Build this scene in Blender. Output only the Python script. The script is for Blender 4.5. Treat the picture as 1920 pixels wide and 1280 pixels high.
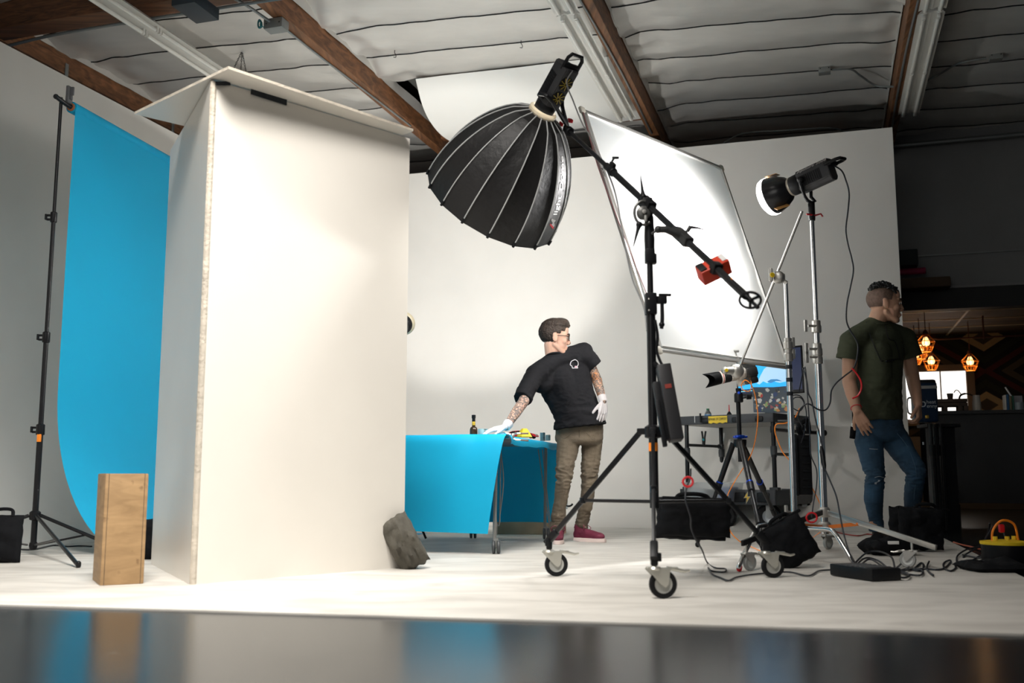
import bpy, bmesh, math, random
from mathutils import Vector, Matrix, noise
random.seed(7)
for _o in list(bpy.data.objects): bpy.data.objects.remove(_o)
C = bpy.context.scene.collection
S = bpy.context.scene
V = Vector
# ------------------------------------------------------------------ camera
FPX = 1867.0; CAMH = 0.51; TH = math.atan(250/1867.0)
cd = bpy.data.cameras.new('camera'); cam = bpy.data.objects.new('camera', cd); C.objects.link(cam)
cd.sensor_width = 36.0; cd.lens = FPX*36.0/1920.0
cam.location = (0, 0, CAMH); cam.rotation_euler = (math.pi/2+TH, 0, 0)
cd.dof.use_dof = True; cd.dof.focus_distance = 7.4; cd.dof.aperture_fstop = 2.2
cd.clip_end = 100
S.camera = cam
# ------------------------------------------------------------------ world, exposure
w = bpy.data.worlds.new('world'); S.world = w; w.use_nodes = True
w.node_tree.nodes['Background'].inputs[0].default_value = (0.80, 0.9, 1.0, 1)
w.node_tree.nodes['Background'].inputs[1].default_value = 0.05
S.view_settings.view_transform = 'Standard'; S.view_settings.look = 'None'
S.view_settings.gamma = 1.0; S.view_settings.use_curve_mapping = False
S.view_settings.exposure = -0.08

def aim(o, target):
    d = V(target)-V(o.location); o.rotation_euler = d.to_track_quat('-Z', 'Y').to_euler()
def area(name, loc, target, sx, sy, e, col=(1, 1, 1), spread=180):
    l = bpy.data.lights.new(name, 'AREA'); l.shape = 'RECTANGLE'; l.size = sx; l.size_y = sy
    l.energy = e; l.color = col; l.spread = math.radians(spread)
    o = bpy.data.objects.new(name, l); C.objects.link(o); o.location = loc; aim(o, target); return o
def spot(name, loc, target, e, ang, blend=.3, rad=.05, col=(1, 1, 1)):
    l = bpy.data.lights.new(name, 'SPOT'); l.energy = e; l.spot_size = math.radians(ang); l.spot_blend = blend
    l.shadow_soft_size = rad; l.color = col
    o = bpy.data.objects.new(name, l); C.objects.link(o); o.location = loc; aim(o, target); return o
# unseen area lights added to brighten the set
area('front_fill', (-4.0, -5.0, 2.6), (-1.2, 5.0, 0.6), 4.5, 4.0, 125, (1.0, .97, .92))  # added frontal fill from far behind the camera, no opening there
area('overhead_fill', (-1.0, 2.7, 4.5), (-1.7, 4.7, 0.3), 1.6, 2.0, 172, (1.0, .955, .90), 98)  # added soft light below the ceiling, aimed at the v-flat and floor
# ------------------------------------------------------------------ measuring helpers (real depth Y in metres)
_c, _s = math.cos(TH), math.sin(TH)
def ray(u, v):
    a = (u-960)/FPX; b = (640-v)/FPX
    return V((a, _c-b*_s, _s+b*_c))
def at(u, v, Y):
    r = ray(u, v); return V((0, 0, CAMH))+r*(Y/r.y)
def az(u, v, z=0.0):
    r = ray(u, v); return V((0, 0, CAMH))+r*((z-CAMH)/r.z)
RA = V((.9544, -.2986, 0)); RB = V((.2986, .9544, 0))     # the room's axes: across and along
ROOM = math.atan2(-.2986, .9544)
def R(a, b, z=0.0): return RA*a+RB*b+V((0, 0, z))
# ------------------------------------------------------------------ materials
_mats = {}
def mat(name, col, rough=.5, metal=0, bump=0, bscale=40, var=0, vscale=6, emit=None, es=0, alpha=1, trans=0, spec=.5, sheen=0, vdet=4, stretch=None, ior=1.45, coat=0):
    if name in _mats: return _mats[name]
    m = bpy.data.materials.new(name); m.use_nodes = True; nt = m.node_tree; n = nt.nodes; L = nt.links
    p = n['Principled BSDF']
    if len(col) == 3: col = (*col, 1)
    p.inputs['Base Color'].default_value = col
    p.inputs['Roughness'].default_value = rough; p.inputs['Metallic'].default_value = metal
    p.inputs['Specular IOR Level'].default_value = spec
    p.inputs['Alpha'].default_value = alpha; p.inputs['Transmission Weight'].default_value = trans
    p.inputs['IOR'].default_value = ior; p.inputs['Sheen Weight'].default_value = sheen
    p.inputs['Coat Weight'].default_value = coat
    if emit:
        p.inputs['Emission Color'].default_value = (*emit, 1); p.inputs['Emission Strength'].default_value = es
    tc = n.new('ShaderNodeTexCoord')
    src = tc.outputs['Object']
    if stretch:
        mp = n.new('ShaderNodeMapping'); mp.inputs['Scale'].default_value = stretch; L.new(src, mp.inputs[0]); src = mp.outputs[0]
    if var:
        t = n.new('ShaderNodeTexNoise'); t.inputs['Scale'].default_value = vscale; t.inputs['Detail'].default_value = vdet
        L.new(src, t.inputs['Vector'])
        r = n.new('ShaderNodeValToRGB'); r.color_ramp.elements[0].position = .3; r.color_ramp.elements[1].position = .7
        r.color_ramp.elements[0].color = tuple(max(0, x*(1-var)) for x in col[:3])+(1,)
        r.color_ramp.elements[1].color = tuple(min(1, x*(1+var*.6)) for x in col[:3])+(1,)
        L.new(t.outputs['Fac'], r.inputs[0]); L.new(r.outputs[0], p.inputs['Base Color'])
    if bump:
        t = n.new('ShaderNodeTexNoise'); t.inputs['Scale'].default_value = bscale; t.inputs['Detail'].default_value = 5
        L.new(src, t.inputs['Vector'])
        b = n.new('ShaderNodeBump'); b.inputs['Strength'].default_value = bump; b.inputs['Distance'].default_value = .01
        L.new(t.outputs['Fac'], b.inputs['Height']); L.new(b.outputs[0], p.inputs['Normal'])
    _mats[name] = m; return m
def wood(name, c1, c2, stretch, scale=3, rough=.55, knots=False):
    if name in _mats: return _mats[name]
    m = bpy.data.materials.new(name); m.use_nodes = True; nt = m.node_tree; n = nt.nodes; L = nt.links; p = n['Principled BSDF']
    tc = n.new('ShaderNodeTexCoord'); mp = n.new('ShaderNodeMapping'); mp.inputs['Scale'].default_value = stretch
    if not name.startswith('plywood'): mp.inputs['Rotation'].default_value = (0, 0, -ROOM)
    t = n.new('ShaderNodeTexNoise'); t.inputs['Scale'].default_value = scale; t.inputs['Detail'].default_value = 8; t.inputs['Distortion'].default_value = 1.2
    r = n.new('ShaderNodeValToRGB'); e = r.color_ramp.elements
    e[0].position = .32; e[0].color = (*c2, 1); e[1].position = .68; e[1].color = (*c1, 1)
    L.new(tc.outputs['Object'], mp.inputs[0]); L.new(mp.outputs[0], t.inputs['Vector']); L.new(t.outputs['Fac'], r.inputs[0])
    out = r.outputs[0]
    if knots:
        v = n.new('ShaderNodeTexNoise'); v.inputs['Scale'].default_value = 14; v.inputs['Detail'].default_value = 6
        L.new(tc.outputs['Object'], v.inputs['Vector'])
        r2 = n.new('ShaderNodeValToRGB'); r2.color_ramp.elements[0].position = .64; r2.color_ramp.elements[0].color = (1, 1, 1, 1)
        r2.color_ramp.elements[1].position = .74; r2.color_ramp.elements[1].color = (.28, .22, .18, 1)
        L.new(v.outputs['Fac'], r2.inputs[0])
        mx = n.new('ShaderNodeMixRGB'); mx.blend_type = 'MULTIPLY'; mx.inputs[0].default_value = .8
        L.new(out, mx.inputs[1]); L.new(r2.outputs[0], mx.inputs[2]); out = mx.outputs[0]
    L.new(out, p.inputs['Base Color']); p.inputs['Roughness'].default_value = rough
    b = n.new('ShaderNodeBump'); b.inputs['Strength'].default_value = .25; L.new(t.outputs['Fac'], b.inputs['Height']); L.new(b.outputs[0], p.inputs['Normal'])
    _mats[name] = m; return m
K = dict(
 cyc=mat('white_painted_cyclorama', (.76, .735, .69), .62, var=.05, vscale=1.3, bump=.05, bscale=30),
 dark=mat('matte_black', (.006, .0065, .008), .45, bump=.05, spec=.3),
 blackmet=mat('black_painted_metal', (.007, .0075, .009), .34, spec=.35),
 rubber=mat('black_rubber', (.008, .008, .009), .6, spec=.25),
 chrome=mat('chrome_steel', (.72, .72, .72), .16, metal=1),
 dullsteel=mat('dull_cast_steel', (.52, .51, .48), .38, metal=.8),
 zinc=mat('zinc_plated_fork', (.62, .61, .55), .35, metal=.75),
 bagc=mat('black_bag_cloth', (.006, .0065, .008), .8, bump=.5, bscale=25, spec=.15),
 blue=mat('blue_seamless_paper', (.003, .38, .64), .6, var=.04, vscale=1.2, bump=.03, bscale=15, spec=.3),
 foam=mat('white_foam_board', (.80, .765, .70), .30, var=.03, vscale=2),
 foame=mat('worn_foam_edge', (.60, .54, .45), .8, var=.22, vscale=12, bump=.6, bscale=60),
 tape=mat('black_gaffer_tape', (.012, .016, .022), .5, bump=.3, bscale=90),
 red=mat('red_plastic', (.62, .012, .02), .35), orange=mat('orange_plastic', (.95, .27, .02), .4),
 yellow=mat('yellow_plastic', (.85, .60, .02), .4), white=mat('white_plastic', (.8, .8, .78), .35),
 grayp=mat('gray_plastic', (.12, .125, .13), .5), galv=mat('galvanized_conduit', (.25, .27, .27), .4, metal=.7),
 bluep=mat('blue_anodised', (.01, .06, .5), .3, metal=.6),
 cable=mat('black_cable', (.012, .015, .022), .45), conc=None)
# ------------------------------------------------------------------ mesh helpers
def nb(): return bmesh.new()
def rotm(rx=0, ry=0, rz=0):
    return (Matrix.Rotation(rz, 4, 'Z') @ Matrix.Rotation(ry, 4, 'Y') @ Matrix.Rotation(rx, 4, 'X'))
def frame(o, x, y, z):
    m = Matrix.Identity(4)
    for i, a in enumerate((x, y, z)):
        for j in range(3): m[j][i] = a[j]
    for j in range(3): m[j][3] = o[j]
    return m
def axisf(p, d, up=V((0, 0, 1))):            # frame whose Z is d
    z = V(d).normalized()
    if abs(z.dot(up)) > .99: up = V((0, 1, 0))
    x = up.cross(z).normalized(); y = z.cross(x)
    return frame(p, x, y, z)
def bx(bm, M, size, bev=0, mi=0, off=(0, 0, 0), seg=2):
    if not isinstance(M, Matrix): M = Matrix.Translation(V(M))
    t = bmesh.new(); bmesh.ops.create_cube(t, size=1)
    bmesh.ops.scale(t, vec=V(size), verts=t.verts)
    if bev: bmesh.ops.bevel(t, geom=t.edges[:], offset=bev, segments=seg, affect='EDGES', profile=.6)
    bmesh.ops.translate(t, vec=V(off), verts=t.verts)
    bmesh.ops.transform(t, matrix=M, verts=t.verts)
    join(bm, t, mi)
def join(bm, t, mi=0):
    mp = {}
    for v in t.verts: mp[v] = bm.verts.new(v.co)
    for f in t.faces:
        try:
            g = bm.faces.new([mp[v] for v in f.verts]); g.material_index = mi if mi is not None else f.material_index
        except ValueError: pass
    t.free()
def cr(pts, n=6):                               # Catmull-Rom
    pts = [V(p) for p in pts]; P = [pts[0]*2-pts[1]]+pts+[pts[-1]*2-pts[-2]]; out = []
    for i in range(1, len(P)-2):
        a, b, c, d = P[i-1:i+3]
        for k in range(n):
            t = k/n
            out.append(.5*((2*b)+(c-a)*t+(2*a-5*b+4*c-d)*t*t+(3*b-a-3*c+d)*t**3))
    out.append(pts[-1]); return out
def tube(bm, pts, r, seg=10, mi=0, closed=False):
    pts = [V(p) for p in pts]; n = len(pts)
    rr = r if isinstance(r, (list, tuple)) else [r]*n
    rings = []; t0 = (pts[1]-pts[0]).normalized()
    up = V((0, 0, 1)) if abs(t0.z) < .9 else V((1, 0, 0))
    x = up.cross(t0).normalized()
    for i, p in enumerate(pts):
        if closed: t = (pts[(i+1) % n]-pts[i-1])
        elif i == 0: t = pts[1]-pts[0]
        elif i == n-1: t = pts[-1]-pts[-2]
        else: t = (pts[i+1]-pts[i]).normalized()+(pts[i]-pts[i-1]).normalized()
        if t.length < 1e-9: t = t0
        t = t.normalized(); x = (x-t*x.dot(t))
        if x.length < 1e-6: x = t.orthogonal()
        x.normalize(); y = t.cross(x); t0 = t
        rings.append([bm.verts.new(p+(x*math.cos(2*math.pi*k/seg)+y*math.sin(2*math.pi*k/seg))*rr[i]) for k in range(seg)])
    m = n if closed else n-1
    for i in range(m):
        A, B = rings[i], rings[(i+1) % n]
        for k in range(seg):
            f = bm.faces.new((A[k], A[(k+1) % seg], B[(k+1) % seg], B[k])); f.material_index = mi
    if not closed:
        f = bm.faces.new(rings[0][::-1]); f.material_index = mi; f = bm.faces.new(rings[-1]); f.material_index = mi
def lathe(bm, prof, M=Matrix.Identity(4), seg=24, mi=0, sx=1, sy=1, cap=True):
    if not isinstance(M, Matrix): M = Matrix.Translation(V(M))
    rings = []
    for r, z in prof:
        if r < 1e-6: rings.append([bm.verts.new(M @ V((0, 0, z)))])
        else: rings.append([bm.verts.new(M @ V((r*sx*math.cos(2*math.pi*k/seg), r*sy*math.sin(2*math.pi*k/seg), z))) for k in range(seg)])
    for A, B in zip(rings, rings[1:]):
        for k in range(seg):
            a = A if len(A) == 1 else (A[k], A[(k+1) % seg]); b = B if len(B) == 1 else (B[(k+1) % seg], B[k])
            vs = list(a)+list(b)
            if len(vs) > 2:
                f = bm.faces.new(vs); f.material_index = mi
    if cap:
        if len(rings[0]) > 1: bm.faces.new(rings[0][::-1]).material_index = mi
        if len(rings[-1]) > 1: bm.faces.new(rings[-1]).material_index = mi
def ball(bm, c, r, M=None, mi=0, u=20, v=12):
    if not isinstance(r, (tuple, list)): r = (r, r, r)
    t = bmesh.new(); bmesh.ops.create_uvsphere(t, u_segments=u, v_segments=v, radius=1)
    bmesh.ops.scale(t, vec=V(r), verts=t.verts)
    if M is not None: bmesh.ops.transform(t, matrix=M.to_3x3().to_4x4(), verts=t.verts)
    bmesh.ops.translate(t, vec=V(c), verts=t.verts); join(bm, t, mi)
def cap(bm, p, q, r1, r2=None, seg=16):
    r2 = r1 if r2 is None else r2
    tube(bm, [p, q], [r1, r2], seg); ball(bm, p, r1, u=seg, v=8); ball(bm, q, r2, u=seg, v=8)
def chain(bm, pts, rs, seg=16):
    for i in range(len(pts)-1): cap(bm, pts[i], pts[i+1], rs[i], rs[i+1], seg)
def grid(bm, fn, nu, nv, mi=0):
    g = [[bm.verts.new(fn(i/nu, j/nv)) for j in range(nv+1)] for i in range(nu+1)]
    for i in range(nu):
        for j in range(nv):
            f = bm.faces.new((g[i][j], g[i+1][j], g[i+1][j+1], g[i][j+1])); f.material_index = mi
    return g
def poly(bm, pts, th, M=Matrix.Identity(4), mi=0):          # extruded outline in local XY
    a = [bm.verts.new(M @ V((x, y, -th/2))) for x, y in pts]; b = [bm.verts.new(M @ V((x, y, th/2))) for x, y in pts]
    n = len(pts)
    bm.faces.new(a[::-1]).material_index = mi; bm.faces.new(b).material_index = mi
    for i in range(n): bm.faces.new((a[i], a[(i+1) % n], b[(i+1) % n], b[i])).material_index = mi
def pillow(bm, M, sx, sy, sz, n=14, wob=.15, seed=0, p=2.6, flat=0):
    def fn(sgn):
        def f(i, j):
            u = 2*i-1; v = 2*j-1
            h = max(0, 1-abs(u)**p)**.55*max(0, 1-abs(v)**p)**.55
            h *= 1+wob*2*noise.noise(V((u*1.6+seed, v*1.6, seed*1.3+sgn)))+wob*noise.noise(V((u*5+seed, v*5, sgn)))
            z = sgn*sz*h*(1-flat if sgn < 0 else 1)
            e = 1+wob*.25*noise.noise(V((u*3, v*3, seed)))
            return M @ V((sx*u*e, sy*v*e, z+wob*.3*sz*noise.noise(V((u*2, v*2, seed+9)))))
        return f
    grid(bm, fn(1), n, n); grid(bm, fn(-1), n, n)
    bmesh.ops.remove_doubles(bm, verts=bm.verts, dist=1e-5)
_org = {}
def obj(name, bm, m, parent=None, smooth=True, kind=None, label=None, angle=38, mods=None):
    me = bpy.data.meshes.new(name)
    bmesh.ops.recalc_face_normals(bm, faces=bm.faces)
    o0 = _org.get(parent.name, V((0, 0, 0))) if parent else V((0, 0, 0))
    if o0.length: bmesh.ops.translate(bm, vec=-o0, verts=bm.verts)
    bm.to_mesh(me); bm.free()
    for x in (m if isinstance(m, (list, tuple)) else [m]): me.materials.append(x)
    if smooth:
        me.shade_smooth(); me.set_sharp_from_angle(angle=math.radians(angle))
    o = bpy.data.objects.new(name, me); C.objects.link(o)
    if parent: o.parent = parent; _org[o.name] = o0
    if kind: o['kind'] = kind
    if label: o['label'] = label
    return o
def thing(name, label, cat, loc=(0, 0, 0), group=None):
    o = bpy.data.objects.new(name, None); C.objects.link(o); o.empty_display_size = .1
    o.location = loc; _org[o.name] = V(loc); o['label'] = label; o['category'] = cat
    if group: o['group'] = group
    return o
def tag(o, label, cat, group=None):
    o['label'] = label; o['category'] = cat
    if group: o['group'] = group
    return o
def struct(name, bm, m, parent=None, smooth=False, **k):
    return obj(name, bm, m, parent, smooth, kind=None if parent else 'structure', **k)
def solid(bm, m, th=.004):                     # gives a sheet its thickness
    geo = bmesh.ops.solidify(bm, geom=bm.faces[:], thickness=th)
def remesh(bm, voxel, sm=3, fac=.5):            # union of overlapping lumps into one continuous skin
    me = bpy.data.meshes.new('tmp'); bmesh.ops.recalc_face_normals(bm, faces=bm.faces); bm.to_mesh(me); bm.free()
    o = bpy.data.objects.new('tmp', me); C.objects.link(o)
    r = o.modifiers.new('r', 'REMESH'); r.mode = 'VOXEL'; r.voxel_size = voxel; r.adaptivity = 0
    s = o.modifiers.new('s', 'SMOOTH'); s.iterations = sm; s.factor = fac
    dg = bpy.context.evaluated_depsgraph_get(); dg.update()
    e = o.evaluated_get(dg); m2 = bpy.data.meshes.new_from_object(e)
    b = bmesh.new(); b.from_mesh(m2)
    bpy.data.objects.remove(o); bpy.data.meshes.remove(m2); bpy.data.meshes.remove(me)
    return b
def textbm(s, size, ext=.0008, align='CENTER', shear=0):
    cu = bpy.data.curves.new('t', 'FONT'); cu.body = s; cu.size = size; cu.extrude = ext; cu.align_x = align; cu.align_y = 'CENTER'; cu.resolution_u = 3; cu.shear = shear
    o = bpy.data.objects.new('t', cu); C.objects.link(o)
    dg = bpy.context.evaluated_depsgraph_get(); dg.update()
    m2 = bpy.data.meshes.new_from_object(o.evaluated_get(dg)); b = bmesh.new(); b.from_mesh(m2)
    bpy.data.objects.remove(o); bpy.data.curves.remove(cu); bpy.data.meshes.remove(m2)
    return b
def cable(name, pts, r, m, label, cat='cable', n=7, parent=None):
    b = nb(); tube(b, cr(pts, n), r, 8); o = obj(name, b, m, parent)
    if not parent: tag(o, label, cat)
    return o
# ================================================================== THE SETTING
m = bpy.data.materials.new('dark_sealed_concrete'); m.use_nodes = True; nt = m.node_tree; n = nt.nodes; L = nt.links; p = n['Principled BSDF']
tc = n.new('ShaderNodeTexCoord'); t1 = n.new('ShaderNodeTexNoise'); t1.inputs['Scale'].default_value = 1.6; t1.inputs['Detail'].default_value = 6; t1.inputs['Distortion'].default_value = .8
L.new(tc.outputs['Object'], t1.inputs['Vector']); r1 = n.new('ShaderNodeValToRGB')
r1.color_ramp.elements[0].position = .35; r1.color_ramp.elements[0].color = (.010, .012, .015, 1); r1.color_ramp.elements[1].position = .68; r1.color_ramp.elements[1].color = (.022, .024, .026, 1)
t2 = n.new('ShaderNodeTexVoronoi'); t2.inputs['Scale'].default_value = 7; L.new(tc.outputs['Object'], t2.inputs['Vector'])
r2 = n.new('ShaderNodeValToRGB'); r2.color_ramp.elements[0].position = .06; r2.color_ramp.elements[0].color = (.22, .22, .21, 1); r2.color_ramp.elements[1].position = .10; r2.color_ramp.elements[1].color = (0, 0, 0, 1)
mx = n.new('ShaderNodeMixRGB'); mx.blend_type = 'ADD'; mx.inputs[0].default_value = .35
L.new(t1.outputs['Fac'], r1.inputs[0]); L.new(t2.outputs['Distance'], r2.inputs[0]); L.new(r1.outputs[0], mx.inputs[1]); L.new(r2.outputs[0], mx.inputs[2]); L.new(mx.outputs[0], p.inputs['Base Color'])
p.inputs['Roughness'].default_value = .21; p.inputs['Specular IOR Level'].default_value = .32
bp = n.new('ShaderNodeBump'); bp.inputs['Strength'].default_value = .06; L.new(t1.outputs['Fac'], bp.inputs['Height']); L.new(bp.outputs[0], p.inputs['Normal'])
K['conc'] = m
b = nb(); vs = [b.verts.new(R(*q)) for q in ((-9, -6), (9, -6), (9, 18), (-9, 18))]; b.faces.new(vs)
struct('floor', b, K['conc'])

# scuffed white floor paint
fm = mat('scuffed_white_floor_paint', (.70, .68, .635), .6, bump=.05)
nt = fm.node_tree; n = nt.nodes; L = nt.links; p = n['Principled BSDF']; tc = n.new('ShaderNodeTexCoord')
mp = n.new('ShaderNodeMapping'); mp.inputs['Scale'].default_value = (1.0, 2.6, 1)
t1 = n.new('ShaderNodeTexNoise'); t1.inputs['Scale'].default_value = 2.2; t1.inputs['Detail'].default_value = 7; t1.inputs['Distortion'].default_value = .6
r1 = n.new('ShaderNodeValToRGB'); r1.color_ramp.elements[0].position = .34; r1.color_ramp.elements[0].color = (.55, .525, .48, 1); r1.color_ramp.elements[1].position = .60; r1.color_ramp.elements[1].color = (.70, .675, .625, 1)
L.new(tc.outputs['Object'], mp.inputs[0]); L.new(mp.outputs[0], t1.inputs['Vector']); L.new(t1.outputs['Fac'], r1.inputs[0]); L.new(r1.outputs[0], p.inputs['Base Color'])
AL, BK, AR, HW, RC = -6.45, 10.72, .80, 4.1, 1.15
# painted floor slab, 8 mm proud of the concrete
P0 = az(0, 1137); P1 = az(1920, 1193); dl = (P0-P1).normalized()
pl = P1+dl*9; pr = P1-dl*.02
aR = R(.92, 3.62); 
b = nb(); pts = [pl, P1-dl*.0+V((0, 0, 0)), R(.90, 5.3), R(.86, BK-.3), R(AL+RC, BK-.3), R(AL+.3, 3)]
pts = [pl, P1, R(.92, 5.0), R(.86, BK-.2), R(AL-.9, BK-.2)]
pl = pts[0] = P1+dl*8.2
lo = [b.verts.new(V((q.x, q.y, .0005))) for q in pts]; hi = [b.verts.new(V((q.x, q.y, .008))) for q in pts]
b.faces.new(hi)
for i in range(len(pts)): b.faces.new((lo[i], lo[(i+1) % len(pts)], hi[(i+1) % len(pts)], hi[i]))
struct('floor_white', b, fm)
FZ = .008
# curved cyclorama wall: profile swept along a plan path with a rounded corner
prof = [(0, FZ+.001)]
for k in range(1, 15):
    a = k/14*math.pi/2; prof.append((RC*math.sin(a), RC*(1-math.cos(a))+FZ+.001))
prof += [(RC, z) for z in (1.6, 2.2, 3, 3.6, HW)]+[(RC+.13, HW), (RC+.13, 0)]
def cycpath():
    out = []                                    # (point, outward normal) ; profile origin lies RC inside the wall plane
    for bb in [ -1+ i*.8 for i in range(13)]: out.append((R(AL+RC, bb), -RA))
    rc = .55; cx, cy = AL+RC+rc, BK-RC-rc
    for k in range(0, 13):
        a = k/12*math.pi/2; nrm = -RA*math.cos(a)+RB*math.sin(a); out.append((R(cx, cy)+nrm*rc, nrm))
    for aa in [cx+(AR-cx)*i/10 for i in range(1, 11)]: out.append((R(aa, BK-RC), RB))
    return out
cp = cycpath()
cp = [q for q in cp if True]
def sweep(seq, capend=False):
    b = nb(); g = [[b.verts.new(p+nn*r+V((0, 0, z))) for r, z in prof] for p, nn in seq]
    for A, B in zip(g, g[1:]):
        for i in range(len(prof)-1): b.faces.new((A[i], B[i], B[i+1], A[i+1]))
    if capend: b.faces.new([v for v in g[-1]])
    return b
i0 = 13
struct('wall_left', sweep(cp[:i0]), K['cyc'], smooth=True)
struct('wall_back', sweep(cp[i0-1:], True), K['cyc'], smooth=True)

# ---- ceiling: silver insulation between timber purlins
foil = mat('silver_insulation_foil', (.68, .66, .62), .36, metal=.35, bump=.35, bscale=3.5, var=.06, vscale=2, stretch=(1.2, 3, 1))
beamm = wood('brown_timber', (.26, .11, .042), (.09, .035, .013), (6, .5, 6), 3, .6)
beamx = wood('brown_timber_cross', (.30, .12, .045), (.08, .03, .012), (.5, 6, 6), 3, .6)
glul = wood('dark_glulam', (.17, .068, .026), (.05, .02, .009), (.35, 5, 9), 3, .6)
ZC = 4.74
bays = [(-9.7, -7.16), (-7.05, -4.44), (-4.33, -1.82), (-1.71, .83), (.94, 3.5), (3.61, 6.2), (6.31, 8.9)]
seam0 = {1: 8.12, 2: 8.26, 3: 9.18}
b = nb(); bs = nb(); sk = nb()
for bi, (a0, a1) in enumerate(bays):
    s0 = seam0.get(bi, 8.4+.13*bi)
    seams = [s0+.655*k for k in range(-9, 12)]
    tilt = .105
    for s, s2 in zip(seams, seams[1:]):
        if bi == 2 and 9.45 < (s+s2)/2 < 10.95: continue      # skylight opening
        sd = bi*7.3+s*3.1
        def fn(i, j, a0=a0, a1=a1, s=s, s2=s2, sd=sd):
            a = a0+(a1-a0)*i; bb = s+(s2-s)*j+tilt*(a-(a0+a1)/2)*.8
            e = min(i, 1-i); w_ = math.exp(-e*8)
            sag = -.028*math.sin(math.pi*j)*(1-.3*w_)
            z = ZC+sag+.012*noise.noise(V((a*1.3, bb*1.7, 1)))
            z += w_*(.09*noise.noise(V((a*4, bb*4, 3.3)))+(.035*noise.noise(V((a*9, bb*7, sd)))-.02)*math.sin(j*math.pi)-.01)
            z += .007*noise.noise(V((a*6, bb*9, 2)))
            return R(a, bb, z)
        grid(b, fn, 34, 10)
        c0 = R(a0, s+tilt*(a0-a1)*.4, ZC-.004); c1 = R(a1, s+tilt*(a1-a0)*.4, ZC-.004)
        tube(bs, [fn(q/30, 0)+V((0, 0, -.004)) for q in range(31)], .0065, 5)
    for sgn, ae in ((1, a0), (-1, a1)):                        # foil skirt stapled to the purlin's side
        def fs(i, j, sgn=sgn, ae=ae):
            bb = s0-5.9+13*i
            return R(ae+sgn*(.012+.02*j*(.5+noise.noise(V((bb*3, ae, j))))), bb, ZC+.02-.11*(1-j)+.012*noise.noise(V((bb*4, ae, 5)))*(1-j))
        grid(sk, fs, 120, 2)
struct('ceiling', b, foil, smooth=True, angle=60)
struct('trim_1', bs, K['dark'], smooth=True)
struct('trim_2', sk, foil, smooth=True, angle=60)
b = nb(); vs = [b.verts.new(R(*q, 5.1)) for q in ((-11, -6), (11, -6), (11, 20), (-11, 20))]; b.faces.new(vs)
struct('ceiling_roof_deck', b, mat('roof_deck', (.05, .045, .04), .8))
n_ = 3
for (a0, a1) in [(-7.16, -7.05), (-4.44, -4.33), (-1.82, -1.71), (.83, .94), (3.5, 3.61), (6.2, 6.31)]:
    b = nb(); M = frame(R((a0+a1)/2, 10, 0), RA, RB, V((0, 0, 1)))
    bx(b, M, (a1-a0, 14, .30), .004, off=(0, -.2+ (3.4-10)*0, 4.60))
    struct('trim_%d' % n_, b, beamm); n_ += 1
# glulam beam across the shop, and the headers round the skylight
b = nb(); bx(b, frame(R(0, 6.72), RA, RB, V((0, 0, 1))), (22, .22, .62), .006, off=(0, .08, 4.77)); struct('trim_%d' % n_, b, glul); n_ += 1
b = nb(); bx(b, frame(R(-3.08, 10.98), RA, RB, V((0, 0, 1))), (2.51, .1, .20), .004, off=(0, 0, 4.68)); struct('trim_%d' % n_, b, beamx); n_ += 1
b = nb(); bx(b, frame(R(-4.12, 10.22), RA, RB, V((0, 0, 1))), (.42, 1.5, .02), .0, off=(0, 0, 4.93)); struct('trim_%d' % n_, b, mat('skylight_liner', (.10, .10, .09), .8)); n_ += 1
b = nb()
bx(b, frame(R(-5.6, 12.6), RA, RB, V((0, 0, 1))), (12, .14, .45), .004, off=(0, .1, 4.44)); struct('trim_%d' % n_, b, glul); n_ += 1
# ---- right: dark kitchen block behind the set
KB = 12.9
gw = mat('grey_painted_wall', (.20, .205, .205), .7, var=.05, vscale=2); bw = mat('flat_black_paint', (.006, .006, .007), .6)
b = nb(); M = frame(R(0, KB), RA, RB, V((0, 0, 1)))
z1 = at(1800, 545, 12.0).z; z0 = at(1800, 583, 12.0).z
bx(b, M, (10, .12, 5.1-z1), off=(5.6-.5, .06, (5.1+z1)/2)); struct('wall_right_upper', b, gw)
b = nb(); bx(b, M, (10, .18, z1-z0), off=(5.1, .05, (z1+z0)/2)); struct('trim_%d' % n_, b, bw); n_ += 1
b = nb(); bx(b, M, (1.1, .16, z0), off=(.1+.02, .06, z0/2)); struct('wall_right_jamb', b, bw)
b = nb(); bx(b, M, (10, .05, .03), .004, off=(5.1, -.03, z1+.012)); struct('trim_%d' % n_, b, mat('ledge', (.22, .22, .22), .6)); n_ += 1
b = nb(); tube(b, [R(.4, KB-.12, 4.55), R(7, KB-.12, 4.55)], .03, 8); bx(b, M, (10, .03, .012), off=(5.1, -.01, z1+.42)); struct('trim_%d' % n_, b, K['galv']); n_ += 1
b = nb(); bx(b, frame(R(0, 12.6), RA, RB, V((0, 0, 1))), (20, .1, .5), off=(-9.6, .1, 4.7)); bx(b, frame(R(0, 13.2), RA, RB, V((0, 0, 1))), (10, .1, 5.1), off=(-4.8, 0, 2.55)); struct('wall_back_shop', b, gw)
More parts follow.
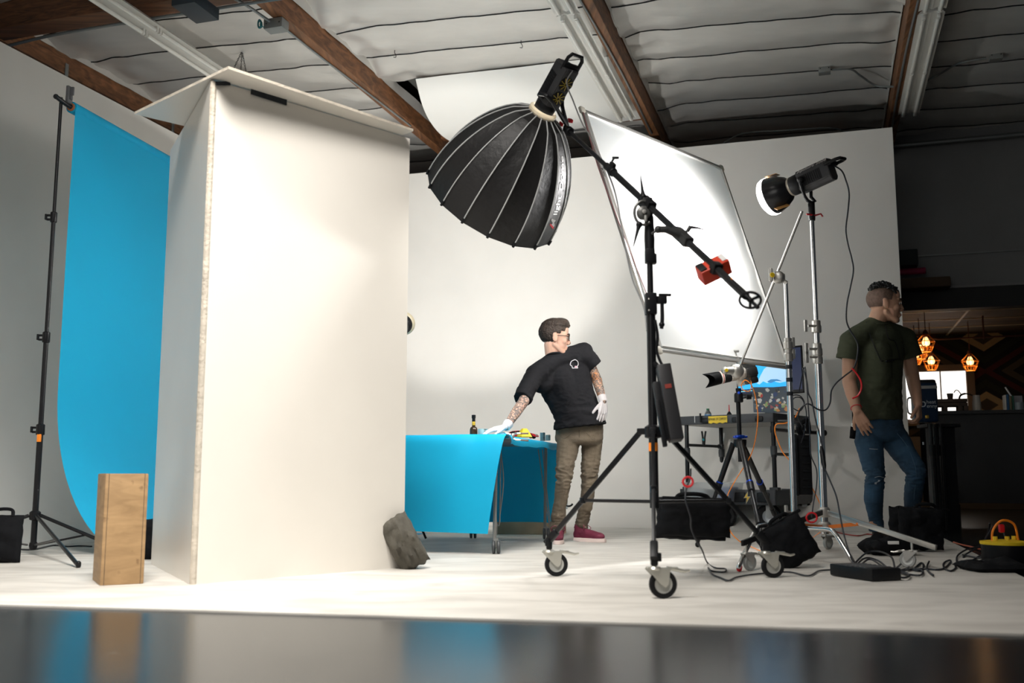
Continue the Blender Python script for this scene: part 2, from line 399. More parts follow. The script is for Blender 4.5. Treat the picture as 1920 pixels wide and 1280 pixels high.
# kitchen beyond the opening
KD = 16.9
b = nb(); bx(b, frame(R(0, KD), RA, RB, V((0, 0, 1))), (10, .1, 3), off=(5, .05, 1.5))
mm = bpy.data.materials.new('patterned_wall_mural'); mm.use_nodes = True; nt = mm.node_tree; nn = nt.nodes; L = nt.links; p = nn['Principled BSDF']; p.inputs['Roughness'].default_value = .8
tc = nn.new('ShaderNodeTexCoord'); mp = nn.new('ShaderNodeMapping'); mp.inputs['Rotation'].default_value = (0, 0, -ROOM); L.new(tc.outputs['Object'], mp.inputs[0])
sp = nn.new('ShaderNodeSeparateXYZ'); L.new(mp.outputs[0], sp.inputs[0])
def mt(op, a, bb, c=None):
    q = nn.new('ShaderNodeMath'); q.operation = op
    for i, x in enumerate((a, bb)):
        if isinstance(x, (int, float)): q.inputs[i].default_value = x
        elif x is not None: L.new(x, q.inputs[i])
    return q.outputs[0]
fx = mt('ABSOLUTE', mt('SUBTRACT', mt('FRACT', mt('MULTIPLY', sp.outputs[0], .62), 0), .5), 0)
fz = mt('ABSOLUTE', mt('SUBTRACT', mt('FRACT', mt('MULTIPLY', sp.outputs[2], .95), 0), .5), 0)
dd = mt('ADD', fx, fz)
rp = nn.new('ShaderNodeValToRGB'); rp.color_ramp.interpolation = 'CONSTANT'; el = rp.color_ramp.elements
cols = [(0, (.05, .04, .03)), (.1, (.35, .28, .16)), (.2, (.02, .02, .02)), (.28, (.05, .07, .03)), (.38, (.01, .01, .01)), (.47, (.30, .03, .02)), (.56, (.01, .01, .01)), (.64, (.30, .24, .14)), (.74, (.01, .01, .01)), (.86, (.3, .24, .14))]
el[0].position = 0; el[0].color = (*cols[0][1], 1); el[1].position = cols[1][0]; el[1].color = (*cols[1][1], 1)
for ps, c_ in cols[2:]:
    e = el.new(ps); e.color = tuple(x*.22 for x in c_)+(1,)
L.new(dd, rp.inputs[0]); L.new(rp.outputs[0], p.inputs['Base Color'])
struct('wall_kitchen', b, mm)
b = nb(); M = frame(R(0, 0), RA, RB, V((0, 0, 1)))
bx(b, M, (10, KD-KB, .04), off=(5, (KD+KB)/2, 2.72)); struct('ceiling_kitchen', b, wood('ceiling_tile', (.13, .085, .045), (.05, .032, .016), (.4, 3, 1), 3, .7))
b = nb()
for a in (1.9, 3.1, 4.3, 5.5): bx(b, M, (.03, KD-KB, .012), off=(a, (KD+KB)/2, 2.695))
for bb in (13.6, 14.4, 15.2, 16.0): bx(b, M, (8, .03, .012), off=(4.6, bb, 2.695))
struct('trim_%d' % n_, b, mat('ceiling_grid', (.55, .48, .36), .4)); n_ += 1
b = nb(); bx(b, M, (.12, 4.2, 3.0), off=(.55, 15.1, 1.5)); struct('wall_kitchen_left', b, mat('kitchen_side', (.02, .02, .018), .6))
b = nb(); bx(b, M, (.12, 4.2, 3.0), off=(3.25+1.6, 15.1, 1.5)); struct('wall_kitchen_right', b, mat('kitchen_side', (.02, .02, .018), .6))
b = nb(); bx(b, M, (8, .06, 1.1), off=(5, KD-.08, .55)); struct('wall_kitchen_lower', b, gw)
# bright window of the kitchen
YW = R(2, KD-.02).y
def kw(u, v):                                  # point on the kitchen's back wall plane
    r = ray(u, v); t = (KD-.03)/(r.x*RB.x+r.y*RB.y); return V((0, 0, CAMH))+r*t
q0, q1 = kw(1690, 700), kw(1810, 695); q2, q3 = kw(1812, 775), kw(1690, 775)
a0 = q0.dot(RA); a1 = q1.dot(RA); zt = q1.z; zb = q3.z-.1
b = nb(); M2 = frame(R(0, KD-.03), RA, RB, V((0, 0, 1)))
for (x0, x1, za, zb_) in ((a0-.1, a1+.12, zt, zt+.1), (a0-.1, a1+.12, zb-.1, zb), (a1, a1+.12, zb, zt), (a0-.1, a0, zb, zt)):
    bx(b, M2, (x1-x0, .08, zb_-za), .005, off=((x0+x1)/2, -.02, (za+zb_)/2))
bx(b, M2, (.02, .03, zt-zb), off=((a0+a1)/2+.1, 0, (zt+zb)/2))
wn = struct('window_1', b, mat('tan_window_frame', (.20, .15, .11), .6))
b = nb(); bx(b, M2, (a1-a0, .01, zt-zb), off=((a0+a1)/2, .015, (zt+zb)/2))
obj('pane', b, mat('daylight_through_blind', (.9, .88, .82), .9, emit=(1, .95, .88), es=1.6), wn)
# ================================================================== V-FLAT
def slab(bm, p, q, z0, z1, th, nrm, mi_face=0, mi_edge=1, bow=0):
    p, q = V(p), V(q); d = (q-p); Lh = d.length; d.normalize(); nv = 18
    t = bmesh.new(); f0 = []; f1 = []
    for i in range(9):
        for j in range(nv+1):
            s = i/8; zz = z0+(z1-z0)*j/nv
            off = nrm*bow*math.sin(math.pi*s)*math.sin(math.pi*j/nv)
            f0.append(t.verts.new(V((p.x, p.y, 0))+d*Lh*s+V((0, 0, zz))+off)); f1.append(t.verts.new(V((p.x, p.y, 0))+d*Lh*s+V((0, 0, zz))+off-nrm*th))
    I = lambda i, j: i*(nv+1)+j
    def fc(vs, k): t.faces.new(vs).material_index = k
    for i in range(8):
        for j in range(nv):
            fc([f0[I(i, j)], f0[I(i+1, j)], f0[I(i+1, j+1)], f0[I(i, j+1)]], mi_face)
            fc([f1[I(i, j)], f1[I(i, j+1)], f1[I(i+1, j+1)], f1[I(i+1, j)]], mi_face)
    for i in range(8):
        for j in (0, nv): fc([f0[I(i, j)], f0[I(i+1, j)], f1[I(i+1, j)], f1[I(i, j)]], mi_edge)
    for j in range(nv):
        for i in (0, 8): fc([f0[I(i, j)], f1[I(i, j)], f1[I(i, j+1)], f0[I(i, j+1)]], mi_edge)
    join(bm, t, None)
pc = az(368, 1095, FZ); pe = az(759, 1063, FZ); pw = az(283, 1057, FZ)
pc.z = pe.z = pw.z = 0
pe = pc+(pe-pc).normalized()*1.22
n1 = V(((pe-pc).y, -(pe-pc).x, 0)).normalized(); n2 = V(((pw-pc).y, -(pw-pc).x, 0)).normalized()
if n1.y > 0: n1 = -n1
if n2.x > 0: n2 = -n2
vf = thing('v_flat', 'tall white foam v-flat of two hinged boards in front of the blue paper', 'reflector board', (pc.x, pc.y, FZ))
b = nb(); slab(b, pc, pe, FZ, 2.445, .022, n1, bow=.004); obj('panel', b, [K['foam'], K['foame']], vf)
b = nb(); slab(b, pc-V((.032, 0, 0)), pw, FZ, 2.445, .022, n2, bow=-.02); obj('panel', b, [K['foam'], K['foame']], vf)
b = nb(); tube(b, [pc+V((-.016, .0, FZ+.0)), pc+V((-.016, .0, 2.44))], .015, 8); obj('hinge_edge', b, K['foame'], vf, label='worn beige taped edge')
vn = n1
def stick(bm, p, q, wd, nrm, up=V((0, 0, 1))):
    p, q = V(p), V(q); d = (q-p).normalized(); s = nrm.cross(d).normalized()*wd/2
    vs = [p-s, q-s, q+s, p+s]; A = [bm.verts.new(x+nrm*.001) for x in vs]; B = [bm.verts.new(x+nrm*.004) for x in vs]
    bm.faces.new(A); bm.faces.new(B[::-1])
    for i in range(4): bm.faces.new((A[i], A[(i+1) % 4], B[(i+1) % 4], B[i]))
def onplane(u, v, p, nrm, off=.003):
    r = ray(u, v); o = V((0, 0, CAMH)); t = (V(p)-o).dot(nrm)/r.dot(nrm); return o+r*t+nrm*off
b = nb(); stick(b, onplane(469, 171, pc, n1, .006), onplane(536, 192, pc, n1, .006), .036, n1); obj('tape', b, K['tape'], vf)
b = nb(); stick(b, onplane(370, 195, pc, n2, .02), onplane(383, 173, pc, n2, .02), .04, n2); obj('tape', b, K['tape'], vf)
b = nb(); stick(b, onplane(402, 158, pc, n1, .012), onplane(430, 157, pc, n1, .006), .02, n1); obj('tape', b, K['tape'], vf)
# board lying across the top
ZT = 2.452
cs = [az(428, 129, ZT), az(775, 246, ZT), az(775, 246, ZT)+V((-.62, .60, 0)), az(345, 236, ZT), az(252, 214, ZT)]
b = nb(); lo = [b.verts.new(q) for q in cs]; hi = [b.verts.new(q+V((0, 0, .014))) for q in cs]
b.faces.new(lo[::-1]).material_index = 0; b.faces.new(hi).material_index = 0
for i in range(5): b.faces.new((lo[i], lo[(i+1) % 5], hi[(i+1) % 5], hi[i])).material_index = 1
tag(obj('foam_board', b, [K['foam'], K['foame']]), 'white foam board laid flat across the top of the v-flat', 'board')

# apple box standing on end
def apple(name, label, cx, cy, z, size, rz, group=None, m=None):
    t = thing(name, label, 'box', (cx, cy, z), group)
    M = Matrix.Translation((cx, cy, z)) @ Matrix.Rotation(rz, 4, 'Z')
    b = nb(); bx(b, M, size, .006, off=(0, 0, size[2]/2)); obj('box_body', b, m or wood('plywood_face', (.44, .28, .135), (.30, .185, .085), (2, 1, 8), 2.4, .6, True), t)
    b = nb()
    for sx in (-1, 1): bx(b, M, (.0025, size[1]*1.003, size[2]*1.002), off=(sx*(size[0]/2-.016), 0, size[2]/2), mi=0)
    obj('plywood_edge', b, mat('plywood_edge_line', (.10, .07, .045), .8, var=.5, vscale=40), t)
    return t
p0 = az(187, 1098, FZ); p1 = az(267, 1096, FZ); mid = (p0+p1)/2
dx = (p1-p0); rz = math.atan2(dx.y, dx.x)-.0
dpt = .30; nn_ = V((-math.sin(rz), math.cos(rz), 0))
rz = .50; c0 = p0+V((math.cos(rz), math.sin(rz), 0))*.095+V((-math.sin(rz), math.cos(rz), 0))*dpt/2
apple('apple_box', 'scuffed plywood apple box standing on end beside the v-flat', c0.x, c0.y, FZ, (.19, dpt, .508), rz)

# ================================================================== BACKGROUND STAND AND BLUE PAPER
def pole_sections(name, parent, p, z0, z1, rads, zs, m, collar=None, clampz=()):
    b = nb(); zz = [z0]+list(zs)+[z1]
    for i, r in enumerate(rads): tube(b, [V((p.x, p.y, zz[i]-.03*(i > 0))), V((p.x, p.y, zz[i+1]))], r, 14)
    obj('pole', b, m, parent)
    for k, z in enumerate(zs):
        b = nb(); r = rads[k]+.006; lathe(b, [(r, -.035), (r+.002, -.03), (r+.002, .03), (r*.8, .036)], V((p.x, p.y, z)), 16)
        bx(b, V((p.x-r-.012, p.y, z+.012)), (.03, .016, .014), .003); bx(b, V((p.x-r-.012, p.y, z-.016)), (.03, .016, .014), .003)
        co = obj('collar', b, collar or m, parent)
        b = nb(); bx(b, V((p.x-r-.03, p.y-.004, z)), (.012, .02, .04), .004); obj('knob', b, collar or m, co)
SP = az(62, 1027, FZ); SP = V((SP.x*6.45/SP.y, 6.45, FZ))
st = thing('background_stand', 'black backdrop stand holding the roll of blue paper at the left', 'stand', SP)
ztop = at(110, 183, 6.45).z
pole_sections('p', st, SP, .04, ztop, [.019, .016, .0135, .011], [at(72, 805, 6.45).z, at(84, 632, 6.45).z, at(96, 407, 6.45).z], K['blackmet'])
hz = at(68, 966, 6.45).z
for u, v in ((147, 1060), (170, 1036), (-60, 1048)):
    f = az(u, v, FZ+.012)
    if u == 170: f = SP+ (f-SP).normalized()*.62; f.z = .02
    if u == -60: f = SP+V((-.62, -.25, .012))
    b = nb(); d = V((f.x-SP.x, f.y-SP.y, 0)).normalized(); a = V((SP.x, SP.y, hz))+d*.035
    tube(b, [a, f], .0115, 8); cap(b, f, f+V((0, 0, .012)), .014); lg = obj('leg', b, K['blackmet'], st)
    b = nb(); mid = a.lerp(f, .52); tube(b, [mid, V((SP.x, SP.y, .07))+d*.03], .007, 6); obj('brace', b, K['blackmet'], lg)
b = nb(); lathe(b, [(.024, -.03), (.034, -.025), (.034, .02), (.022, .03)], V((SP.x, SP.y, hz)), 14); obj('leg_hub', b, K['dark'], st)
b = nb(); lathe(b, [(.022, -.02), (.026, 0), (.022, .02)], V((SP.x, SP.y, .065)), 12); obj('leg_hub', b, K['dark'], st)
b = nb(); bx(b, V((SP.x+.004, SP.y-.02, at(72, 821, 6.45).z)), (.026, .012, .05), .003); obj('tape_flag', b, K['orange'], st, label='orange tape flag')
RD = V((.217, .976, 0)).normalized(); RN = V((.976, -.217, 0))
RS = at(134, 201, 6.52)
b = nb(); bt = RS-RD*.0
c_a = at(105, 181, 6.4); c_b = RS+RD*2.95+V((0, 0, 0))
tube(b, [c_a, RS+RD*-.05, c_b], .0155, 12); 
for s in (-.13,): ball(b, c_a, .018, u=10, v=6)
obj('crossbar', b, K['blackmet'], st)
b = nb(); q = at(137, 176, 6.5)
Mc = frame(RS-RD*.03, RN, RD, V((0, 0, 1)))
bx(b, Mc, (.02, .05, .12), .004, off=(0, 0, .075)); bx(b, Mc, (.045, .02, .03), .004, off=(0, 0, .055)); bx(b, Mc, (.03, .012, .06), .004, off=(.02, 0, .10))
tag(obj('spring_clamp', b, K['grayp']), 'dark grey spring clamp gripping the end of the blue paper roll', 'clamp')
rr = .040
roll = thing('paper_roll', 'bright blue seamless paper hanging from its roll and sweeping across the floor', 'backdrop', RS)
b = nb(); MR = axisf(RS, RD); lathe(b, [(.017, 0), (rr, 0), (rr, 2.72), (.017, 2.72)], MR, 28); obj('roll', b, K['blue'], roll)
b = nb(); lathe(b, [(.018, -.012), (.028, -.012), (.028, .03), (.018, .03)], MR, 20, cap=False); obj('cardboard_core', b, mat('cardboard_core', (.45, .16, .07), .8), roll)
zr = RS.z
hx = .62; hz_ = 1.05
path = [(-rr*.2, zr+rr-.001), (rr*.5, zr+rr*.75), (rr+.001, zr)]
path = []
for k in range(5):
    a = k/4*math.pi; path.append((math.cos(a)*(-1)*rr*1.03, zr+math.sin(a)*rr*1.03))
path = [(-rr*.9*math.cos(k/6*math.pi*.9+.2), zr+rr*1.02*math.sin(k/6*math.pi*.9+.2)) for k in range(7)]
xw = .028
path = [(-rr*.95, zr-.0)]+[(xw-.0*k, z) for k, z in enumerate([zr-.028-(zr-hz_-.028)*i/10 for i in range(11)])]
for k in range(1, 17):
    a = k/16*math.pi/2; path.append((xw+hx*(1-math.cos(a)), hz_*(1-math.sin(a))+FZ+.003))
path += [(xw+hx+.18*k, FZ+.003) for k in range(1, 7)]
path = path[1:]
b = nb()
def fp(i, j):
    t = i*(len(path)-1); k = min(int(t), len(path)-2); f = t-k
    x = path[k][0]*(1-f)+path[k+1][0]*f; z = path[k][1]*(1-f)+path[k+1][1]*f
    wv = .007*noise.noise(V((j*2.2, z*.8, 1)))*(1 if z > .05 else 0)
    return V((RS.x, RS.y, 0))+RN*(x+wv)+RD*(2.72*j)+V((0, 0, z))
grid(b, fp, 66, 22); obj('paper_sweep', b, K['blue'], roll, angle=80)

# ================================================================== PAPER-COVERED ROLLING TABLE
FR, FL, BL = az(930, 1038, FZ), az(780, 1034, FZ), az(887, 1009, FZ)
BR = V((.27, 7.98, FZ)); FLL = FR+(FL-FR)*1.75
TZ = .765
tb = thing('rolling_table', 'rolling work table with blue paper draped over its top', 'table', ((FR.x+BL.x)/2, (FR.y+BL.y)/2, FZ))
cor = [V((-.06, 6.50, 0)), V((.31, 7.98, 0)), V((-.75, 8.25, 0)), V((-1.10, 6.86, 0))]
b = nb(); lo = [b.verts.new(q+V((0, 0, TZ-.03))) for q in cor]; hi = [b.verts.new(q+V((0, 0, TZ))) for q in cor]
b.faces.new(hi); b.faces.new(lo[::-1])
for i in range(4): b.faces.new((lo[i], lo[(i+1) % 4], hi[(i+1) % 4], hi[i]))
obj('table_top', b, K['grayp'], tb)
gm = mat('grey_powder_coated_steel', (.22, .22, .21), .4, metal=.3)
for i, P in enumerate((FR, FL, BL, BR)):
    b = nb(); tube(b, [P+V((-.01, .0, .09)), P+V((0, .0, TZ-.03-FZ))], .012, 8); lg = obj('leg', b, gm, tb)
    b = nb(); tube(b, [P+V((.0, 0, .06)), P+V((0, 0, .10))], .012, 8); bx(b, V((P.x, P.y, .095)), (.034, .03, .012), .003); bx(b, V((P.x-.0, P.y, .068)), (.012, .03, .05), .004); obj('caster_fork', b, gm, lg)
    b = nb()
    for s in (-1, 1): lathe(b, [(.0, -.011), (.036, -.011), (.044, -.006), (.044, .006), (.036, .011), (0, .011)], frame(P+V((s*.016, 0, .044)), V((0, 1, 0)), V((0, 0, 1)), V((1, 0, 0))), 22)
    obj('wheel', b, mat('table_wheel_rubber', (.05, .055, .06), .5), lg)
# thin hairpin rods
for (u0, v0, u1, v1, Y) in ((1009, 842, 1030, 984, 7.85), (1017, 842, 1032, 984, 7.85), (939, 842, 937, 980, 6.62), (929, 935, 932, 1000, 6.6)):
    b = nb(); tube(b, [at(u0, v0, Y), at(u1, v1, Y)], .0045, 6); obj('hairpin_rod', b, gm, tb)
b = nb(); tube(b, cr([at(938, 838, 6.62), at(944, 900, 6.62), at(938, 960, 6.62), at(935, 985, 6.62), at(930, 975, 6.62), at(929, 940, 6.62)]), .0045, 6); obj('hairpin_rod', b, gm, tb)
# paper on the table
pp = thing('table_paper', 'blue paper sheet draped over the rolling table and hanging down its ends', 'backdrop paper', (-.4, 7.3, TZ))
E0 = V((-.035, 6.44, 0)); E1 = V((-1.02, 6.80, 0)); G0 = V((.345, 8.03, 0)); G1 = V((-.78, 8.33, 0)); PZ = TZ+.006
def ptop(i, j):       # i across (0 right .. 1 left), j front..back
    q = E0.lerp(E1, i).lerp(G0.lerp(G1, i), j)
    z = PZ+.002+.004*noise.noise(V((q.x*3, q.y*3, 0)))
    z -= .012*math.exp(-i*16)*(1 if j > .04 else .2)
    return V((q.x, q.y, z))
b = nb(); grid(b, ptop, 30, 30)
def pfront(i, j):     # front drape, narrowing toward the floor
    q = E0.lerp(E1, i); dn = V((-.36, -.93, 0)).normalized()
    h = j*.635; rnd = .03*(1-math.exp(-h/.02))
    belly = .045*math.sin(min(1, h/.63)*math.pi*.9)*(.6+.4*i)+.012*noise.noise(V((i*2.2, j*2, 3)))
    fold = .022*math.exp(-((i-.19-.5*j*.3)**2)/.004)*math.exp(-j*5)
    x = V((-.105, .03, 0))*j*(1-i)
    q2 = q+dn*(rnd+belly-.0)-dn*fold*1.0+x
    z = PZ+.002-h*(1-.02*i)+.008*fold
    if j == 0: z = ptop(i, 0).z; q2 = q
    return V((q2.x, q2.y, max(z, .13)))
grid(b, pfront, 30, 30)
def pback(i, j):
    q = G0.lerp(G1, i); h = j*.64
    q2 = q+V((.05, .09, 0))*(1-math.exp(-h/.03))+V((-.03, .0, 0))*j*(1-i)+RB*.02*noise.noise(V((i*3, j*2, 8)))
    return V((q2.x, q2.y, ptop(i, 1).z-h-.01*i)) if j else ptop(i, 1)
grid(b, pback, 24, 20)
def pside(i, j):      # rolled lip along the right-hand long edge
    q = ptop(0, i); a = j*2.2; r = .034*(.85+.3*noise.noise(V((i*4, 0, 2))))*(1-.25*i)
    out = RA*(r*math.sin(a)+.004)
    return q+out+V((0, 0, -r*(1-math.cos(a))*1.35-.002*j))
grid(b, pside, 30, 8)
bmesh.ops.remove_doubles(b, verts=b.verts, dist=.0012)
obj('sheet', b, K['blue'], pp, angle=70)
PT = PZ+.006
def base(u, v_, Y): 
    r = ray(u, v_); return V((r.x/r.y*Y, Y, PT))
# things on the table
q = base(888, 812, 7.25)
bt = thing('bottle', 'small dark brown bottle with black cap standing on the blue table paper', 'bottle', q)
b = nb(); lathe(b, [(0, 0), (.026, 0), (.028, .004), (.028, .060), (.024, .073), (.0125, .082), (.011, .10), (.011, .135)], q, 24); obj('glass', b, mat('dark_brown_glass', (.035, .02, .008), .08, coat=.5), bt)
b = nb(); lathe(b, [(.0115, .112), (.0120, .112), (.0120, .140), (.0145, .142), (.0145, .165), (0, .167)], q, 20); obj('cap', b, K['dark'], bt)
b = nb(); lathe(b, [(.0118, .09), (.0125, .092), (.0125, .115), (.0118, .117)], q, 20, cap=False); obj('neck_label', b, mat('gold_label', (.75, .48, .05), .4), bt, label='gold neck label')
paleb = mat('pale_blue_cup', (.36, .62, .68), .5)
def can(name, u, Y, r, h, label, dots=True, group=None):
    q = base(u, 810, Y); t = thing(name, label, 'cup', q, group)
    b = nb(); lathe(b, [(0, 0), (r*.98, 0), (r, .003), (r, h-.002), (r*.96, h), (r*.93, h-.003), (r*.93, h-.02), (0, h-.02)], q, 28); obj('cup_body', b, paleb, t)
    if dots:
        b = nb()
        for k in range(int(h/.011)):
            for s in (0.35, .62):
                th = -math.pi/2+s; bx(b, frame(q+V((math.cos(th)*r, math.sin(th)*r, .008+k*.011)), V((-math.sin(th), math.cos(th), 0)), V((0, 0, 1)), V((math.cos(th), math.sin(th), 0))), (.004+.003*((k*7) % 3), .005, .001))
        obj('printed_marks', b, K['dark'], t)
    return t
can('cup', 905.5, 7.35, .037, .068, 'largest pale blue cup, right beside the dark brown bottle')
can('cup', 1017.5, 7.95, .0205, .066, 'small pale blue cup, left and taller of the pair beside the toy car')
can('cup', 1027.5, 7.85, .0195, .044, 'small pale blue cup, right and shorter of the pair beside the toy car')
b = nb(); q = base(882, 811, 7.0); bx(b, q+V((0, 0, .006)), (.10, .08, .012), .003); tag(obj('tray', b, paleb), 'flat pale blue tray lying in front of the bottle', 'tray')
# toy car
q = base(980, 815, 7.45); car = thing('toy_car', 'red toy car with black windows parked on the blue paper', 'toy car', q)
Mc = Matrix.Translation(q) @ Matrix.Rotation(-.30, 4, 'Z')
redp = mat('glossy_red_toy', (.55, .015, .02), .25, coat=.6)
b = nb(); poly(b, [(-.115, .012), (-.118, .032), (-.098, .040), (-.075, .056), (-.01, .060), (.03, .044), (.085, .038), (.112, .028), (.116, .012)], .085, Mc @ Matrix.Rotation(math.pi/2, 4, 'X'))
bmesh.ops.bevel(b, geom=b.edges[:], offset=.004, segments=2, affect='EDGES'); obj('car_body', b, redp, car)
b = nb()
for s in (-1, 1):
    M3 = Mc @ Matrix.Translation((0, s*.0435, 0)) @ Matrix.Rotation(math.pi/2, 4, 'X')
    poly(b, [(-.092, .041), (-.072, .053), (-.045, .055), (-.045, .041)], .002, M3); poly(b, [(-.040, .041), (-.040, .055), (-.012, .056), (.012, .046), (.012, .041)], .002, M3)
obj('window', b, K['dark'], car)
for x in (-.075, .075):
    for s in (-1, 1):
        b = nb(); lathe(b, [(0, -.006), (.016, -.006), (.016, .006), (0, .006)], Mc @ Matrix.Translation((x, s*.04, .016)) @ Matrix.Rotation(math.pi/2, 4, 'X'), 16); obj('wheel', b, K['rubber'], car)
b = nb(); bx(b, Mc, (.006, .02, .012), .002, off=(.115, -.028, .026)); obj('headlight', b, K['chrome'], car)
# yellow ramp-like block
q = base(983, 820, 7.15); b = nb(); Mp = Matrix.Translation(q) @ Matrix.Rotation(.5, 4, 'Z')
t = bmesh.new(); bmesh.ops.create_cone(t, segments=4, radius1=.063, radius2=.024, depth=.062, cap_ends=True); bmesh.ops.bevel(t, geom=t.edges[:], offset=.004, segments=2, affect='EDGES')
bmesh.ops.rotate(t, matrix=Matrix.Rotation(math.pi/4, 3, 'Z'), verts=t.verts); bmesh.ops.translate(t, vec=(0, 0, .031), verts=t.verts); bmesh.ops.transform(t, matrix=Mp, verts=t.verts); join(b, t)
tag(obj('yellow_block', b, K['yellow']), 'yellow truncated pyramid block standing in front of the red toy car', 'block')
# spring clamp on the corner
q = V((-.005, 6.50, PT-.012)); t = thing('a_clamp', 'silver spring clamp with dark handles biting the table paper corner', 'clamp', q)
d = V((.9, -.25, 0)).normalized()
for k, sg in enumerate((1, -1)):
    b = nb(); a = q+V((-.06, .01, 0))*1; tube(b, cr([q+d*-.095+V((0, 0, sg*.010)), q+d*-.05+V((0, 0, sg*.017)), q+d*.0+V((0, 0, sg*.010-.006)), q+d*.03+V((0, 0, sg*.020-.008)), q+d*.075+V((0, 0, sg*.021-.010))], 5), [.005]*6+[.007]*12+[.005]*3, 8)
    ar = obj('jaw', b, K['chrome'], t)
    b = nb(); tube(b, [q+d*.065+V((0, 0, sg*.021-.010)), q+d*.115+V((0, 0, sg*.023-.012))], .006, 8); obj('grip', b, mat('grey_vinyl_grip', (.18, .14, .12), .6), ar)
b = nb(); ball(b, q+d*.01+V((0, -.006, -.006)), (.012, .012, .02)); obj('spring', b, K['dullsteel'], t)
# apple box under the table and the gadget on it
p0 = az(938, 1003, FZ); p1 = az(1033, 1003, FZ); mid = (p0+p1)/2
t = apple('apple_box', 'wooden apple box lying flat on the floor behind the rolling table', mid.x+.04, 8.75, FZ, (.60, .30, .205), -.16, m=mat('plain_plywood', (.36, .27, .17), .6, var=.15, vscale=6))
q = at(1065, 954, 8.7); b = nb(); bx(b, q+V((-.02, 0, .035)), (.035, .03, .07), .006, mi=1); tube(b, cr([q+V((-.03, -.01, .035)), q+V((0, -.01, .025)), q+V((.025, -.01, .03)), q+V((.04, -.01, .045))]), .008, 8)
tag(obj('clamp', b, [K['dark'], K['white']]), 'tiny black clamp with a white tag on top of the wooden box behind the man', 'clamp')

# lamp with its reflector hidden behind the v-flat, washing the back wall
LP = at(752, 610, 7.75)
t = thing('studio_lamp', 'black lamp with a cream reflector rim peeking out from behind the v-flat', 'studio light', LP)
ax = (at(900, 440, 12.0)-LP).normalized(); Mx = axisf(LP, ax)
b = nb(); lathe(b, [(.0, -.16), (.055, -.155), (.064, -.12), (.066, -.02), (.060, 0)], Mx, 20); obj('housing', b, K['dark'], t)
b = nb(); lathe(b, [(.045, -.02), (.062, .0), (.078, .02), (.082, .045), (.078, .045), (.05, .0)], Mx, 28, cap=False); obj('reflector_shell', b, K['dark'], t)
b = nb(); lathe(b, [(.074, .040), (.086, .045), (.096, .060), (.098, .075), (.094, .075), (.084, .055)], Mx, 28, cap=False); obj('reflector', b, mat('cream_reflector', (.62, .54, .38), .35), t)
b = nb(); lathe(b, [(0, 0), (.045, 0)], Mx, 20, cap=False); obj('bulb', b, mat('lamp_cob', (1, 1, 1), .5, emit=(1, .97, .9), es=12), t)
b = nb(); tube(b, [V((LP.x-.02, LP.y, .02)), V((LP.x-.02, LP.y, LP.z-.08))], .012, 8); 
for k in range(3):
    a = k*2.094+.4; tube(b, [V((LP.x-.02, LP.y, .55)), V((LP.x-.02+.35*math.cos(a)-.1*(k==0), LP.y+.35*math.sin(a), .02))], .009, 6)
tag(obj('light_stand', b, K['blackmet']), 'thin black stand under the lamp behind the v-flat', 'stand')
spot('wall_wash', LP+ax*.12, at(890, 430, 11.5), 250, 62, .4, .03, (1, .975, .94))
spot('wall_wash_spill', LP+ax*.14, at(900, 440, 11.5), 260, 165, 1, .05, (1, .975, .94))

# sandbags on the floor at the left
def bag(name, label, M, sx, sy, sz, m=None, strap=True, seed=1, group=None, cat='sandbag', p=2.6, wob=.15):
    t = thing(name, label, cat, M.to_translation(), group)
    b = nb(); pillow(b, M, sx, sy, sz, seed=seed, p=p, wob=wob, n=18); obj('bag_body', b, m or K['bagc'], t, angle=60)
    if strap:
        b = nb(); 
        tube(b, cr([M @ V((-sx*.5, sy*.93, sz*.2)), M @ V((-sx*.35, sy*1.22, 0)), M @ V((sx*.35, sy*1.22, 0)), M @ V((sx*.5, sy*.93, sz*.2))], 5), .010, 6); obj('strap', b, m or K['bagc'], t)
    return t
def upM(p, yaw=0, pitch=0, roll=0):            # local X right, Y up, Z toward the camera
    return Matrix.Translation(p) @ Matrix.Rotation(yaw, 4, 'Z') @ Matrix.Rotation(math.pi/2+pitch, 4, 'X') @ Matrix.Rotation(roll, 4, 'Z')
q = at(4, 1010, 5.85); bag('sandbag', 'black upright sandbag on the floor at the left edge', upM(V((q.x, q.y, .145)), 0, -.05), .115, .135, .06, seed=2)
q = at(272, 1030, 6.1); bag('sandbag', 'black sandbag half hidden between the wooden box and the v-flat', upM(V((q.x+.02, q.y, .125)), .2), .10, .12, .06, seed=5, strap=False)
q = at(757, 1017, 5.50); olive = mat('olive_grey_canvas', (.085, .078, .062), .85, bump=.5, bscale=50, var=.2, vscale=10)
Mb = upM(V((q.x, q.y, q.z)), .1, -.12, .50); bag('sandbag', 'olive grey canvas sandbag slumped against the v-flat beside the table', Mb, .085, .150, .085, m=olive, strap=False, seed=8, wob=.34)
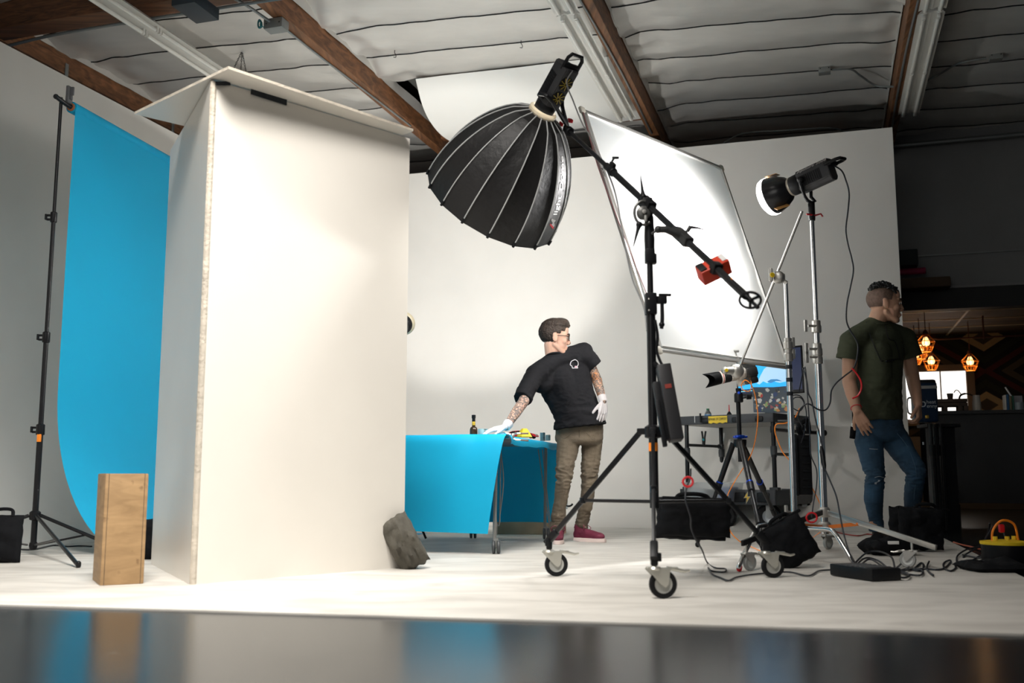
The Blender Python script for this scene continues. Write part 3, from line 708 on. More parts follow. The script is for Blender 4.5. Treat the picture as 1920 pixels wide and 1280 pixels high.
# ================================================================== ROLLING BOOM STAND
def caster(parent, P, rw=.062, yaw=0.0, m=None, hub=None, wide=.024, name='caster', trail=.035, dark=True, lbl=None, stem=None):
    """P: floor point under the swivel stem; the wheel trails off along yaw"""
    d = V((math.cos(yaw), math.sin(yaw), 0)); n = V((-d.y, d.x, 0)); up = V((0, 0, 1)); C0 = V((P.x, P.y, P.z))+d*trail+up*rw
    h = stem or rw*2.35
    b = nb(); tube(b, [V((P.x, P.y, P.z+rw*2.05)), V((P.x, P.y, P.z+h+.01))], rw*.16, 10); lathe(b, [(rw*.42, 0), (rw*.50, rw*.10), (rw*.40, rw*.24), (0, rw*.28)], V((P.x, P.y, P.z+rw*1.98)), 16)
    for s in (-1, 1):
        poly(b, [(-rw*.62, rw*1.05), (-rw*.50, rw*1.20), (rw*1.15, rw*1.05), (rw*1.05, rw*.82), (rw*.95+0, 0-.0), (rw*.72+0, -rw*.22), (rw*.42, -rw*.02)], .003, frame(V((P.x, P.y, P.z))+up*rw+n*s*(wide/2+.004), d, up, n))
    bx(b, frame(V((P.x, P.y, P.z))+d*rw*.3+up*(rw*2.09), d, n, up), (rw*1.7, wide+.012, .004), .001)
    fk = obj(name, b, m or K['zinc'], parent, label=lbl)
    b = nb(); Mw = frame(C0, d, up, n)
    lathe(b, [(rw*.62, -wide*.42), (rw*.9, -wide*.5), (rw, -wide*.3), (rw, wide*.3), (rw*.9, wide*.5), (rw*.62, wide*.42)], Mw, 32, cap=False); obj('wheel', b, K['rubber'] if dark else mat('grey_wheel_rubber', (.35, .36, .35), .5), fk)
    b = nb(); lathe(b, [(0, -wide*.5), (rw*.12, -wide*.52), (rw*.14, -wide*.3), (rw*.45, -wide*.28), (rw*.64, -wide*.44), (rw*.64, wide*.44), (rw*.45, wide*.28), (rw*.14, wide*.3), (rw*.12, wide*.52), (0, wide*.5)], Mw, 28, cap=False); obj('hub', b, hub or mat('grey_hub', (.42, .42, .39), .4, metal=.3), fk)
    b = nb(); tube(b, [V((P.x, P.y, P.z))+d*rw*.9+up*rw*2.12, V((P.x, P.y, P.z))+d*rw*1.6+up*rw*2.0, V((P.x, P.y, P.z))+d*rw*2.2+up*(rw*1.86), V((P.x, P.y, P.z))+d*rw*2.6+up*(rw*1.93)], [rw*.14, rw*.16, rw*.12, rw*.08], 6); bx(b, frame(V((P.x, P.y, P.z))+d*rw*1.3+up*rw*2.12, d, n, up), (rw*.8, wide*.9, rw*.1), .002); obj('brake_lever', b, m or K['zinc'], fk)
    return fk
W1, W2, W3 = az(1228, 1122, FZ), az(1030, 1080, FZ), az(1437, 1083, FZ)
BP = (W1+W2+W3)/3; BP = V((.672, BP.y, FZ))
bs_ = thing('boom_stand', 'large black rolling boom stand on three casters in the foreground', 'light stand', BP)
hub = at(1225, 808, BP.y).z; low = at(1225, 940, BP.y).z
zt = at(1214, 395, BP.y).z
b = nb(); tube(b, [V((BP.x, BP.y, low-.03)), V((BP.x, BP.y, at(1218, 555, BP.y).z))], .0215, 16); obj('pole', b, K['blackmet'], bs_)
b = nb(); tube(b, [V((BP.x, BP.y, at(1218, 560, BP.y).z)), V((BP.x, BP.y, zt))], .0145, 16); obj('pole', b, K['blackmet'], bs_)
b = nb(); za, zb = at(1218, 590, BP.y).z, at(1218, 550, BP.y).z; Mi = V((BP.x, BP.y, (za+zb)/2))
bx(b, Mi, (.054, .058, zb-za), .006); bx(b, Mi+V((.05, 0, .02)), (.055, .03, .035), .004); bx(b, Mi+V((.07, 0, .045)), (.06, .016, .012), .003); tube(b, cr([Mi+V((.055, 0, .03)), Mi+V((.055, 0, -.07)), Mi+V((.05, 0, -.12))], 4), .009, 8); ball(b, Mi+V((.052, 0, -.10)), .014)
co = obj('collar', b, K['dark'], bs_)
b = nb()
for dz in (-.035, .02): ball(b, Mi+V((-.012, -.03, dz)), .005)
obj('bolt', b, K['dullsteel'], co)
b = nb(); zc = at(1216, 480, BP.y).z; bx(b, V((BP.x, BP.y, zc)), (.046, .05, .07), .006); bx(b, V((BP.x+.012, BP.y, zc-.015)), (.04, .045, .05), .006); lathe(b, [(.024, 0), (.026, .05), (.022, .17)], V((BP.x, BP.y, zc+.03)), 14); obj('collar', b, K['dark'], bs_)
b = nb(); lathe(b, [(.024, -.035), (.04, -.03), (.04, .02), (.024, .03)], V((BP.x, BP.y, hub)), 16)
for Wk in (W1, W2, W3):
    d = V((Wk.x-BP.x, Wk.y-BP.y, 0)).normalized(); bx(b, frame(V((BP.x, BP.y, hub))+d*.05, d, V((-d.y, d.x, 0)), V((0, 0, 1))), (.06, .03, .03), .005)
obj('leg_hub', b, K['dark'], bs_)
b = nb(); lathe(b, [(.0225, -.02), (.0225, .02)], V((BP.x, BP.y, hub-.075)), 16, cap=False); obj('orange_band', b, K['orange'], bs_, label='orange band')
for Wk in (W1, W2, W3):
    d = V((Wk.x-BP.x, Wk.y-BP.y, 0)); Lh = d.length; d.normalize(); n = V((-d.y, d.x, 0))
    a = V((BP.x, BP.y, hub-.005))+d*.07; e = V((Wk.x, Wk.y, .185)); ax_ = (e-a).normalized()
    b = nb(); bx(b, axisf((a+e)/2, ax_), (.018, .024, (e-a).length), .004)
    lg = obj('leg', b, K['blackmet'], bs_)
    b = nb(); bx(b, axisf(e-ax_*.02, ax_), (.034, .034, .09), .008); bx(b, V((e.x, e.y, e.z-.02)), (.03, .03, .05), .007); bx(b, e+n*.017+V((0, 0, -.01)), (.024, .024, .035), .004); obj('leg_end', b, K['dark'], lg)
    b = nb(); mdp = a+(e-a)*.62 if Wk is not W1 else a+(e-a)*.5
    tube(b, [mdp, V((BP.x, BP.y, low))+d*.02], .0085, 8); bx(b, mdp, (.03, .03, .03), .006); obj('brace', b, K['blackmet'], lg)
    caster(lg, Wk, .058, 0.15 if Wk is not W2 else .1, stem=.145)
# boom and pivot
PV = at(1213, 382, BP.y); BE = at(1064, 243, 5.68); bd = (BE-PV).normalized()
BRR = PV-bd*((BE-PV).length*.70)
tgt = at(1392, 523, 3.95)
best = min([PV-bd*(k*.01) for k in range(40, 200)], key=lambda q: abs((V((0, 0, CAMH))+(q-V((0, 0, CAMH)))) .x/q.y - ray(1398, 530).x/ray(1398, 530).y))
BRR = best
boom = thing('counterweighted_boom', 'black counterweighted boom arm slanting across on top of the rolling stand', 'boom', PV)
b = nb(); tube(b, [BRR, PV, PV+bd*(BE-PV).length*.45], .0165, 16); obj('boom_tube', b, K['blackmet'], boom)
b = nb(); tube(b, [PV+bd*(BE-PV).length*.40, BE], .0125, 16); obj('boom_tube', b, K['blackmet'], boom)
def bp_(u): # point of the boom nearest to image column u
    return min([BRR.lerp(BE, k/400) for k in range(401)], key=lambda q: abs(q.x/q.y-ray(u, 400).x/ray(u, 400).y))
sl = PV+bd*(BE-PV).length*.42; Ms = axisf(sl, bd)
b = nb(); lathe(b, [(.020, -.055), (.024, -.05), (.024, -.01), (.020, 0), (.020, .05), (.016, .055)], Ms, 16); bx(b, Ms, (.02, .045, .05), .005, off=(0, .02, -.02)); tube(b, [sl+V((0, 0, .02)), sl+V((.02, -.01, .055))], .005, 6); bx(b, sl+V((.03, -.01, .06)), (.035, .01, .012), .003); obj('boom_collar', b, K['dark'], boom)
for uu, c_ in ((1143, K['red']),):
    q = bp_(uu); b = nb(); lathe(b, [(.0180, -.010), (.0182, .010)], axisf(q, bd), 16, cap=False); obj('red_band', b, c_, boom, label='red band')
# pivot head
b = nb(); Mp = axisf(PV, bd); bx(b, Mp, (.05, .055, .12), .008); q = PV+V((-.01, -.03, -.06))
obj('boom_clamp', b, K['dark'], boom)
b = nb(); Mq = frame(PV+V((-.022, -.035, -.055)), V((1, 0, 0)), V((0, 0, 1)), V((0, -1, 0)))
ring = [V((.045*math.cos(t_*math.pi/10+1.0), .06*math.sin(t_*math.pi/10+1.0), 0)) for t_ in range(15)]
tube(b, [Mq @ r_ for r_ in ring], .007, 8); lathe(b, [(.0, -.012), (.034, -.012), (.034, .008), (.026, .014), (0, .016)], Mq, 20)
hd = obj('pivot_head', b, mat('worn_black_casting', (.10, .10, .095), .35, metal=.4), boom)
b = nb(); lathe(b, [(0, 0), (.011, 0), (.010, .03), (0, .032)], Mq, 12); bx(b, Mq, (.014, .035, .02), .004, off=(.008, -.03, .012)); obj('pivot_pin', b, K['dullsteel'], hd)
b = nb(); lathe(b, [(.017, 0), (.022, .02), (.022, .05), (.016, .06)], V((BP.x, BP.y, zt-.03)), 14); bx(b, V((BP.x-.01, BP.y-.01, zt+.03)), (.05, .05, .06), .008); obj('pivot_base', b, K['dark'], boom)
for a_, d_ in ((PV+V((-.02, -.02, .03)), V((-.12, -.05, 1))), (PV+V((-.045, -.04, -.115)), V((-.28, -.05, -1)))):
    d_.normalize(); b = nb(); tube(b, [a_, a_+d_*.03, a_+d_*.115], [.014, .008, .0015], 8); ball(b, a_, .016); obj('spike_handle', b, K['dark'], boom)
q = bp_(1278); b = nb(); Mh = axisf(q, bd); bx(b, Mh, (.05, .05, .15), .012); tube(b, [q+V((-.0, -.01, -.0)), at(1248, 430, q.y-.02), at(1234, 430, q.y-.02)], [.020, .017, .016], 12); ball(b, at(1234, 430, q.y-.02), .018); tube(b, [at(1232, 432, q.y-.02), at(1222, 438, q.y-.02)], .006, 6)
tube(b, [q+V((.02, -.02, .02)), q+V((.035, -.02, .045))], .010, 8); tube(b, [q+V((.03, -.02, .04)), q+V((.06, -.03, .035)), q+V((.115, -.03, .022))], [.009, .006, .0015], 8)
obj('crank_handle', b, mat('ribbed_black_grip', (.02, .021, .022), .5, bump=.4, bscale=120), boom)
# counterweight: a thing of its own hung on the boom
q = bp_(1339); cw = thing('counterweight', 'red boxy counterweight clamped near the low end of the boom', 'weight', q)
Mw = frame(q+V((0, .035, 0)), bd.cross(V((0, 1, 0))).normalized(), V((0, 1, 0)), bd)
Mr = axisf(q+V((.0, .05, .004)), bd, V((0, 1, 0)))
b = nb(); bx(b, Mr, (.135, .07, .075), .006); obj('weight_body', b, mat('red_painted_steel', (.62, .05, .02), .4), cw)
b = nb(); bx(b, Mr, (.03, .012, .06), .001, off=(-.05, -.0355, 0)); bx(b, axisf(q, bd), (.045, .05, .045), .008); obj('weight_clamp', b, K['dark'], cw)
b = nb(); bx(b, Mr, (.022, .002, .05), .0, off=(.052, -.037, .0)); 
bx(b, Mr, (.022, .002, .05), .0, off=(-.052, -.037, .0)); obj('paper_label', b, K['white'], cw, label='white label')
# crank wheel on the low end
b = nb(); tube(b, [BRR, BRR-bd*.05], [.013, .010], 10); Mwh = axisf(BRR-bd*.035, bd+V((.55, .1, .5)))
tube(b, [Mwh @ V((.042*math.cos(k*math.pi/12), .042*math.sin(k*math.pi/12), 0)) for k in range(24)], .0055, 8, closed=True)
for k in range(3): tube(b, [Mwh @ V((0, 0, 0)), Mwh @ V((.042*math.cos(k*2.094+.6), .042*math.sin(k*2.094+.6), 0))], .006, 6)
tube(b, [BRR-bd*.04, BRR-bd*.09], [.006, .008], 8); ball(b, BRR-bd*.095, .010)
obj('crank_wheel', b, K['dark'], boom)
b = nb(); q = bp_(1365); tube(b, cr([q+V((0, -.018, .012)), q+V((.01, -.02, -.004)), q+V((.025, -.02, -.012))]), .003, 6); obj('yellow_tag', b, K['orange'], boom, label='orange tie')

# ================================================================== SOFTBOX DOME
RC0 = at(1016, 212, 5.62); OC = at(921, 383, 6.02)
dax = (OC-RC0).normalized(); DL = (OC-RC0).length
dm = thing('softbox_dome', 'big black parabolic softbox dome with silver ribs hanging off the boom', 'softbox', RC0)
dx_ = dax.orthogonal().normalized(); ux = V((0, 0, 1)); dx_ = dax.cross(ux).normalized(); dy_ = dax.cross(dx_).normalized()
DRM = .435
def drad(s):          # s 0..1 along the axis
    return .078+(DRM-.078)*math.sin(min(1, s**.78)*math.pi/2)**.85
NS = 16
def dpt(k, s, off=0, mid=0):
    a = 2*math.pi*k/NS+.11; r = drad(s)+off
    return RC0+dax*(DL*s)+(dx_*math.cos(a)+dy_*math.sin(a))*r
def dpan(k, f, s, off=0):      # point on the flat-ish cloth between rib k and k+1
    p_ = dpt(k, s).lerp(dpt(k+1, s), f); c = RC0+dax*(DL*s); n = (p_-c).normalized(); return p_+n*(off-.012*math.sin(math.pi*f)*s*(1-s)*2)
cl = mat('black_softbox_nylon', (.009, .0085, .009), .5, bump=.5, bscale=18)
b = nb()
for k in range(NS):
    g = [[b.verts.new(dpan(k, f/4, s/18)) for s in range(19)] for f in range(5)]
    for i in range(4):
        for j in range(18): b.faces.new((g[i][j], g[i+1][j], g[i+1][j+1], g[i][j+1]))
bmesh.ops.remove_doubles(b, verts=b.verts, dist=1e-4)
obj('dome_cloth', b, cl, dm, angle=14)
b = nb()
for k in range(NS):
    g = [[b.verts.new(dpan(k, f/2, s/12, -.008)) for s in range(13)] for f in range(3)]
    for i in range(2):
        for j in range(12): b.faces.new((g[i][j], g[i+1][j], g[i+1][j+1], g[i][j+1]))
obj('silver_lining', b, mat('silver_lining', (.7, .7, .7), .3, metal=.6), dm)
rib = mat('pale_grey_piping', (.50, .51, .51), .4)
for k in range(NS):
    b = nb(); tube(b, [dpt(k, s/16, .004) for s in range(17)], .0042, 6); rb = obj('rib', b, rib, dm)
    b = nb(); e = dpt(k, 1, .004); e0 = dpt(k, .955, .005); tube(b, [e0, e+(e-e0)*.1], .0085, 6); obj('rib_pocket', b, K['dark'], rb)
b = nb(); lathe(b, [(.074, -.03), (.086, -.02), (.086, .006), (.080, .012)], axisf(RC0, dax), 32, cap=False); solid(b, None, .004); obj('speed_ring', b, mat('cream_ring', (.72, .66, .55), .35, metal=.3), dm)
b = nb(); c = [dpt(k, 1, -.004) for k in range(NS)]; ctr = b.verts.new(OC+dax*.03); vs = [b.verts.new(q) for q in c]
for k in range(NS): b.faces.new((ctr, vs[k], vs[(k+1) % NS]))
obj('front_diffuser', b, mat('lit_dome_diffusion', (.9, .9, .88), .9, emit=(1, .97, .92), es=20.0), dm)
# printed lettering up one panel
KP = 12
def dmap(tb, k, s0, ds, f0, df, flip=1):
    for v_ in tb.verts:
        s = s0-ds*v_.co.x; f = f0+df*v_.co.y*flip
        v_.co = dpan(k, f, s, .004+v_.co.z)
    return tb
def findpan():
    best = None
    for k in range(NS):
        q = dpan(k, .5, .72); d = q-V((0, 0, CAMH)); fw = d.y*_c+d.z*_s; u = 960+FPX*d.x/fw; nrm = (q-(RC0+dax*DL*.72)).normalized()
        if nrm.dot(-d.normalized()) > .12 and (best is None or u > best[0]): best = (u, k)
    return best[1]
KP = findpan()
wp = mat('printed_white_ink', (.85, .84, .84), .5); wr = mat('printed_red_ink', (.75, .03, .05), .5)
tt = textbm('light', (.070), .0005, 'LEFT', .15); b = nb(); join(b, dmap(tt, KP, .68, 1/DL, .5, 1/.15), 0)
tt = textbm('Dome', (.070), .0005, 'LEFT', .15); t2 = dmap(tt, KP, .68-.145/DL, 1/DL, .5, 1/.15); join(b, t2, 0); obj('lettering', b, wp, dm, label='white lettering up one panel')
b = nb(); t = bmesh.new(); poly(t, [(-.078, -.035), (-.066, -.035), (-.045, -.018), (-.034, -.03), (-.012, .03), (-.024, .03), (-.048, -.004), (-.060, .012)], .001); join(b, dmap(t, KP, .68, 1/DL, .5, 1/.15), 0); obj('logo', b, wp, dm, label='white angular logo')
b = nb(); t = bmesh.new(); poly(t, [(-.094, -.035), (-.080, -.035), (-.044, .026), (-.054, .026)], .001); join(b, dmap(t, KP, .68, 1/DL, .5, 1/.15), 0); obj('logo', b, wr, dm, label='red stroke of the logo')
# lamp body in the dome
def lamp_body(t, P, ax, rollup, L=.33, hw=.060, logo=None, handle=True, scr=False):
    """P: front mount ring, ax: direction the light points"""
    z = -ax; y = rollup-z*rollup.dot(z); y.normalize(); x = y.cross(z); M = frame(P, x, y, z)
    b = nb(); lathe(b, [(.056, -.01), (.062, 0), (.064, .05), (.058, .06)], M, 28); obj('mount_collar', b, K['dark'], t)
    b = nb()
    t_ = bmesh.new(); sec = [(-hw, -.05), (-hw, .035), (-hw*.68, .068), (hw*.68, .068), (hw, .035), (hw, -.05), (hw*.6, -.072), (-hw*.6, -.072)]
    A = [t_.verts.new((p_[0], p_[1], .055)) for p_ in sec]; B_ = [t_.verts.new((p_[0], p_[1], L)) for p_ in sec]
    t_.faces.new(A[::-1]); t_.faces.new(B_)
    for i in range(8): t_.faces.new((A[i], A[(i+1) % 8], B_[(i+1) % 8], B_[i]))
    bmesh.ops.bevel(t_, geom=t_.edges[:], offset=.004, segments=2, affect='EDGES'); bmesh.ops.transform(t_, matrix=M, verts=t_.verts); join(b, t_)
    obj('housing', b, mat('dark_lamp_housing', (.030, .031, .034), .38), t)
    b = nb()
    for s in (-1, 1):
        bx(b, M, (.002, .07, L*.55), .0, off=(s*(hw+.001), -.008, L*.52))
        for k in range(10): bx(b, M, (.003, .055, .006), .001, off=(s*(hw+.0025), -.008, L*.30+k*L*.05))
    obj('vent', b, K['dark'], t)
    b = nb()   # rear handle loop
    pts = [(-.05, 0), (-.05, .075), (-.035, .10), (.035, .10), (.05, .075), (.05, 0)]
    tube(b, [M @ V((x_, .03, L-.02+y_)) for x_, y_ in pts], .011, 8); bx(b, M, (.10, .03, .05), .008, off=(0, .028, L+.0)); obj('handle', b, K['dark'], t)
    return M
hl = thing('studio_lamp', 'black studio lamp with round yellow-green vents plugged into the softbox dome', 'studio light', RC0)
Mh = lamp_body(hl, RC0-dax*.02, dax, V((.55, -.75, .3)), L=.30)
for k, zz in enumerate((.12, .215)):
    b = nb(); lathe(b, [(.045, 0), (.045, .003), (.0, .004)], Mh @ Matrix.Translation((0, .067, zz)) @ Matrix.Rotation(-math.pi/2, 4, 'X'), 20)
    for q in range(9): 
        a = q*.698; tube(b, [Mh @ V((.008*math.cos(a), .073, zz+.008*math.sin(a))), Mh @ V((.040*math.cos(a+.3), .073, zz+.040*math.sin(a+.3)))], .0025, 5, mi=1)
    obj('fan_vent', b, [K['dark'], mat('olive_yellow_fan', (.30, .22, .02), .5)], hl)
# yoke and boom end
b = nb(); Jn = BE; Yk = RC0-dax*.11
tube(b, cr([Yk+dx_*.085, Yk+dx_*.09-dax*0+V((0, 0, -.05)), Jn+V((.0, 0, .02))], 5), .012, 8); tube(b, cr([Yk-dx_*.085, Yk-dx_*.05+V((.03, -.05, -.04)), Jn+V((.0, 0, .02))], 5), .012, 8); obj('yoke', b, K['dark'], hl)
b = nb(); bx(b, axisf(BE+bd*.0, bd), (.035, .035, .07), .006); lathe(b, [(.022, -.02), (.028, -.015), (.028, .015), (.022, .02)], axisf(BE-bd*.035, bd), 16); obj('boom_spigot', b, K['dark'], boom)
b = nb(); bx(b, axisf(BE+V((.006, -.02, .0)), bd), (.022, .016, .035), .003); obj('brass_pin', b, mat('brass', (.75, .45, .08), .3, metal=.8), boom)
b = nb(); bx(b, axisf(BE+bd*.09+V((-.01, -.02, 0)), bd), (.012, .02, .045), .003); obj('red_lever', b, K['red'], hl, label='red tightening lever'); b = nb(); bx(b, axisf(BE+bd*.06+V((.035, -.02, .03)), bd), (.025, .02, .035), .003); obj('red_lever', b, K['red'], hl, label='red tightening lever')
# lamp cable running from head down to the boom and the ballast
cable('lamp_cable', [Mh @ V((0, .06, .30)), Mh @ V((.03, .11, .24)), at(1075, 190, 5.5), at(1092, 232, 5.4), at(1110, 262, 5.3), at(1150, 350, 5.2), at(1168, 440, 5.1), at(1185, 520, 4.95), at(1207, 575, 4.85), at(1213, 620, 4.79)], .0042, mat('grey_cable', (.16, .16, .16), .4), 'thin grey cable running from the dome lamp down along the boom')

# ================================================================== DIFFUSION FRAME
k_ = 1.36
DC = [V((x*k_, y*k_, .51+(z-.51)*k_)) for x, y, z in ((.33, 4.50, 2.21), (1.17, 5.39, 2.21), (1.44, 5.15, 1.06), (.63, 4.24, 1.04))]
df = thing('diffusion_frame', 'white square diffusion cloth stretched on a metal frame, glowing from the lamp', 'diffuser', sum(DC, V((0, 0, 0)))/4)
dn = (DC[1]-DC[0]).cross(DC[3]-DC[0]).normalized()
b = nb()
def fd(i, j):
    q = DC[0].lerp(DC[1], i).lerp(DC[3].lerp(DC[2], i), j)
    e = min(i, 1-i, j, 1-j)
    wr_ = .012*noise.noise(V((i*3+j*2, (i+j)*9, 1)))*math.exp(-e*7)+.008*math.sin(22*(i*.3+j))*math.exp(-(1-j)*7)*j
    return q+dn*wr_
grid(b, fd, 60, 60)
dmat = bpy.data.materials.new('white_diffusion_silk'); dmat.use_nodes = True; nt = dmat.node_tree; n = nt.nodes; L = nt.links
p = n['Principled BSDF']; p.inputs['Base Color'].default_value = (.86, .85, .83, 1); p.inputs['Roughness'].default_value = .9
tr = n.new('ShaderNodeBsdfTranslucent'); tr.inputs[0].default_value = (.90, .89, .86, 1); ms = n.new('ShaderNodeMixShader'); ms.inputs[0].default_value = .66
L.new(p.outputs[0], ms.inputs[1]); L.new(tr.outputs[0], ms.inputs[2]); L.new(ms.outputs[0], n['Material Output'].inputs['Surface'])
obj('diffusion_cloth', b, dmat, df, angle=80)
frm = mat('brushed_aluminium', (.55, .54, .51), .3, metal=.8)
for i in range(4):
    b = nb(); a, c = DC[i], DC[(i+1) % 4]; bx(b, axisf((a+c)/2, (c-a), dn), (.018, .018, (c-a).length+.02), .003); obj('frame_bar', b, frm, df)
b = nb()
for i in range(4):                                   # folded cloth sleeve along each side
    a, c = DC[i], DC[(i+1) % 4]; mid_ = sum(DC, V((0, 0, 0)))/4; iv = (mid_-(a+c)/2).normalized()
    bx(b, axisf((a+c)/2+iv*.025, (c-a), dn), (.0035, .03, (c-a).length-.04), .001)
obj('cloth_sleeve', b, mat('white_hem_cloth', (.7, .69, .66), .8), df)
b = nb()
for i in range(4): bx(b, axisf(DC[i], dn), (.045, .045, .022), .006)
obj('corner_bracket', b, mat('cream_bracket', (.5, .47, .40), .5), df)
for (u, v, uu, vv, i) in ((1377, 482, 1386, 500, 1), (1131, 330, 1136, 345, 3)):
    a, c = DC[i], DC[(i+1) % 4]; f = .42 if i == 1 else .72
    tt = textbm('matthews' if i == 1 else 'no.4', .036, .0004); q = a.lerp(c, f) ; z_ = -dn if dn.y > 0 else dn
    x_ = (c-a).normalized(); y_ = z_.cross(x_)
    bmesh.ops.transform(tt, matrix=frame(q+z_*.0105, x_, y_, z_), verts=tt.verts); obj('printed_mark', tt, K['dark'], df)
cable('safety_cord', [DC[0]+V((.005, -.02, -.02)), DC[0].lerp(DC[3], .25)+V((-.02, -.03, 0)), DC[0].lerp(DC[3], .5)+V((0, -.03, 0)), DC[0].lerp(DC[3], .8)+V((.03, -.03, 0))], .0022, mat('dark_red_cord', (.25, .05, .06), .6), 'thin dark cord hanging down the left bar of the diffusion frame', 'cord')

# ================================================================== LAMP STAND AT THE RIGHT
SB = V((1.885, 6.1, FZ)); zl = at(1512, 396, 6.1).z
lb = thing('roller_stand', 'tall chrome roller stand carrying the bare lamp at the right', 'light stand', SB)
zs = [at(1520, 655, 6.1).z, at(1518, 612, 6.1).z]
b = nb(); tube(b, [SB+V((0, 0, .15)), V((SB.x, SB.y, zs[0]))], .0225, 18); obj('pole', b, K['chrome'], lb)
b = nb(); tube(b, [V((SB.x, SB.y, zs[0])), V((SB.x, SB.y, zs[1]+.01))], .0165, 16); obj('pole', b, K['chrome'], lb)
b = nb(); tube(b, [V((SB.x, SB.y, zs[1])), V((SB.x, SB.y, zl+.04))], .0135, 16); obj('pole', b, K['chrome'], lb)
for z, s in ((zs[0]-.05, -1), (zs[0]-.0, -1), (zs[1], -1)):
    b = nb(); lathe(b, [(.026, -.04), (.030, -.035), (.030, .0), (.026, .01), (.026, .035), (.018, .04)], V((SB.x, SB.y, z)), 18); tube(b, [V((SB.x, SB.y-.02, z)), V((SB.x+s*.06, SB.y-.03, z))], .008, 8); co = obj('collar', b, K['dullsteel'], lb)
    b = nb(); q = V((SB.x+s*.075, SB.y-.03, z)); bx(b, q, (.02, .016, .075), .006); obj('t_handle', b, K['dullsteel'], co)
LE = az(1712, 1064, FZ); 
for (u, v, kind) in ((1712, 1064, 'near'), (1400, 1070, 'left'), (0, 0, 'back')):
    W = az(u, v, FZ) if kind != 'back' else SB+V((.25, .80, 0))
    d = V((W.x-SB.x, W.y-SB.y, 0)); Ld = d.length; d.normalize()
    top = V((SB.x, SB.y, at(1540, 960, 6.1).z))+d*.03; e = W+V((0, 0, .150))
    e2 = e+(e-top).normalized()*(.16 if kind == 'near' else .04)
    b = nb(); bx(b, axisf((top+e2)/2, e2-top), (.016, .030, (e2-top).length), .003); lg = obj('leg', b, frm if kind == 'near' else K['dark'], lb)
    b = nb(); a = V((SB.x, SB.y, .20))+d*.03; c = top.lerp(e, .38)+V((0, 0, -.01)); bx(b, axisf((a+c)/2, c-a), (.006, .022, (c-a).length), .001); ball(b, c, .012); obj('strut', b, mat('orange_painted_strut', (.62, .16, .02), .4), lg)
    caster(lg, W, .043, 2.6 if kind == 'near' else .6, m=frm, hub=mat('pale_grey_hub', (.6, .62, .6), .4), dark=False, trail=.025, stem=.125)
b = nb(); lathe(b, [(.030, -.03), (.036, -.02), (.036, .02), (.028, .03)], V((SB.x, SB.y, .2)), 16); lathe(b, [(.030, -.03), (.036, -.02), (.036, .02), (.028, .03)], V((SB.x, SB.y, at(1540, 960, 6.1).z)), 16); obj('leg_hub', b, K['dullsteel'], lb)
# lamp on it
rc = at(1500, 345, 6.1); fr = at(1452, 362, 6.22); lax = (at(1441, 367, 6.28)-at(1560, 312, 5.96)).normalized()
lc = thing('studio_lamp', 'black lamp with glowing bowl reflector aimed left at the diffusion cloth', 'studio light', rc)
LM = at(1487, 349, 6.13)
Ml = lamp_body(lc, LM, lax, V((0, -.2, 1)), L=.275, hw=.052)
b = nb(); Ma = axisf(LM, lax); lathe(b, [(.050, -.01), (.058, .0), (.062, .012), (.056, .02)], Ma, 28, cap=False); obj('speed_ring', b, mat('cream_ring', (.72, .66, .55), .35, metal=.3), lc)
b = nb(); lathe(b, [(.050, .015), (.080, .04), (.105, .085), (.117, .13), (.124, .165), (.12, .165), (.112, .12), (.047, .02)], Ma, 36, cap=False); obj('reflector', b, mat('black_spun_reflector', (.016, .016, .018), .25), lc)
b = nb(); lathe(b, [(.1235, .155), (.1245, .175), (.118, .194), (.098, .208), (.055, .218), (0, .220)], Ma, 36, cap=False); obj('diffusion_cap', b, mat('glowing_cap', (1, 1, 1), .6, emit=(1, .98, .96), es=9), lc)
b = nb(); stick(b, Ma @ V((.0, .118, .08)), Ma @ V((.0, .130, .16)), .05, V((0, 0, 1))); t_ = LM+lax*.09+V((.03, -.05, -.10)); stick(b, t_, t_+V((-.08, 0, -.03)), .05, V((0, -.5, 1)).normalized()); obj('gel_scrap', b, mat('amber_gel', (.6, .32, .1), .4), lc)
b = nb()   # yoke
mount = LM-lax*.09
sx_ = Ml.to_3x3() @ V((1, 0, 0)); yk0 = V((SB.x, SB.y, zl+.055))
for s in (-1, 1):
    tube(b, [mount+sx_*s*.068, mount+sx_*s*.068+V((0, 0, -.03)), V((yk0.x, yk0.y, yk0.z+.05))*.35+(mount+sx_*s*.066+V((0, 0, -.11)))*.65, yk0+sx_*s*.05+V((0, 0, .012)), yk0], .011, 8); ball(b, mount+sx_*s*.07, .022)
obj('yoke', b, K['dark'], lc)
b = nb(); lathe(b, [(.019, -.06), (.021, -.05), (.021, .05), (.017, .06)], V((SB.x, SB.y, zl+.0)), 16); obj('stand_receiver', b, K['dark'], lc)
b = nb(); tube(b, [V((SB.x+.015, SB.y-.01, zl-.03)), V((SB.x+.05, SB.y-.02, zl-.022)), V((SB.x+.062, SB.y-.02, zl-.04))], .006, 6); tube(b, [V((SB.x+.015, SB.y-.012, zl-.029)), V((SB.x-.04, SB.y-.024, zl-.024))], .006, 6); obj('red_lever', b, mat('dark_red_lever', (.35, .01, .015), .4), lc, label='dark red lever')
yl = Ml.to_3x3() @ V((0, 1, 0)); zl_ = Ml.to_3x3() @ V((0, 0, 1)); side = 1 if (sx_.y < 0) else -1
tt = textbm('Aputure 300d', .036, .0004); z_ = sx_*side; x_ = zl_ if True else -zl_; y_ = z_.cross(x_)
if y_.z < 0: x_ = -x_; y_ = z_.cross(x_)
nrm_ = (z_*.72+yl*.69).normalized(); y2 = nrm_.cross(x_)
bmesh.ops.transform(tt, matrix=frame(Ml @ V((side*.0455, .0535, .175))+nrm_*.004, x_, y2, nrm_), verts=tt.verts)
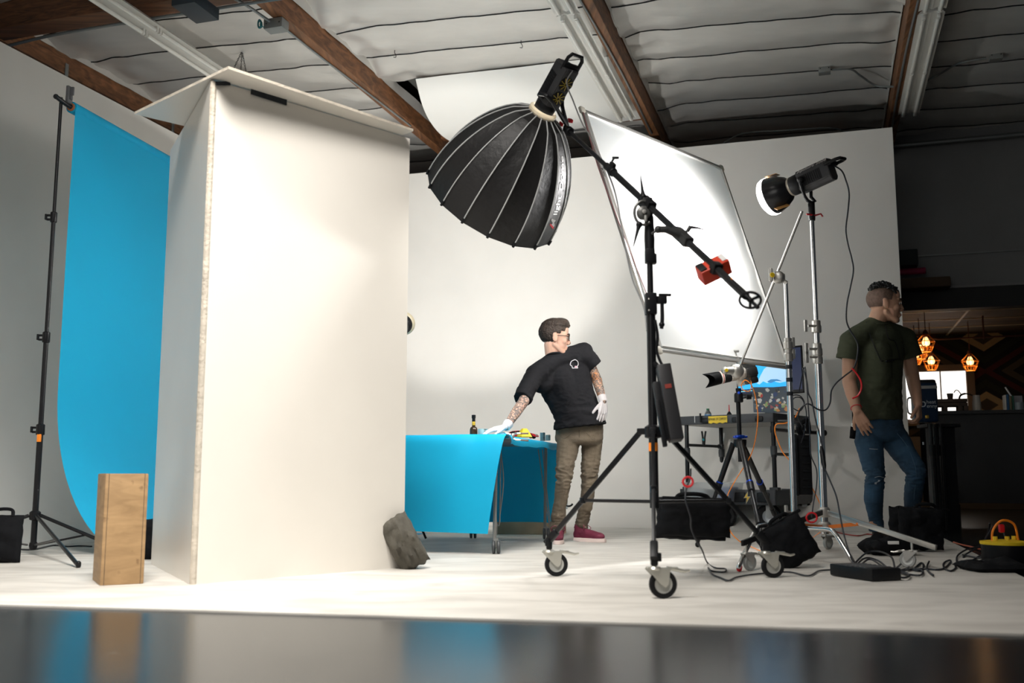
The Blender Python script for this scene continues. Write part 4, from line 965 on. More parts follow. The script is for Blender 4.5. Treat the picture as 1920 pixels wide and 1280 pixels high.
obj('lettering', tt, mat('grey_printed_ink', (.5, .48, .46), .5), lc, label='grey lettering along the housing')
spot('lamp_beam', LM+lax*.24, DC[0].lerp(DC[2], .48), 760, 150, 1, .07, (1, .985, .97))
# ================================================================== C-STAND WITH GRIP ARM
SA = V((1.655, 5.92, FZ)); ct = at(1457, 530, 5.92).z
cs_ = thing('c_stand', 'chrome turtle-base c-stand holding the diffusion frame by its grip arm', 'light stand', SA)
z1_ = at(1466, 640, 5.92).z
b = nb(); tube(b, [SA+V((0, 0, .12)), V((SA.x, SA.y, z1_))], .0185, 18); obj('pole', b, K['chrome'], cs_)
b = nb(); tube(b, [V((SA.x, SA.y, z1_)), V((SA.x, SA.y, ct))], .0125, 16); obj('pole', b, K['chrome'], cs_)
for z in (z1_-.015, z1_-.085):
    b = nb(); lathe(b, [(.022, -.035), (.027, -.03), (.027, .01), (.022, .015), (.022, .035)], V((SA.x, SA.y, z)), 18); bx(b, V((SA.x+.03, SA.y, z+.01)), (.022, .02, .06), .006); obj('collar', b, K['dullsteel'], cs_)
b = nb()
for vv in (688, 712, 738): lathe(b, [(.0195, -.012), (.0195, .012)], V((SA.x, SA.y, at(1470, vv, 5.92).z)), 16, cap=False)
obj('tape_band', b, K['tape'], cs_)
for (u, v) in ((1386, 1067), (1602, 1062), (0, 0)):
    f = az(u, v, FZ+.012) if u else SA+V((.12, .50, .012))
    d = V((f.x-SA.x, f.y-SA.y, 0)); Ld = d.length; d.normalize(); h = .225 if u == 1386 else .20 if u else .17
    kn = SA+d*(Ld*.70)+V((0, 0, h))
    b = nb(); tube(b, cr([SA+d*.02+V((0, 0, h-.0)), SA+d*(Ld*.35)+V((0, 0, h)), SA+d*(Ld*.60)+V((0, 0, h)), SA+d*(Ld*.72)+V((0, 0, h-.025)), f+V((0, 0, .03))-d*.015, f], 5), .0125, 12); lg = obj('leg', b, K['chrome'], cs_)
    b = nb(); cap(b, f+V((0, 0, .002))-V((0,0,.0)), f+V((0, 0, .012))-d*.006, .0145); obj('red_foot', b, K['red'], lg, label='red rubber foot')
b = nb(); lathe(b, [(.022, 0), (.028, .01), (.028, .13), (.022, .14)], SA+V((0, 0, .13)), 18); q = SA+V((-.06, -.05, .29)); tube(b, [SA+V((0, -.02, .28)), q], .007, 8); bx(b, q, (.02, .016, .075), .006); obj('leg_hub', b, K['dullsteel'], cs_)
GA, GB = at(1504, 396, 5.72), at(1384, 694, 6.30); gk = at(1457, 517, 5.92)
arm = thing('grip_arm', 'silver grip arm slanting from the c-stand head down to the diffusion frame', 'grip arm', gk)
b = nb(); tube(b, [GA, GB], .0082, 14); obj('arm_rod', b, K['chrome'], arm)
b = nb(); q = gk+V((0, -.012, -.01)); lathe(b, [(0, -.02), (.038, -.02), (.040, -.008), (.034, .0), (.034, .012), (.022, .02), (0, .02)], axisf(q, V((-.6, -1, 0))), 22); bx(b, gk+V((.02, 0, -.015)), (.05, .05, .055), .012); tube(b, [gk+V((.02, -.01, -.02)), gk+V((.055, -.02, -.045))], .009, 8); obj('grip_head', b, K['dullsteel'], arm)
b = nb(); q2 = gk+V((-.045, -.03, 0)); bx(b, frame(q2, V((.9, -.4, 0)).normalized(), V((.4, .9, 0)).normalized(), V((0, 0, 1))), (.022, .03, .085), .010); obj('grip_handle', b, K['dullsteel'], arm)
b = nb(); lathe(b, [(0, 0), (.016, 0), (.014, .004), (0, .005)], axisf(q2+V((.004, -.018, -.004)), V((.2, -1, 0))), 16); obj('yellow_cap', b, K['yellow'], arm, label='yellow dot')
b = nb(); q = GB+V((-.01, -.01, -.005)); ball(b, q, (.045, .038, .045), u=24, v=16); tube(b, [q, q+V((-.08, -.02, .0))], [.03, .022], 12); ball(b, q+V((-.08, -.02, 0)), .024)
obj('grip_head', b, K['dullsteel'], arm)
b = nb(); lathe(b, [(0, 0), (.012, 0), (.010, .004), (0, .005)], axisf(q+V((-.075, -.043, .0)), V((0, -1, 0))), 16); obj('yellow_cap', b, K['yellow'], arm, label='yellow dot')
b = nb(); e = DC[3].lerp(DC[2], .57)
tube(b, [q+V((-.03, 0, .03)), e+V((.01, -.012, -.04))], .011, 8); tube(b, [e+V((.01, -.012, -.05)), e+V((-.02, -.012, .03))], .013, 8); bx(b, e+V((-.025, -.012, .065)), (.05, .016, .018), .006); tube(b, [e+V((-.02, -.012, .03)), e+V((-.025, -.012, .06))], .006, 6); obj('clamp_jaw', b, K['dullsteel'], arm)
# ================================================================== PEOPLE
from mathutils.bvhtree import BVHTree
def skinmat(name, col, tattoo=False, col2=None):
    m = mat(name, col, .48, var=.08, vscale=12, bump=.12, bscale=140, spec=.35)
    m.node_tree.nodes['Principled BSDF'].inputs['Subsurface Weight'].default_value = .05
    if tattoo:
        nt = m.node_tree; n = nt.nodes; L = nt.links; p = n['Principled BSDF']; tc = n.new('ShaderNodeTexCoord')
        ds = n.new('ShaderNodeTexNoise'); ds.inputs['Scale'].default_value = 9; ds.inputs['Detail'].default_value = 2; L.new(tc.outputs['Object'], ds.inputs['Vector'])
        ad = n.new('ShaderNodeMixRGB'); ad.inputs[0].default_value = .12; L.new(tc.outputs['Object'], ad.inputs[1]); L.new(ds.outputs['Color'], ad.inputs[2])
        v = n.new('ShaderNodeTexVoronoi'); v.feature = 'DISTANCE_TO_EDGE'; v.inputs['Scale'].default_value = 48; L.new(ad.outputs[0], v.inputs['Vector'])
        r = n.new('ShaderNodeValToRGB'); r.color_ramp.elements[0].position = .03; r.color_ramp.elements[0].color = (1, 1, 1, 1); r.color_ramp.elements[1].position = .10; r.color_ramp.elements[1].color = (0, 0, 0, 1); L.new(v.outputs['Distance'], r.inputs[0])
        w2 = n.new('ShaderNodeTexNoise'); w2.inputs['Scale'].default_value = 26; w2.inputs['Detail'].default_value = 3; w2.inputs['Distortion'].default_value = 2.5; L.new(tc.outputs['Object'], w2.inputs['Vector'])
        r2 = n.new('ShaderNodeValToRGB'); r2.color_ramp.elements[0].position = .46; r2.color_ramp.elements[0].color = (0, 0, 0, 1); r2.color_ramp.elements[1].position = .55; r2.color_ramp.elements[1].color = (.95, .95, .95, 1); L.new(w2.outputs['Fac'], r2.inputs[0])
        mx = n.new('ShaderNodeMixRGB'); mx.blend_type = 'LIGHTEN'; mx.inputs[0].default_value = .8; L.new(r.outputs[0], mx.inputs[1]); L.new(r2.outputs[0], mx.inputs[2])
        c = n.new('ShaderNodeMixRGB'); c.inputs[1].default_value = (*col, 1); c.inputs[2].default_value = (.07, .075, .08, 1); L.new(mx.outputs[0], c.inputs[0])
        if col2:
            c2 = n.new('ShaderNodeMixRGB'); c2.inputs[1].default_value = (*col, 1); c2.inputs[2].default_value = (*col2, 1)
            w3 = n.new('ShaderNodeTexNoise'); w3.inputs['Scale'].default_value = 15; L.new(tc.outputs['Object'], w3.inputs['Vector'])
            r3 = n.new('ShaderNodeValToRGB'); r3.color_ramp.elements[0].position = .48; r3.color_ramp.elements[1].position = .58; L.new(w3.outputs['Fac'], r3.inputs[0]); L.new(r3.outputs[0], c2.inputs[0]); L.new(c2.outputs[0], c.inputs[1])
        L.new(c.outputs[0], p.inputs['Base Color'])
    return m
def hf(c, f, u):
    f = V(f).normalized(); u = V(u); u = (u-f*u.dot(f)).normalized(); r = f.cross(u)
    return frame(c, r, f, u)
def head(b, M, k=1.0):
    P = lambda x, y, z: M @ V((x*k, y*k, z*k))
    def B(x, y, z, rx, ry=None, rz=None):
        ball(b, P(x, y, z), (rx*k, (ry or rx)*k, (rz or rx)*k), M, u=28, v=18)
    B(0, -.014, .036, .074, .096, .084); B(0, .030, .010, .066, .066, .070); B(0, .034, -.040, .056, .056, .066); B(0, .072, -.098, .021, .020, .018)
    for s in (-1, 1):
        cap(b, P(s*.045, .0, -.052), P(s*.018, .066, -.096), .019*k, .019*k); B(s*.036, .062, -.022, .026, .024, .026)
        B(s*.0775, -.004, -.006, .009, .019, .031); B(s*.0810, -.010, .012, .008, .014, .016); B(s*.0775, .004, -.026, .008, .010, .012)
        B(s*.012, .100, -.034, .0095)
        cap(b, P(s*.016, .090, .030), P(s*.045, .074, .030), .010*k, .008*k)
    cap(b, P(0, .090, .016), P(0, .108, -.027), .0080*k, .0105*k); B(0, .106, -.030, .0105)
    cap(b, P(-.016, .088, -.060), P(.016, .088, -.060), .0085*k); cap(b, P(-.014, .0865, -.074), P(.014, .0865, -.074), .0085*k); B(0, .094, -.059, .0085, .007, .006)
    B(0, .072, .055, .045, .022, .035)
def face_parts(par, M, k=1.0, brow=(.02, .012, .008), lip=None, iris=(.04, .025, .015)):
    P = lambda x, y, z: M @ V((x*k, y*k, z*k))
    for s in (-1, 1):
        b = nb(); ball(b, P(s*.031, .0775, .005), .0125*k, M, mi=0, u=16, v=12); ball(b, P(s*.0315, .0850, .005), (.0055*k, .0052*k, .0055*k), M, mi=1, u=12, v=8); e = obj('eye', b, [mat('eye_white', (.75, .72, .68), .2), mat('iris_dark', iris, .15)], par)
        b = nb(); tube(b, cr([P(s*.018, .099, .014+.002), P(s*.032, .092, .0165), P(s*.045, .083, .009)], 4), [.0035*k]*9, 6); obj('eyelid', b, mat('eyelid', (.42, .24, .17), .5), e)
        b = nb(); tube(b, cr([P(s*.012, .1000, .026), P(s*.030, .0965, .033), P(s*.048, .080, .027)], 4), [.0035*k]+[.0045*k]*6+[.003*k, .002*k], 6); obj('eyebrow', b, mat('eyebrow_hair', brow, .8), par)
def hand(b, W, d, n, thumb, curl=(.3, .35, .3), k=1.0, spread=.06, tcurl=.5, rot=None, g=1.0):
    """W wrist; d finger direction; n back-of-hand normal; thumb = +1/-1 side along d x n"""
    d = V(d).normalized(); n = V(n); n = (n-d*n.dot(d)).normalized(); t = d.cross(n)*thumb
    L_ = [(.030, .076, 0), (.010, .084, .004), (-.011, .078, .002), (-.031, .061, -.006)]
    for i, (o, ln, ex) in enumerate(L_):
        kn = W+d*(.088+ex)*k+t*o*k
        cap(b, W+t*o*.45*k+d*.008*k, kn, .0175*k*g, .0125*k*g, 12)
        dd = (d+t*spread*(1.5-i)*1.1).normalized(); p = kn; r = .0092*k*g
        for q, fr_ in enumerate((.44, .31, .25)):
            a = curl[q] if not isinstance(curl[0], (tuple, list)) else curl[i][q]
            ax_ = dd.cross(n).normalized()
            Rm = Matrix.Rotation(-a, 3, ax_)
            dd = (Rm @ dd).normalized(); n2 = (Rm @ n)
            e = p+dd*ln*fr_*k; cap(b, p, e, r, r*.93, 12); p = e; r *= .93
            n = n2
        n = V(n); n = (rotn(d, t, thumb))
    p = W+t*.022*k+d*.022*k; td = (t*.62+d*.72-rotn(d, t, thumb)*.25).normalized(); r = .0145*k*g
    for q, ln in enumerate((.036, .032, .026)):
        e = p+td*ln*k; cap(b, p, e, r, r*.86, 12); p = e; r *= .86
        td = (td*(1)+d*.45*tcurl-rotn(d, t, thumb)*.25*tcurl).normalized()
def rotn(d, t, thumb): return (t*thumb).cross(d).normalized()
def loft(b, secs, seg=28):
    rings = [[b.verts.new(c+x*math.cos(2*math.pi*k/seg)+y*math.sin(2*math.pi*k/seg)) for k in range(seg)] for c, x, y in secs]
    for A, B_ in zip(rings, rings[1:]):
        for k in range(seg): b.faces.new((A[k], A[(k+1) % seg], B_[(k+1) % seg], B_[k]))
    b.faces.new(rings[0][::-1]); b.faces.new(rings[-1])
def lsecs(lv, Y, dep, n=4, yaw=0):
    out = []
    pts = [(at(u, v, Y), V((hx*Y/FPX, 0, -hy*Y/FPX)), d) for (u, v, hx, hy), d in zip(lv, dep)]
    pts = [pts[0]]+pts+[pts[-1]]
    for i in range(1, len(pts)-2):
        for k in range(n):
            t = k/n
            f = lambda a, b, c, e: .5*((2*b)+(c-a)*t+(2*a-5*b+4*c-e)*t*t+(3*b-a-3*c+e)*t**3)
            out.append(tuple(f(*[pts[j][q] for j in range(i-1, i+3)]) for q in range(3)))
    out.append(pts[-1])
    cy, sy = math.cos(yaw), math.sin(yaw)
    return [(c, x+V((0, sy*x.length, 0)), V((-sy*.0, d, 0))) for c, x, d in out]
def wrinkle(b, amp, sc, seed=0, fn=None, crease=0.6):
    b.normal_update()
    for v_ in b.verts:
        q = V((v_.co.x*sc[0], v_.co.y*sc[1], v_.co.z*sc[2]))+V((seed, seed*2, 0))
        a = noise.noise(q); a2 = 1-abs(noise.noise(q*1.7+V((5, 1, 2))))*2
        w_ = fn(v_.co) if fn else 1
        v_.co += v_.normal*amp*w_*(a*(1-crease)+a2*crease*.8-.2)
def surf(tree, u, v, off=.002):
    o = V((0, 0, CAMH)); r = ray(u, v).normalized(); h = tree.ray_cast(o, r)
    return (h[0]+h[1]*off if h[1].dot(r) < 0 else h[0]-h[1]*off) if h[0] else o+r*7.4
def shoe(par, heel, d, m_up, m_sole, L=.29, lace=None, boot=False, name='shoe'):
    d = V((d[0], d[1], 0)).normalized(); n = V((-d.y, d.x, 0)); M = frame(V((heel.x, heel.y, FZ)), d, n, V((0, 0, 1)))
    out = [(-.005, .0), (.01, .030), (.08, .037), (.15, .038), (.21, .048), (.255, .040), (L-.005, .018), (L, 0)]
    pts = [(x, y) for x, y in out]+[(x, -y) for x, y in out[-2:0:-1]]
    b = nb(); poly(b, pts, .028, M @ Matrix.Translation((0, 0, .014))); bmesh.ops.bevel(b, geom=b.edges[:], offset=.004, segments=2, affect='EDGES'); sh = obj(name, b, m_sole, par)
    b = nb(); T = lambda x, y, z: M @ V((x, y, z))
    ball(b, T(.035, 0, .05), (.040, .034, .045), M); cap(b, T(.05, 0, .075), T(.20, 0, .045), .036, .034); ball(b, T(.215, 0, .042), (.062, .043, .032), M); ball(b, T(.12, 0, .05), (.09, .036, .04), M); cap(b, T(.045, 0, .07), T(.05, 0, .11 if not boot else .17), .038, .042)
    # flatten below the sole line
    b = remesh(b, .005, 3)
    for v_ in b.verts:
        if v_.co.z < FZ+.022: v_.co.z = FZ+.022
    obj('upper', b, m_up, sh)
    if lace:
        b = nb()
        for k in range(4):
            x = .095+.022*k; z = .098-.011*k; tube(b, cr([T(x, -.026, z-.010), T(x+.004, 0, z+.004), T(x, .026, z-.010)], 3), .003, 6)
        tube(b, cr([T(.09, 0, .106), T(.11, -.03, .125), T(.13, -.055, .11), T(.12, -.045, .085), T(.095, -.01, .10)], 4), .0025, 6)
        tube(b, cr([T(.09, 0, .106), T(.10, .03, .12), T(.12, .05, .10), T(.11, .03, .085), T(.095, .01, .10)], 4), .0025, 6)
        obj('laces', b, lace, sh)
    return sh
# ---------------------------------------------------------------- the man at the table
Y1 = 7.62
F1 = az(1046, 1017, FZ); F2 = az(1083, 1013, FZ)
pr = thing('person', 'person in black t-shirt, white gloves and maroon sneakers leaning over the blue table', 'person', (at(1072, 1016, 7.6).x, 7.65, FZ))
sk = skinmat('fair_skin', (.66, .40, .30)); tat1 = skinmat('tattooed_skin', (.66, .42, .32), True); tat2 = skinmat('tattooed_skin_orange', (.60, .36, .24), True, (.55, .22, .08))
HM = hf(at(1040, 633, 7.48), (1, .06, -.10), (.10, .0, 1)); HK = 1.07
SR, SL = at(1003, 702, 7.42), at(1094, 660, 7.56)
ER, WR_ = at(982, 752, 7.22), at(949, 800, 6.98)
EL, WL = at(1119, 712, 7.62), at(1131, 752, 7.50)
b = nb(); head(b, HM, HK)
chain(b, [HM @ V((0, -.022, -.055)), at(1036, 668, 7.50), at(1046, 690, 7.55)], [.054, .055, .06])
chain(b, [at(1046, 690, 7.56), at(1069, 745, 7.62), at(1085, 805, 7.66)], [.06, .07, .08]); chain(b, [SR, at(1046, 694, 7.56), SL], [.04, .05, .04])
chain(b, [SR, ER, ER.lerp(WR_, .45), WR_], [.047, .040, .037, .026]); chain(b, [SL, EL, EL.lerp(WL, .4), WL], [.047, .040, .036, .026])
hd1 = (V((-.96, -.10, -.20)), V((-.15, -.25, 1)), -1)
hand(b, WR_, *hd1, curl=(.1, .25, .2), k=.97, g=.8); hd2 = (V((-.06, -.10, -1)), V((.55, -.8, .1)), 1)
hand(b, WL, *hd2, curl=(.25, .3, .3), k=.97, g=.8)
KR, AR_ = at(1056, 905, 7.55), at(1047, 985, 7.62); KL, AL_ = at(1104, 905, 7.66), at(1088, 985, 7.74)
HR, HL = at(1064, 825, 7.62), at(1112, 822, 7.68)
chain(b, [at(1085, 805, 7.66), HR, KR, AR_], [.08, .065, .045, .035]); chain(b, [at(1085, 805, 7.66), HL, KL, AL_], [.08, .065, .045, .035])
b = remesh(b, .0046, 3)
def pm(b, fn):
    for f in b.faces: f.material_index = fn(f.calc_center_median())
def seg_d(p, a, c):
    t = max(0, min(1, (p-a).dot(c-a)/(c-a).length_squared)); return (p-(a+(c-a)*t)).length
pm(b, lambda c: 1 if min(seg_d(c, SR, ER), seg_d(c, ER, WR_)) < .06 and c.z < SR.z-.02 else 2 if min(seg_d(c, SL, EL), seg_d(c, EL, WL)) < .06 and c.z < SL.z-.06 and c.x > SL.x else 0)
obj('body', b, [sk, tat1, tat2], pr, angle=80)
face_parts(pr, HM, HK, (.035, .02, .012))
b = nb(); tube(b, [HM @ V((-.017, .0945, -.067)), HM @ V((.017, .0945, -.067))], .0045, 6); obj('lips', b, mat('pale_lips', (.50, .20, .17), .4), pr)
# hair: short sides, brushed-up top
def tufts(b, M, k, cond, r0, r1, n, lift, seed=3):
    rnd = random.Random(seed); c = 0
    while c < n:
        th = rnd.uniform(0, math.pi*2); ph = rnd.uniform(-.9, 1.57)
        x, y, z = math.cos(ph)*math.cos(th), math.cos(ph)*math.sin(th), math.sin(ph)
        q = V((x*.076, -.014+y*.098, .036+z*.086))
        if not cond(q): continue
        nrm = V((x, y, z)); lf = lift(q); r = rnd.uniform(r0, r1)
        cap(b, M @ (q*k), M @ ((q+nrm*lf*.6+V((0, .5*lf, .35*lf)))*k), r*k, r*.75*k, 8); c += 1
hair1 = mat('dark_brown_hair', (.022, .012, .007), .55, var=.5, vscale=60, bump=.8, bscale=160)
def c1(q):
    if q.y > .062 and q.z < .070: return False
    if q.y > .03: return q.z > .050
    if q.y > -.01: return q.z > .030
    return q.z > -.045-.0*q.y
b = nb(); tufts(b, HM, HK, c1, .006, .009, 1700, lambda q: .003 if q.z < .075 else .014+.020*max(0, q.y*9), 4)
ball(b, HM @ V((0, .035*HK, .122*HK)), (.050, .058, .026), HM); ball(b, HM @ V((0, .075*HK, .108*HK)), (.044, .022, .024), HM)
b = remesh(b, .0036, 1, .4); wrinkle(b, .003, (150, 150, 60), 3); obj('hair', b, hair1, pr, angle=80)
# glasses
b = nb(); frb = mat('black_acetate', (.015, .012, .012), .25)
for s in (-1, 1):
    c = V((s*.033, .110, .004)); ring = [HM @ (c+V((.024*math.cos(a*math.pi/8), -.006*abs(math.cos(a*math.pi/8)), .019*math.sin(a*math.pi/8)))) for a in range(16)]
    tube(b, ring, .0024, 6, closed=True); tube(b, cr([HM @ V((s*.057, .106, .012)), HM @ V((s*.074, .085, .013)), HM @ V((s*.080, .02, .010)), HM @ V((s*.080, -.010, .004))], 4), .0023, 6)
tube(b, [HM @ V((-.009, .112, .008)), HM @ V((.009, .112, .008))], .0022, 6); obj('glasses', b, frb, pr)
# t-shirt
lv = [(1040, 664, 20, -8), (1047, 674, 40, -17), (1050, 690, 50, -20), (1058, 714, 50, -14), (1069, 745, 46, -9), (1085, 778, 46, -4), (1088, 800, 49.5, -5)]
dep = [.075, .10, .115, .125, .125, .125, .13]
b = nb(); loft(b, [(c, x, y) for c, x, y in lsecs(lv, 7.58, dep)])
shn = at(979, 748, 7.24); sln = at(1116, 686, 7.58)
tube(b, [SR.lerp(at(1046, 690, 7.52), .35), SR, SR.lerp(shn, .5), shn], [.085, .072, .071, .070], 18); ball(b, SR+V((0, 0, -.0)), .074)
tube(b, [SL.lerp(at(1046, 690, 7.52), .4), SL, SL.lerp(sln, .5), sln], [.085, .073, .068, .062], 18); ball(b, SL, .075)
chain(b, [SR, at(1040, 676, 7.50), SL], [.075, .074, .076]); chain(b, [SR.lerp(SL, .1)+V((.02, .06, -.07)), SR.lerp(SL, .9)+V((-.02, .03, -.06))], [.085, .085]); chain(b, [SR+V((.01, .03, -.02)), at(1042, 682, 7.54)], [.080, .070]); chain(b, [SL+V((-.01, 0, -.03)), at(1052, 680, 7.54)], [.084, .075]); chain(b, [at(1052, 712, 7.53), at(1068, 750, 7.56), at(1080, 780, 7.60)], [.115, .115, .11])
b = remesh(b, .0065, 16)
wrinkle(b, .014, (7, 7, 15), 2, lambda c: .35+1.0*max(0, min(1, (1.15-c.z)*4))); wrinkle(b, .003, (16, 16, 34), 5)
bvh = BVHTree.FromBMesh(b); blk = mat('black_cotton', (.006, .006, .0075), .85, bump=.2, bscale=200, spec=.2)
sh = obj('t_shirt', b, blk, pr, angle=80)
b = nb(); nk = at(1038, 666, 7.50); Mn = axisf(nk, V((-.25, .1, 1))); tube(b, [Mn @ V((.066*math.cos(a*math.pi/10), .068*math.sin(a*math.pi/10), .006*math.cos(a*math.pi/5))) for a in range(20)], .008, 8, closed=True); obj('collar', b, blk, sh)
lg = [(1072, 676), (1078, 674), (1083, 677), (1084, 683), (1082, 687), (1083, 690), (1080, 690), (1076, 690), (1073, 690), (1072, 686), (1069, 684), (1070, 679)]
pts = [surf(bvh, u, v, .0035) for u, v in lg]; pts = cr(pts+[pts[0]], 3)[:-1]
b = nb(); tube(b, pts, .0032, 6, closed=True)
obj('printed_logo', b, mat('white_shirt_print', (.8, .76, .79), .6), sh, label='white outline emblem')
b = nb(); q = surf(bvh, 1079.5, 687.5, .002); bx(b, q, (.018, .006, .014), .003); obj('printed_logo', b, mat('pink_shirt_print', (.75, .45, .52), .6), sh, label='pink fill of the emblem')
# gloves
glv = mat('white_latex_glove', (.78, .74, .75), .5, bump=.25, bscale=60)
for (W_, h_, El, cu) in ((WR_, hd1, ER, (.1, .25, .2)), (WL, hd2, EL, (.25, .3, .3))):
    b = nb(); hand(b, W_, *h_, curl=cu, k=1.0, g=1.05); wd = (El-W_).normalized(); tube(b, [W_-wd*.01, W_+wd*.014, W_+wd*.045], [.029, .034, .038], 16)
    b = remesh(b, .0038, 2); obj('glove', b, glv, pr, angle=80)
# trousers
khaki = mat('faded_olive_brown_denim', (.125, .098, .068), .85, var=.28, vscale=9, bump=.3, bscale=160, vdet=6)
b = nb(); loft(b, lsecs([(1087, 796, 44, -2), (1086, 812, 45, -2), (1086, 826, 44, -1), (1086, 834, 36, 0)], 7.64, [.115, .12, .12, .09]))
CR_, CL_ = at(1043, 987, 7.62), at(1089, 987, 7.74)
chain(b, [at(1066, 828, 7.62), at(1062, 858, 7.60), KR, at(1050, 950, 7.58)], [.088, .078, .057, .050]); tube(b, [at(1050, 945, 7.58), at(1045, 985, 7.62), at(1044, 992, 7.62)], [.050, .052, .056], 18)
chain(b, [at(1110, 828, 7.68), at(1108, 858, 7.68), KL, at(1099, 950, 7.68)], [.082, .074, .056, .049]); tube(b, [at(1099, 945, 7.68), at(1090, 985, 7.74), at(1088, 990, 7.73)], [.049, .051, .055], 18)
b = remesh(b, .0065, 2); wrinkle(b, .020, (9, 9, 22), 6, lambda c: .25+1.1*math.exp(-((c.z-.52)/.10)**2)+1.2*max(0, (.30-c.z)*4))
bv2 = BVHTree.FromBMesh(b); tr_ = obj('trousers', b, khaki, pr, angle=80)
seam = mat('dark_seam', (.05, .038, .025), .9)
b = nb(); tube(b, cr([surf(bv2, u, v, .0005) for u, v in ((1086, 806), (1086, 818), (1085, 828))], 4), .0022, 5); tube(b, cr([surf(bv2, u, v, .0005) for u, v in ((1046, 812), (1058, 822), (1072, 812))], 4), .0015, 5); tube(b, cr([surf(bv2, u, v, .0005) for u, v in ((1100, 812), (1112, 824), (1122, 814))], 4), .0015, 5); obj('seams', b, seam, tr_)
mar = mat('maroon_mesh', (.13, .012, .035), .7, bump=.4, bscale=150, var=.2, vscale=15); sol = mat('off_white_sole', (.75, .62, .58), .5); lac = mat('maroon_lace', (.16, .012, .04), .7)
hl_ = at(1049, 1000, 7.70); shoe(pr, V((hl_.x+.0, 7.66, 0)), (-.12, -1), mar, sol, .29, lac)
hl_ = V((at(1077, 1000, 7.78).x, 7.78, 0)); shoe(pr, hl_, (.75, -.62), mar, sol, .29, lac)

# ---------------------------------------------------------------- the man at the right
Y2 = 7.05
pr2 = thing('person', 'person with curly black hair in dark green t-shirt and ripped blue jeans at the right', 'person', (at(1668, 1020, 7.05).x, 7.1, FZ))
sk2 = skinmat('tan_skin', (.42, .245, .165)); stub = mat('shaved_stubble', (.10, .062, .045), .7, var=.3, vscale=60)
H2 = hf(at(1658, 571, 7.0), (1, -.16, -.04), (.02, 0, 1)); K2 = 1.14
S2R, S2L = at(1595, 640, 6.98), at(1697, 636, 7.12)
E2R, W2R = at(1592, 716, 7.0), at(1607, 771, 6.86); E2L, W2L = at(1711, 706, 7.15), at(1721, 758, 7.00)
b = nb(); head(b, H2, K2)
NB = at(1643, 618, 7.05); PB = at(1646, 790, 7.08)
chain(b, [H2 @ V((0, -.030, -.060)), at(1644, 603, 7.03), NB], [.064, .064, .07]); chain(b, [NB, at(1646, 700, 7.08), PB], [.07, .08, .09]); chain(b, [S2R, NB+V((0, .02, -.04)), S2L], [.05, .06, .05])
chain(b, [S2R, E2R, E2R.lerp(W2R, .4), W2R], [.060, .048, .046, .030]); chain(b, [S2L, E2L, E2L.lerp(W2L, .4), W2L], [.058, .048, .045, .030])
hand(b, W2R, V((.42, -.12, -1)), V((-.45, -.85, -.1)), 1, curl=(.30, .35, .25), k=1.08, tcurl=.8); hand(b, W2L, V((-.02, -.15, -1)), V((.75, -.6, 0)), 1, curl=(.65, .85, .6), k=1.05, tcurl=1.2)
K2R, A2R = at(1641, 893, 7.0), at(1641, 985, 7.10); K2L, A2L = at(1719, 883, 6.98), at(1708, 975, 7.28)
chain(b, [PB, at(1625, 822, 7.05), K2R, A2R], [.09, .075, .05, .04]); chain(b, [PB, at(1678, 820, 7.08), K2L, A2L], [.09, .075, .05, .04])
b = remesh(b, .0048, 3); Hi = H2.inverted()
def p2m(c):
    q = (Hi @ c)/K2
    if q.length < .16 and q.z > -.02 and q.y < .035+.3*(q.z-.03) and abs(q.x) < .1 and not (abs(q.x) > .074 and -.045 < q.z < .03 and q.y > -.03) and q.y < .05 and (q.z > .022 or q.y < -.02): return 1
    return 0
pm(b, p2m); obj('body', b, [sk2, stub], pr2, angle=80)
face_parts(pr2, H2, K2, (.008, .006, .005))
b = nb(); tube(b, [H2 @ (V((-.018, .0955, -.067))*K2), H2 @ (V((.018, .0955, -.067))*K2)], .0055, 6); obj('lips', b, mat('brown_lips', (.30, .13, .11), .4), pr2)
hair2 = mat('curly_black_hair', (.008, .008, .009), .45, bump=.8, bscale=120)
b = nb(); rnd = random.Random(9)
for k in range(150):
    x = rnd.uniform(-.055, .055); y = rnd.uniform(-.085, .085)
    if (x/.062)**2+((y)/.092)**2 > 1: continue
    z = .036+.086*math.sqrt(max(.12, 1-(x/.076)**2-((y+.014)/.10)**2))+rnd.uniform(.004, .020)*(1.0 if abs(y) < .07 else .6)
    c = V((x, y, z)); a0 = rnd.uniform(0, 6); rr_ = rnd.uniform(.007, .011); axv = V((rnd.uniform(-1, 1), rnd.uniform(-1, 1), rnd.uniform(-.3, .3))).normalized(); Mq_ = axisf(c, axv)
    tube(b, [H2 @ ((Mq_ @ V((rr_*math.cos(a0+t_*.75), rr_*math.sin(a0+t_*.75), .0022*t_-.008)))*K2) for t_ in range(9)], .0042*K2, 6)
ball(b, H2 @ (V((0, -.002, .103))*K2), (.054*K2, .082*K2, .022*K2), H2)
obj('hair', b, hair2, pr2, angle=80)
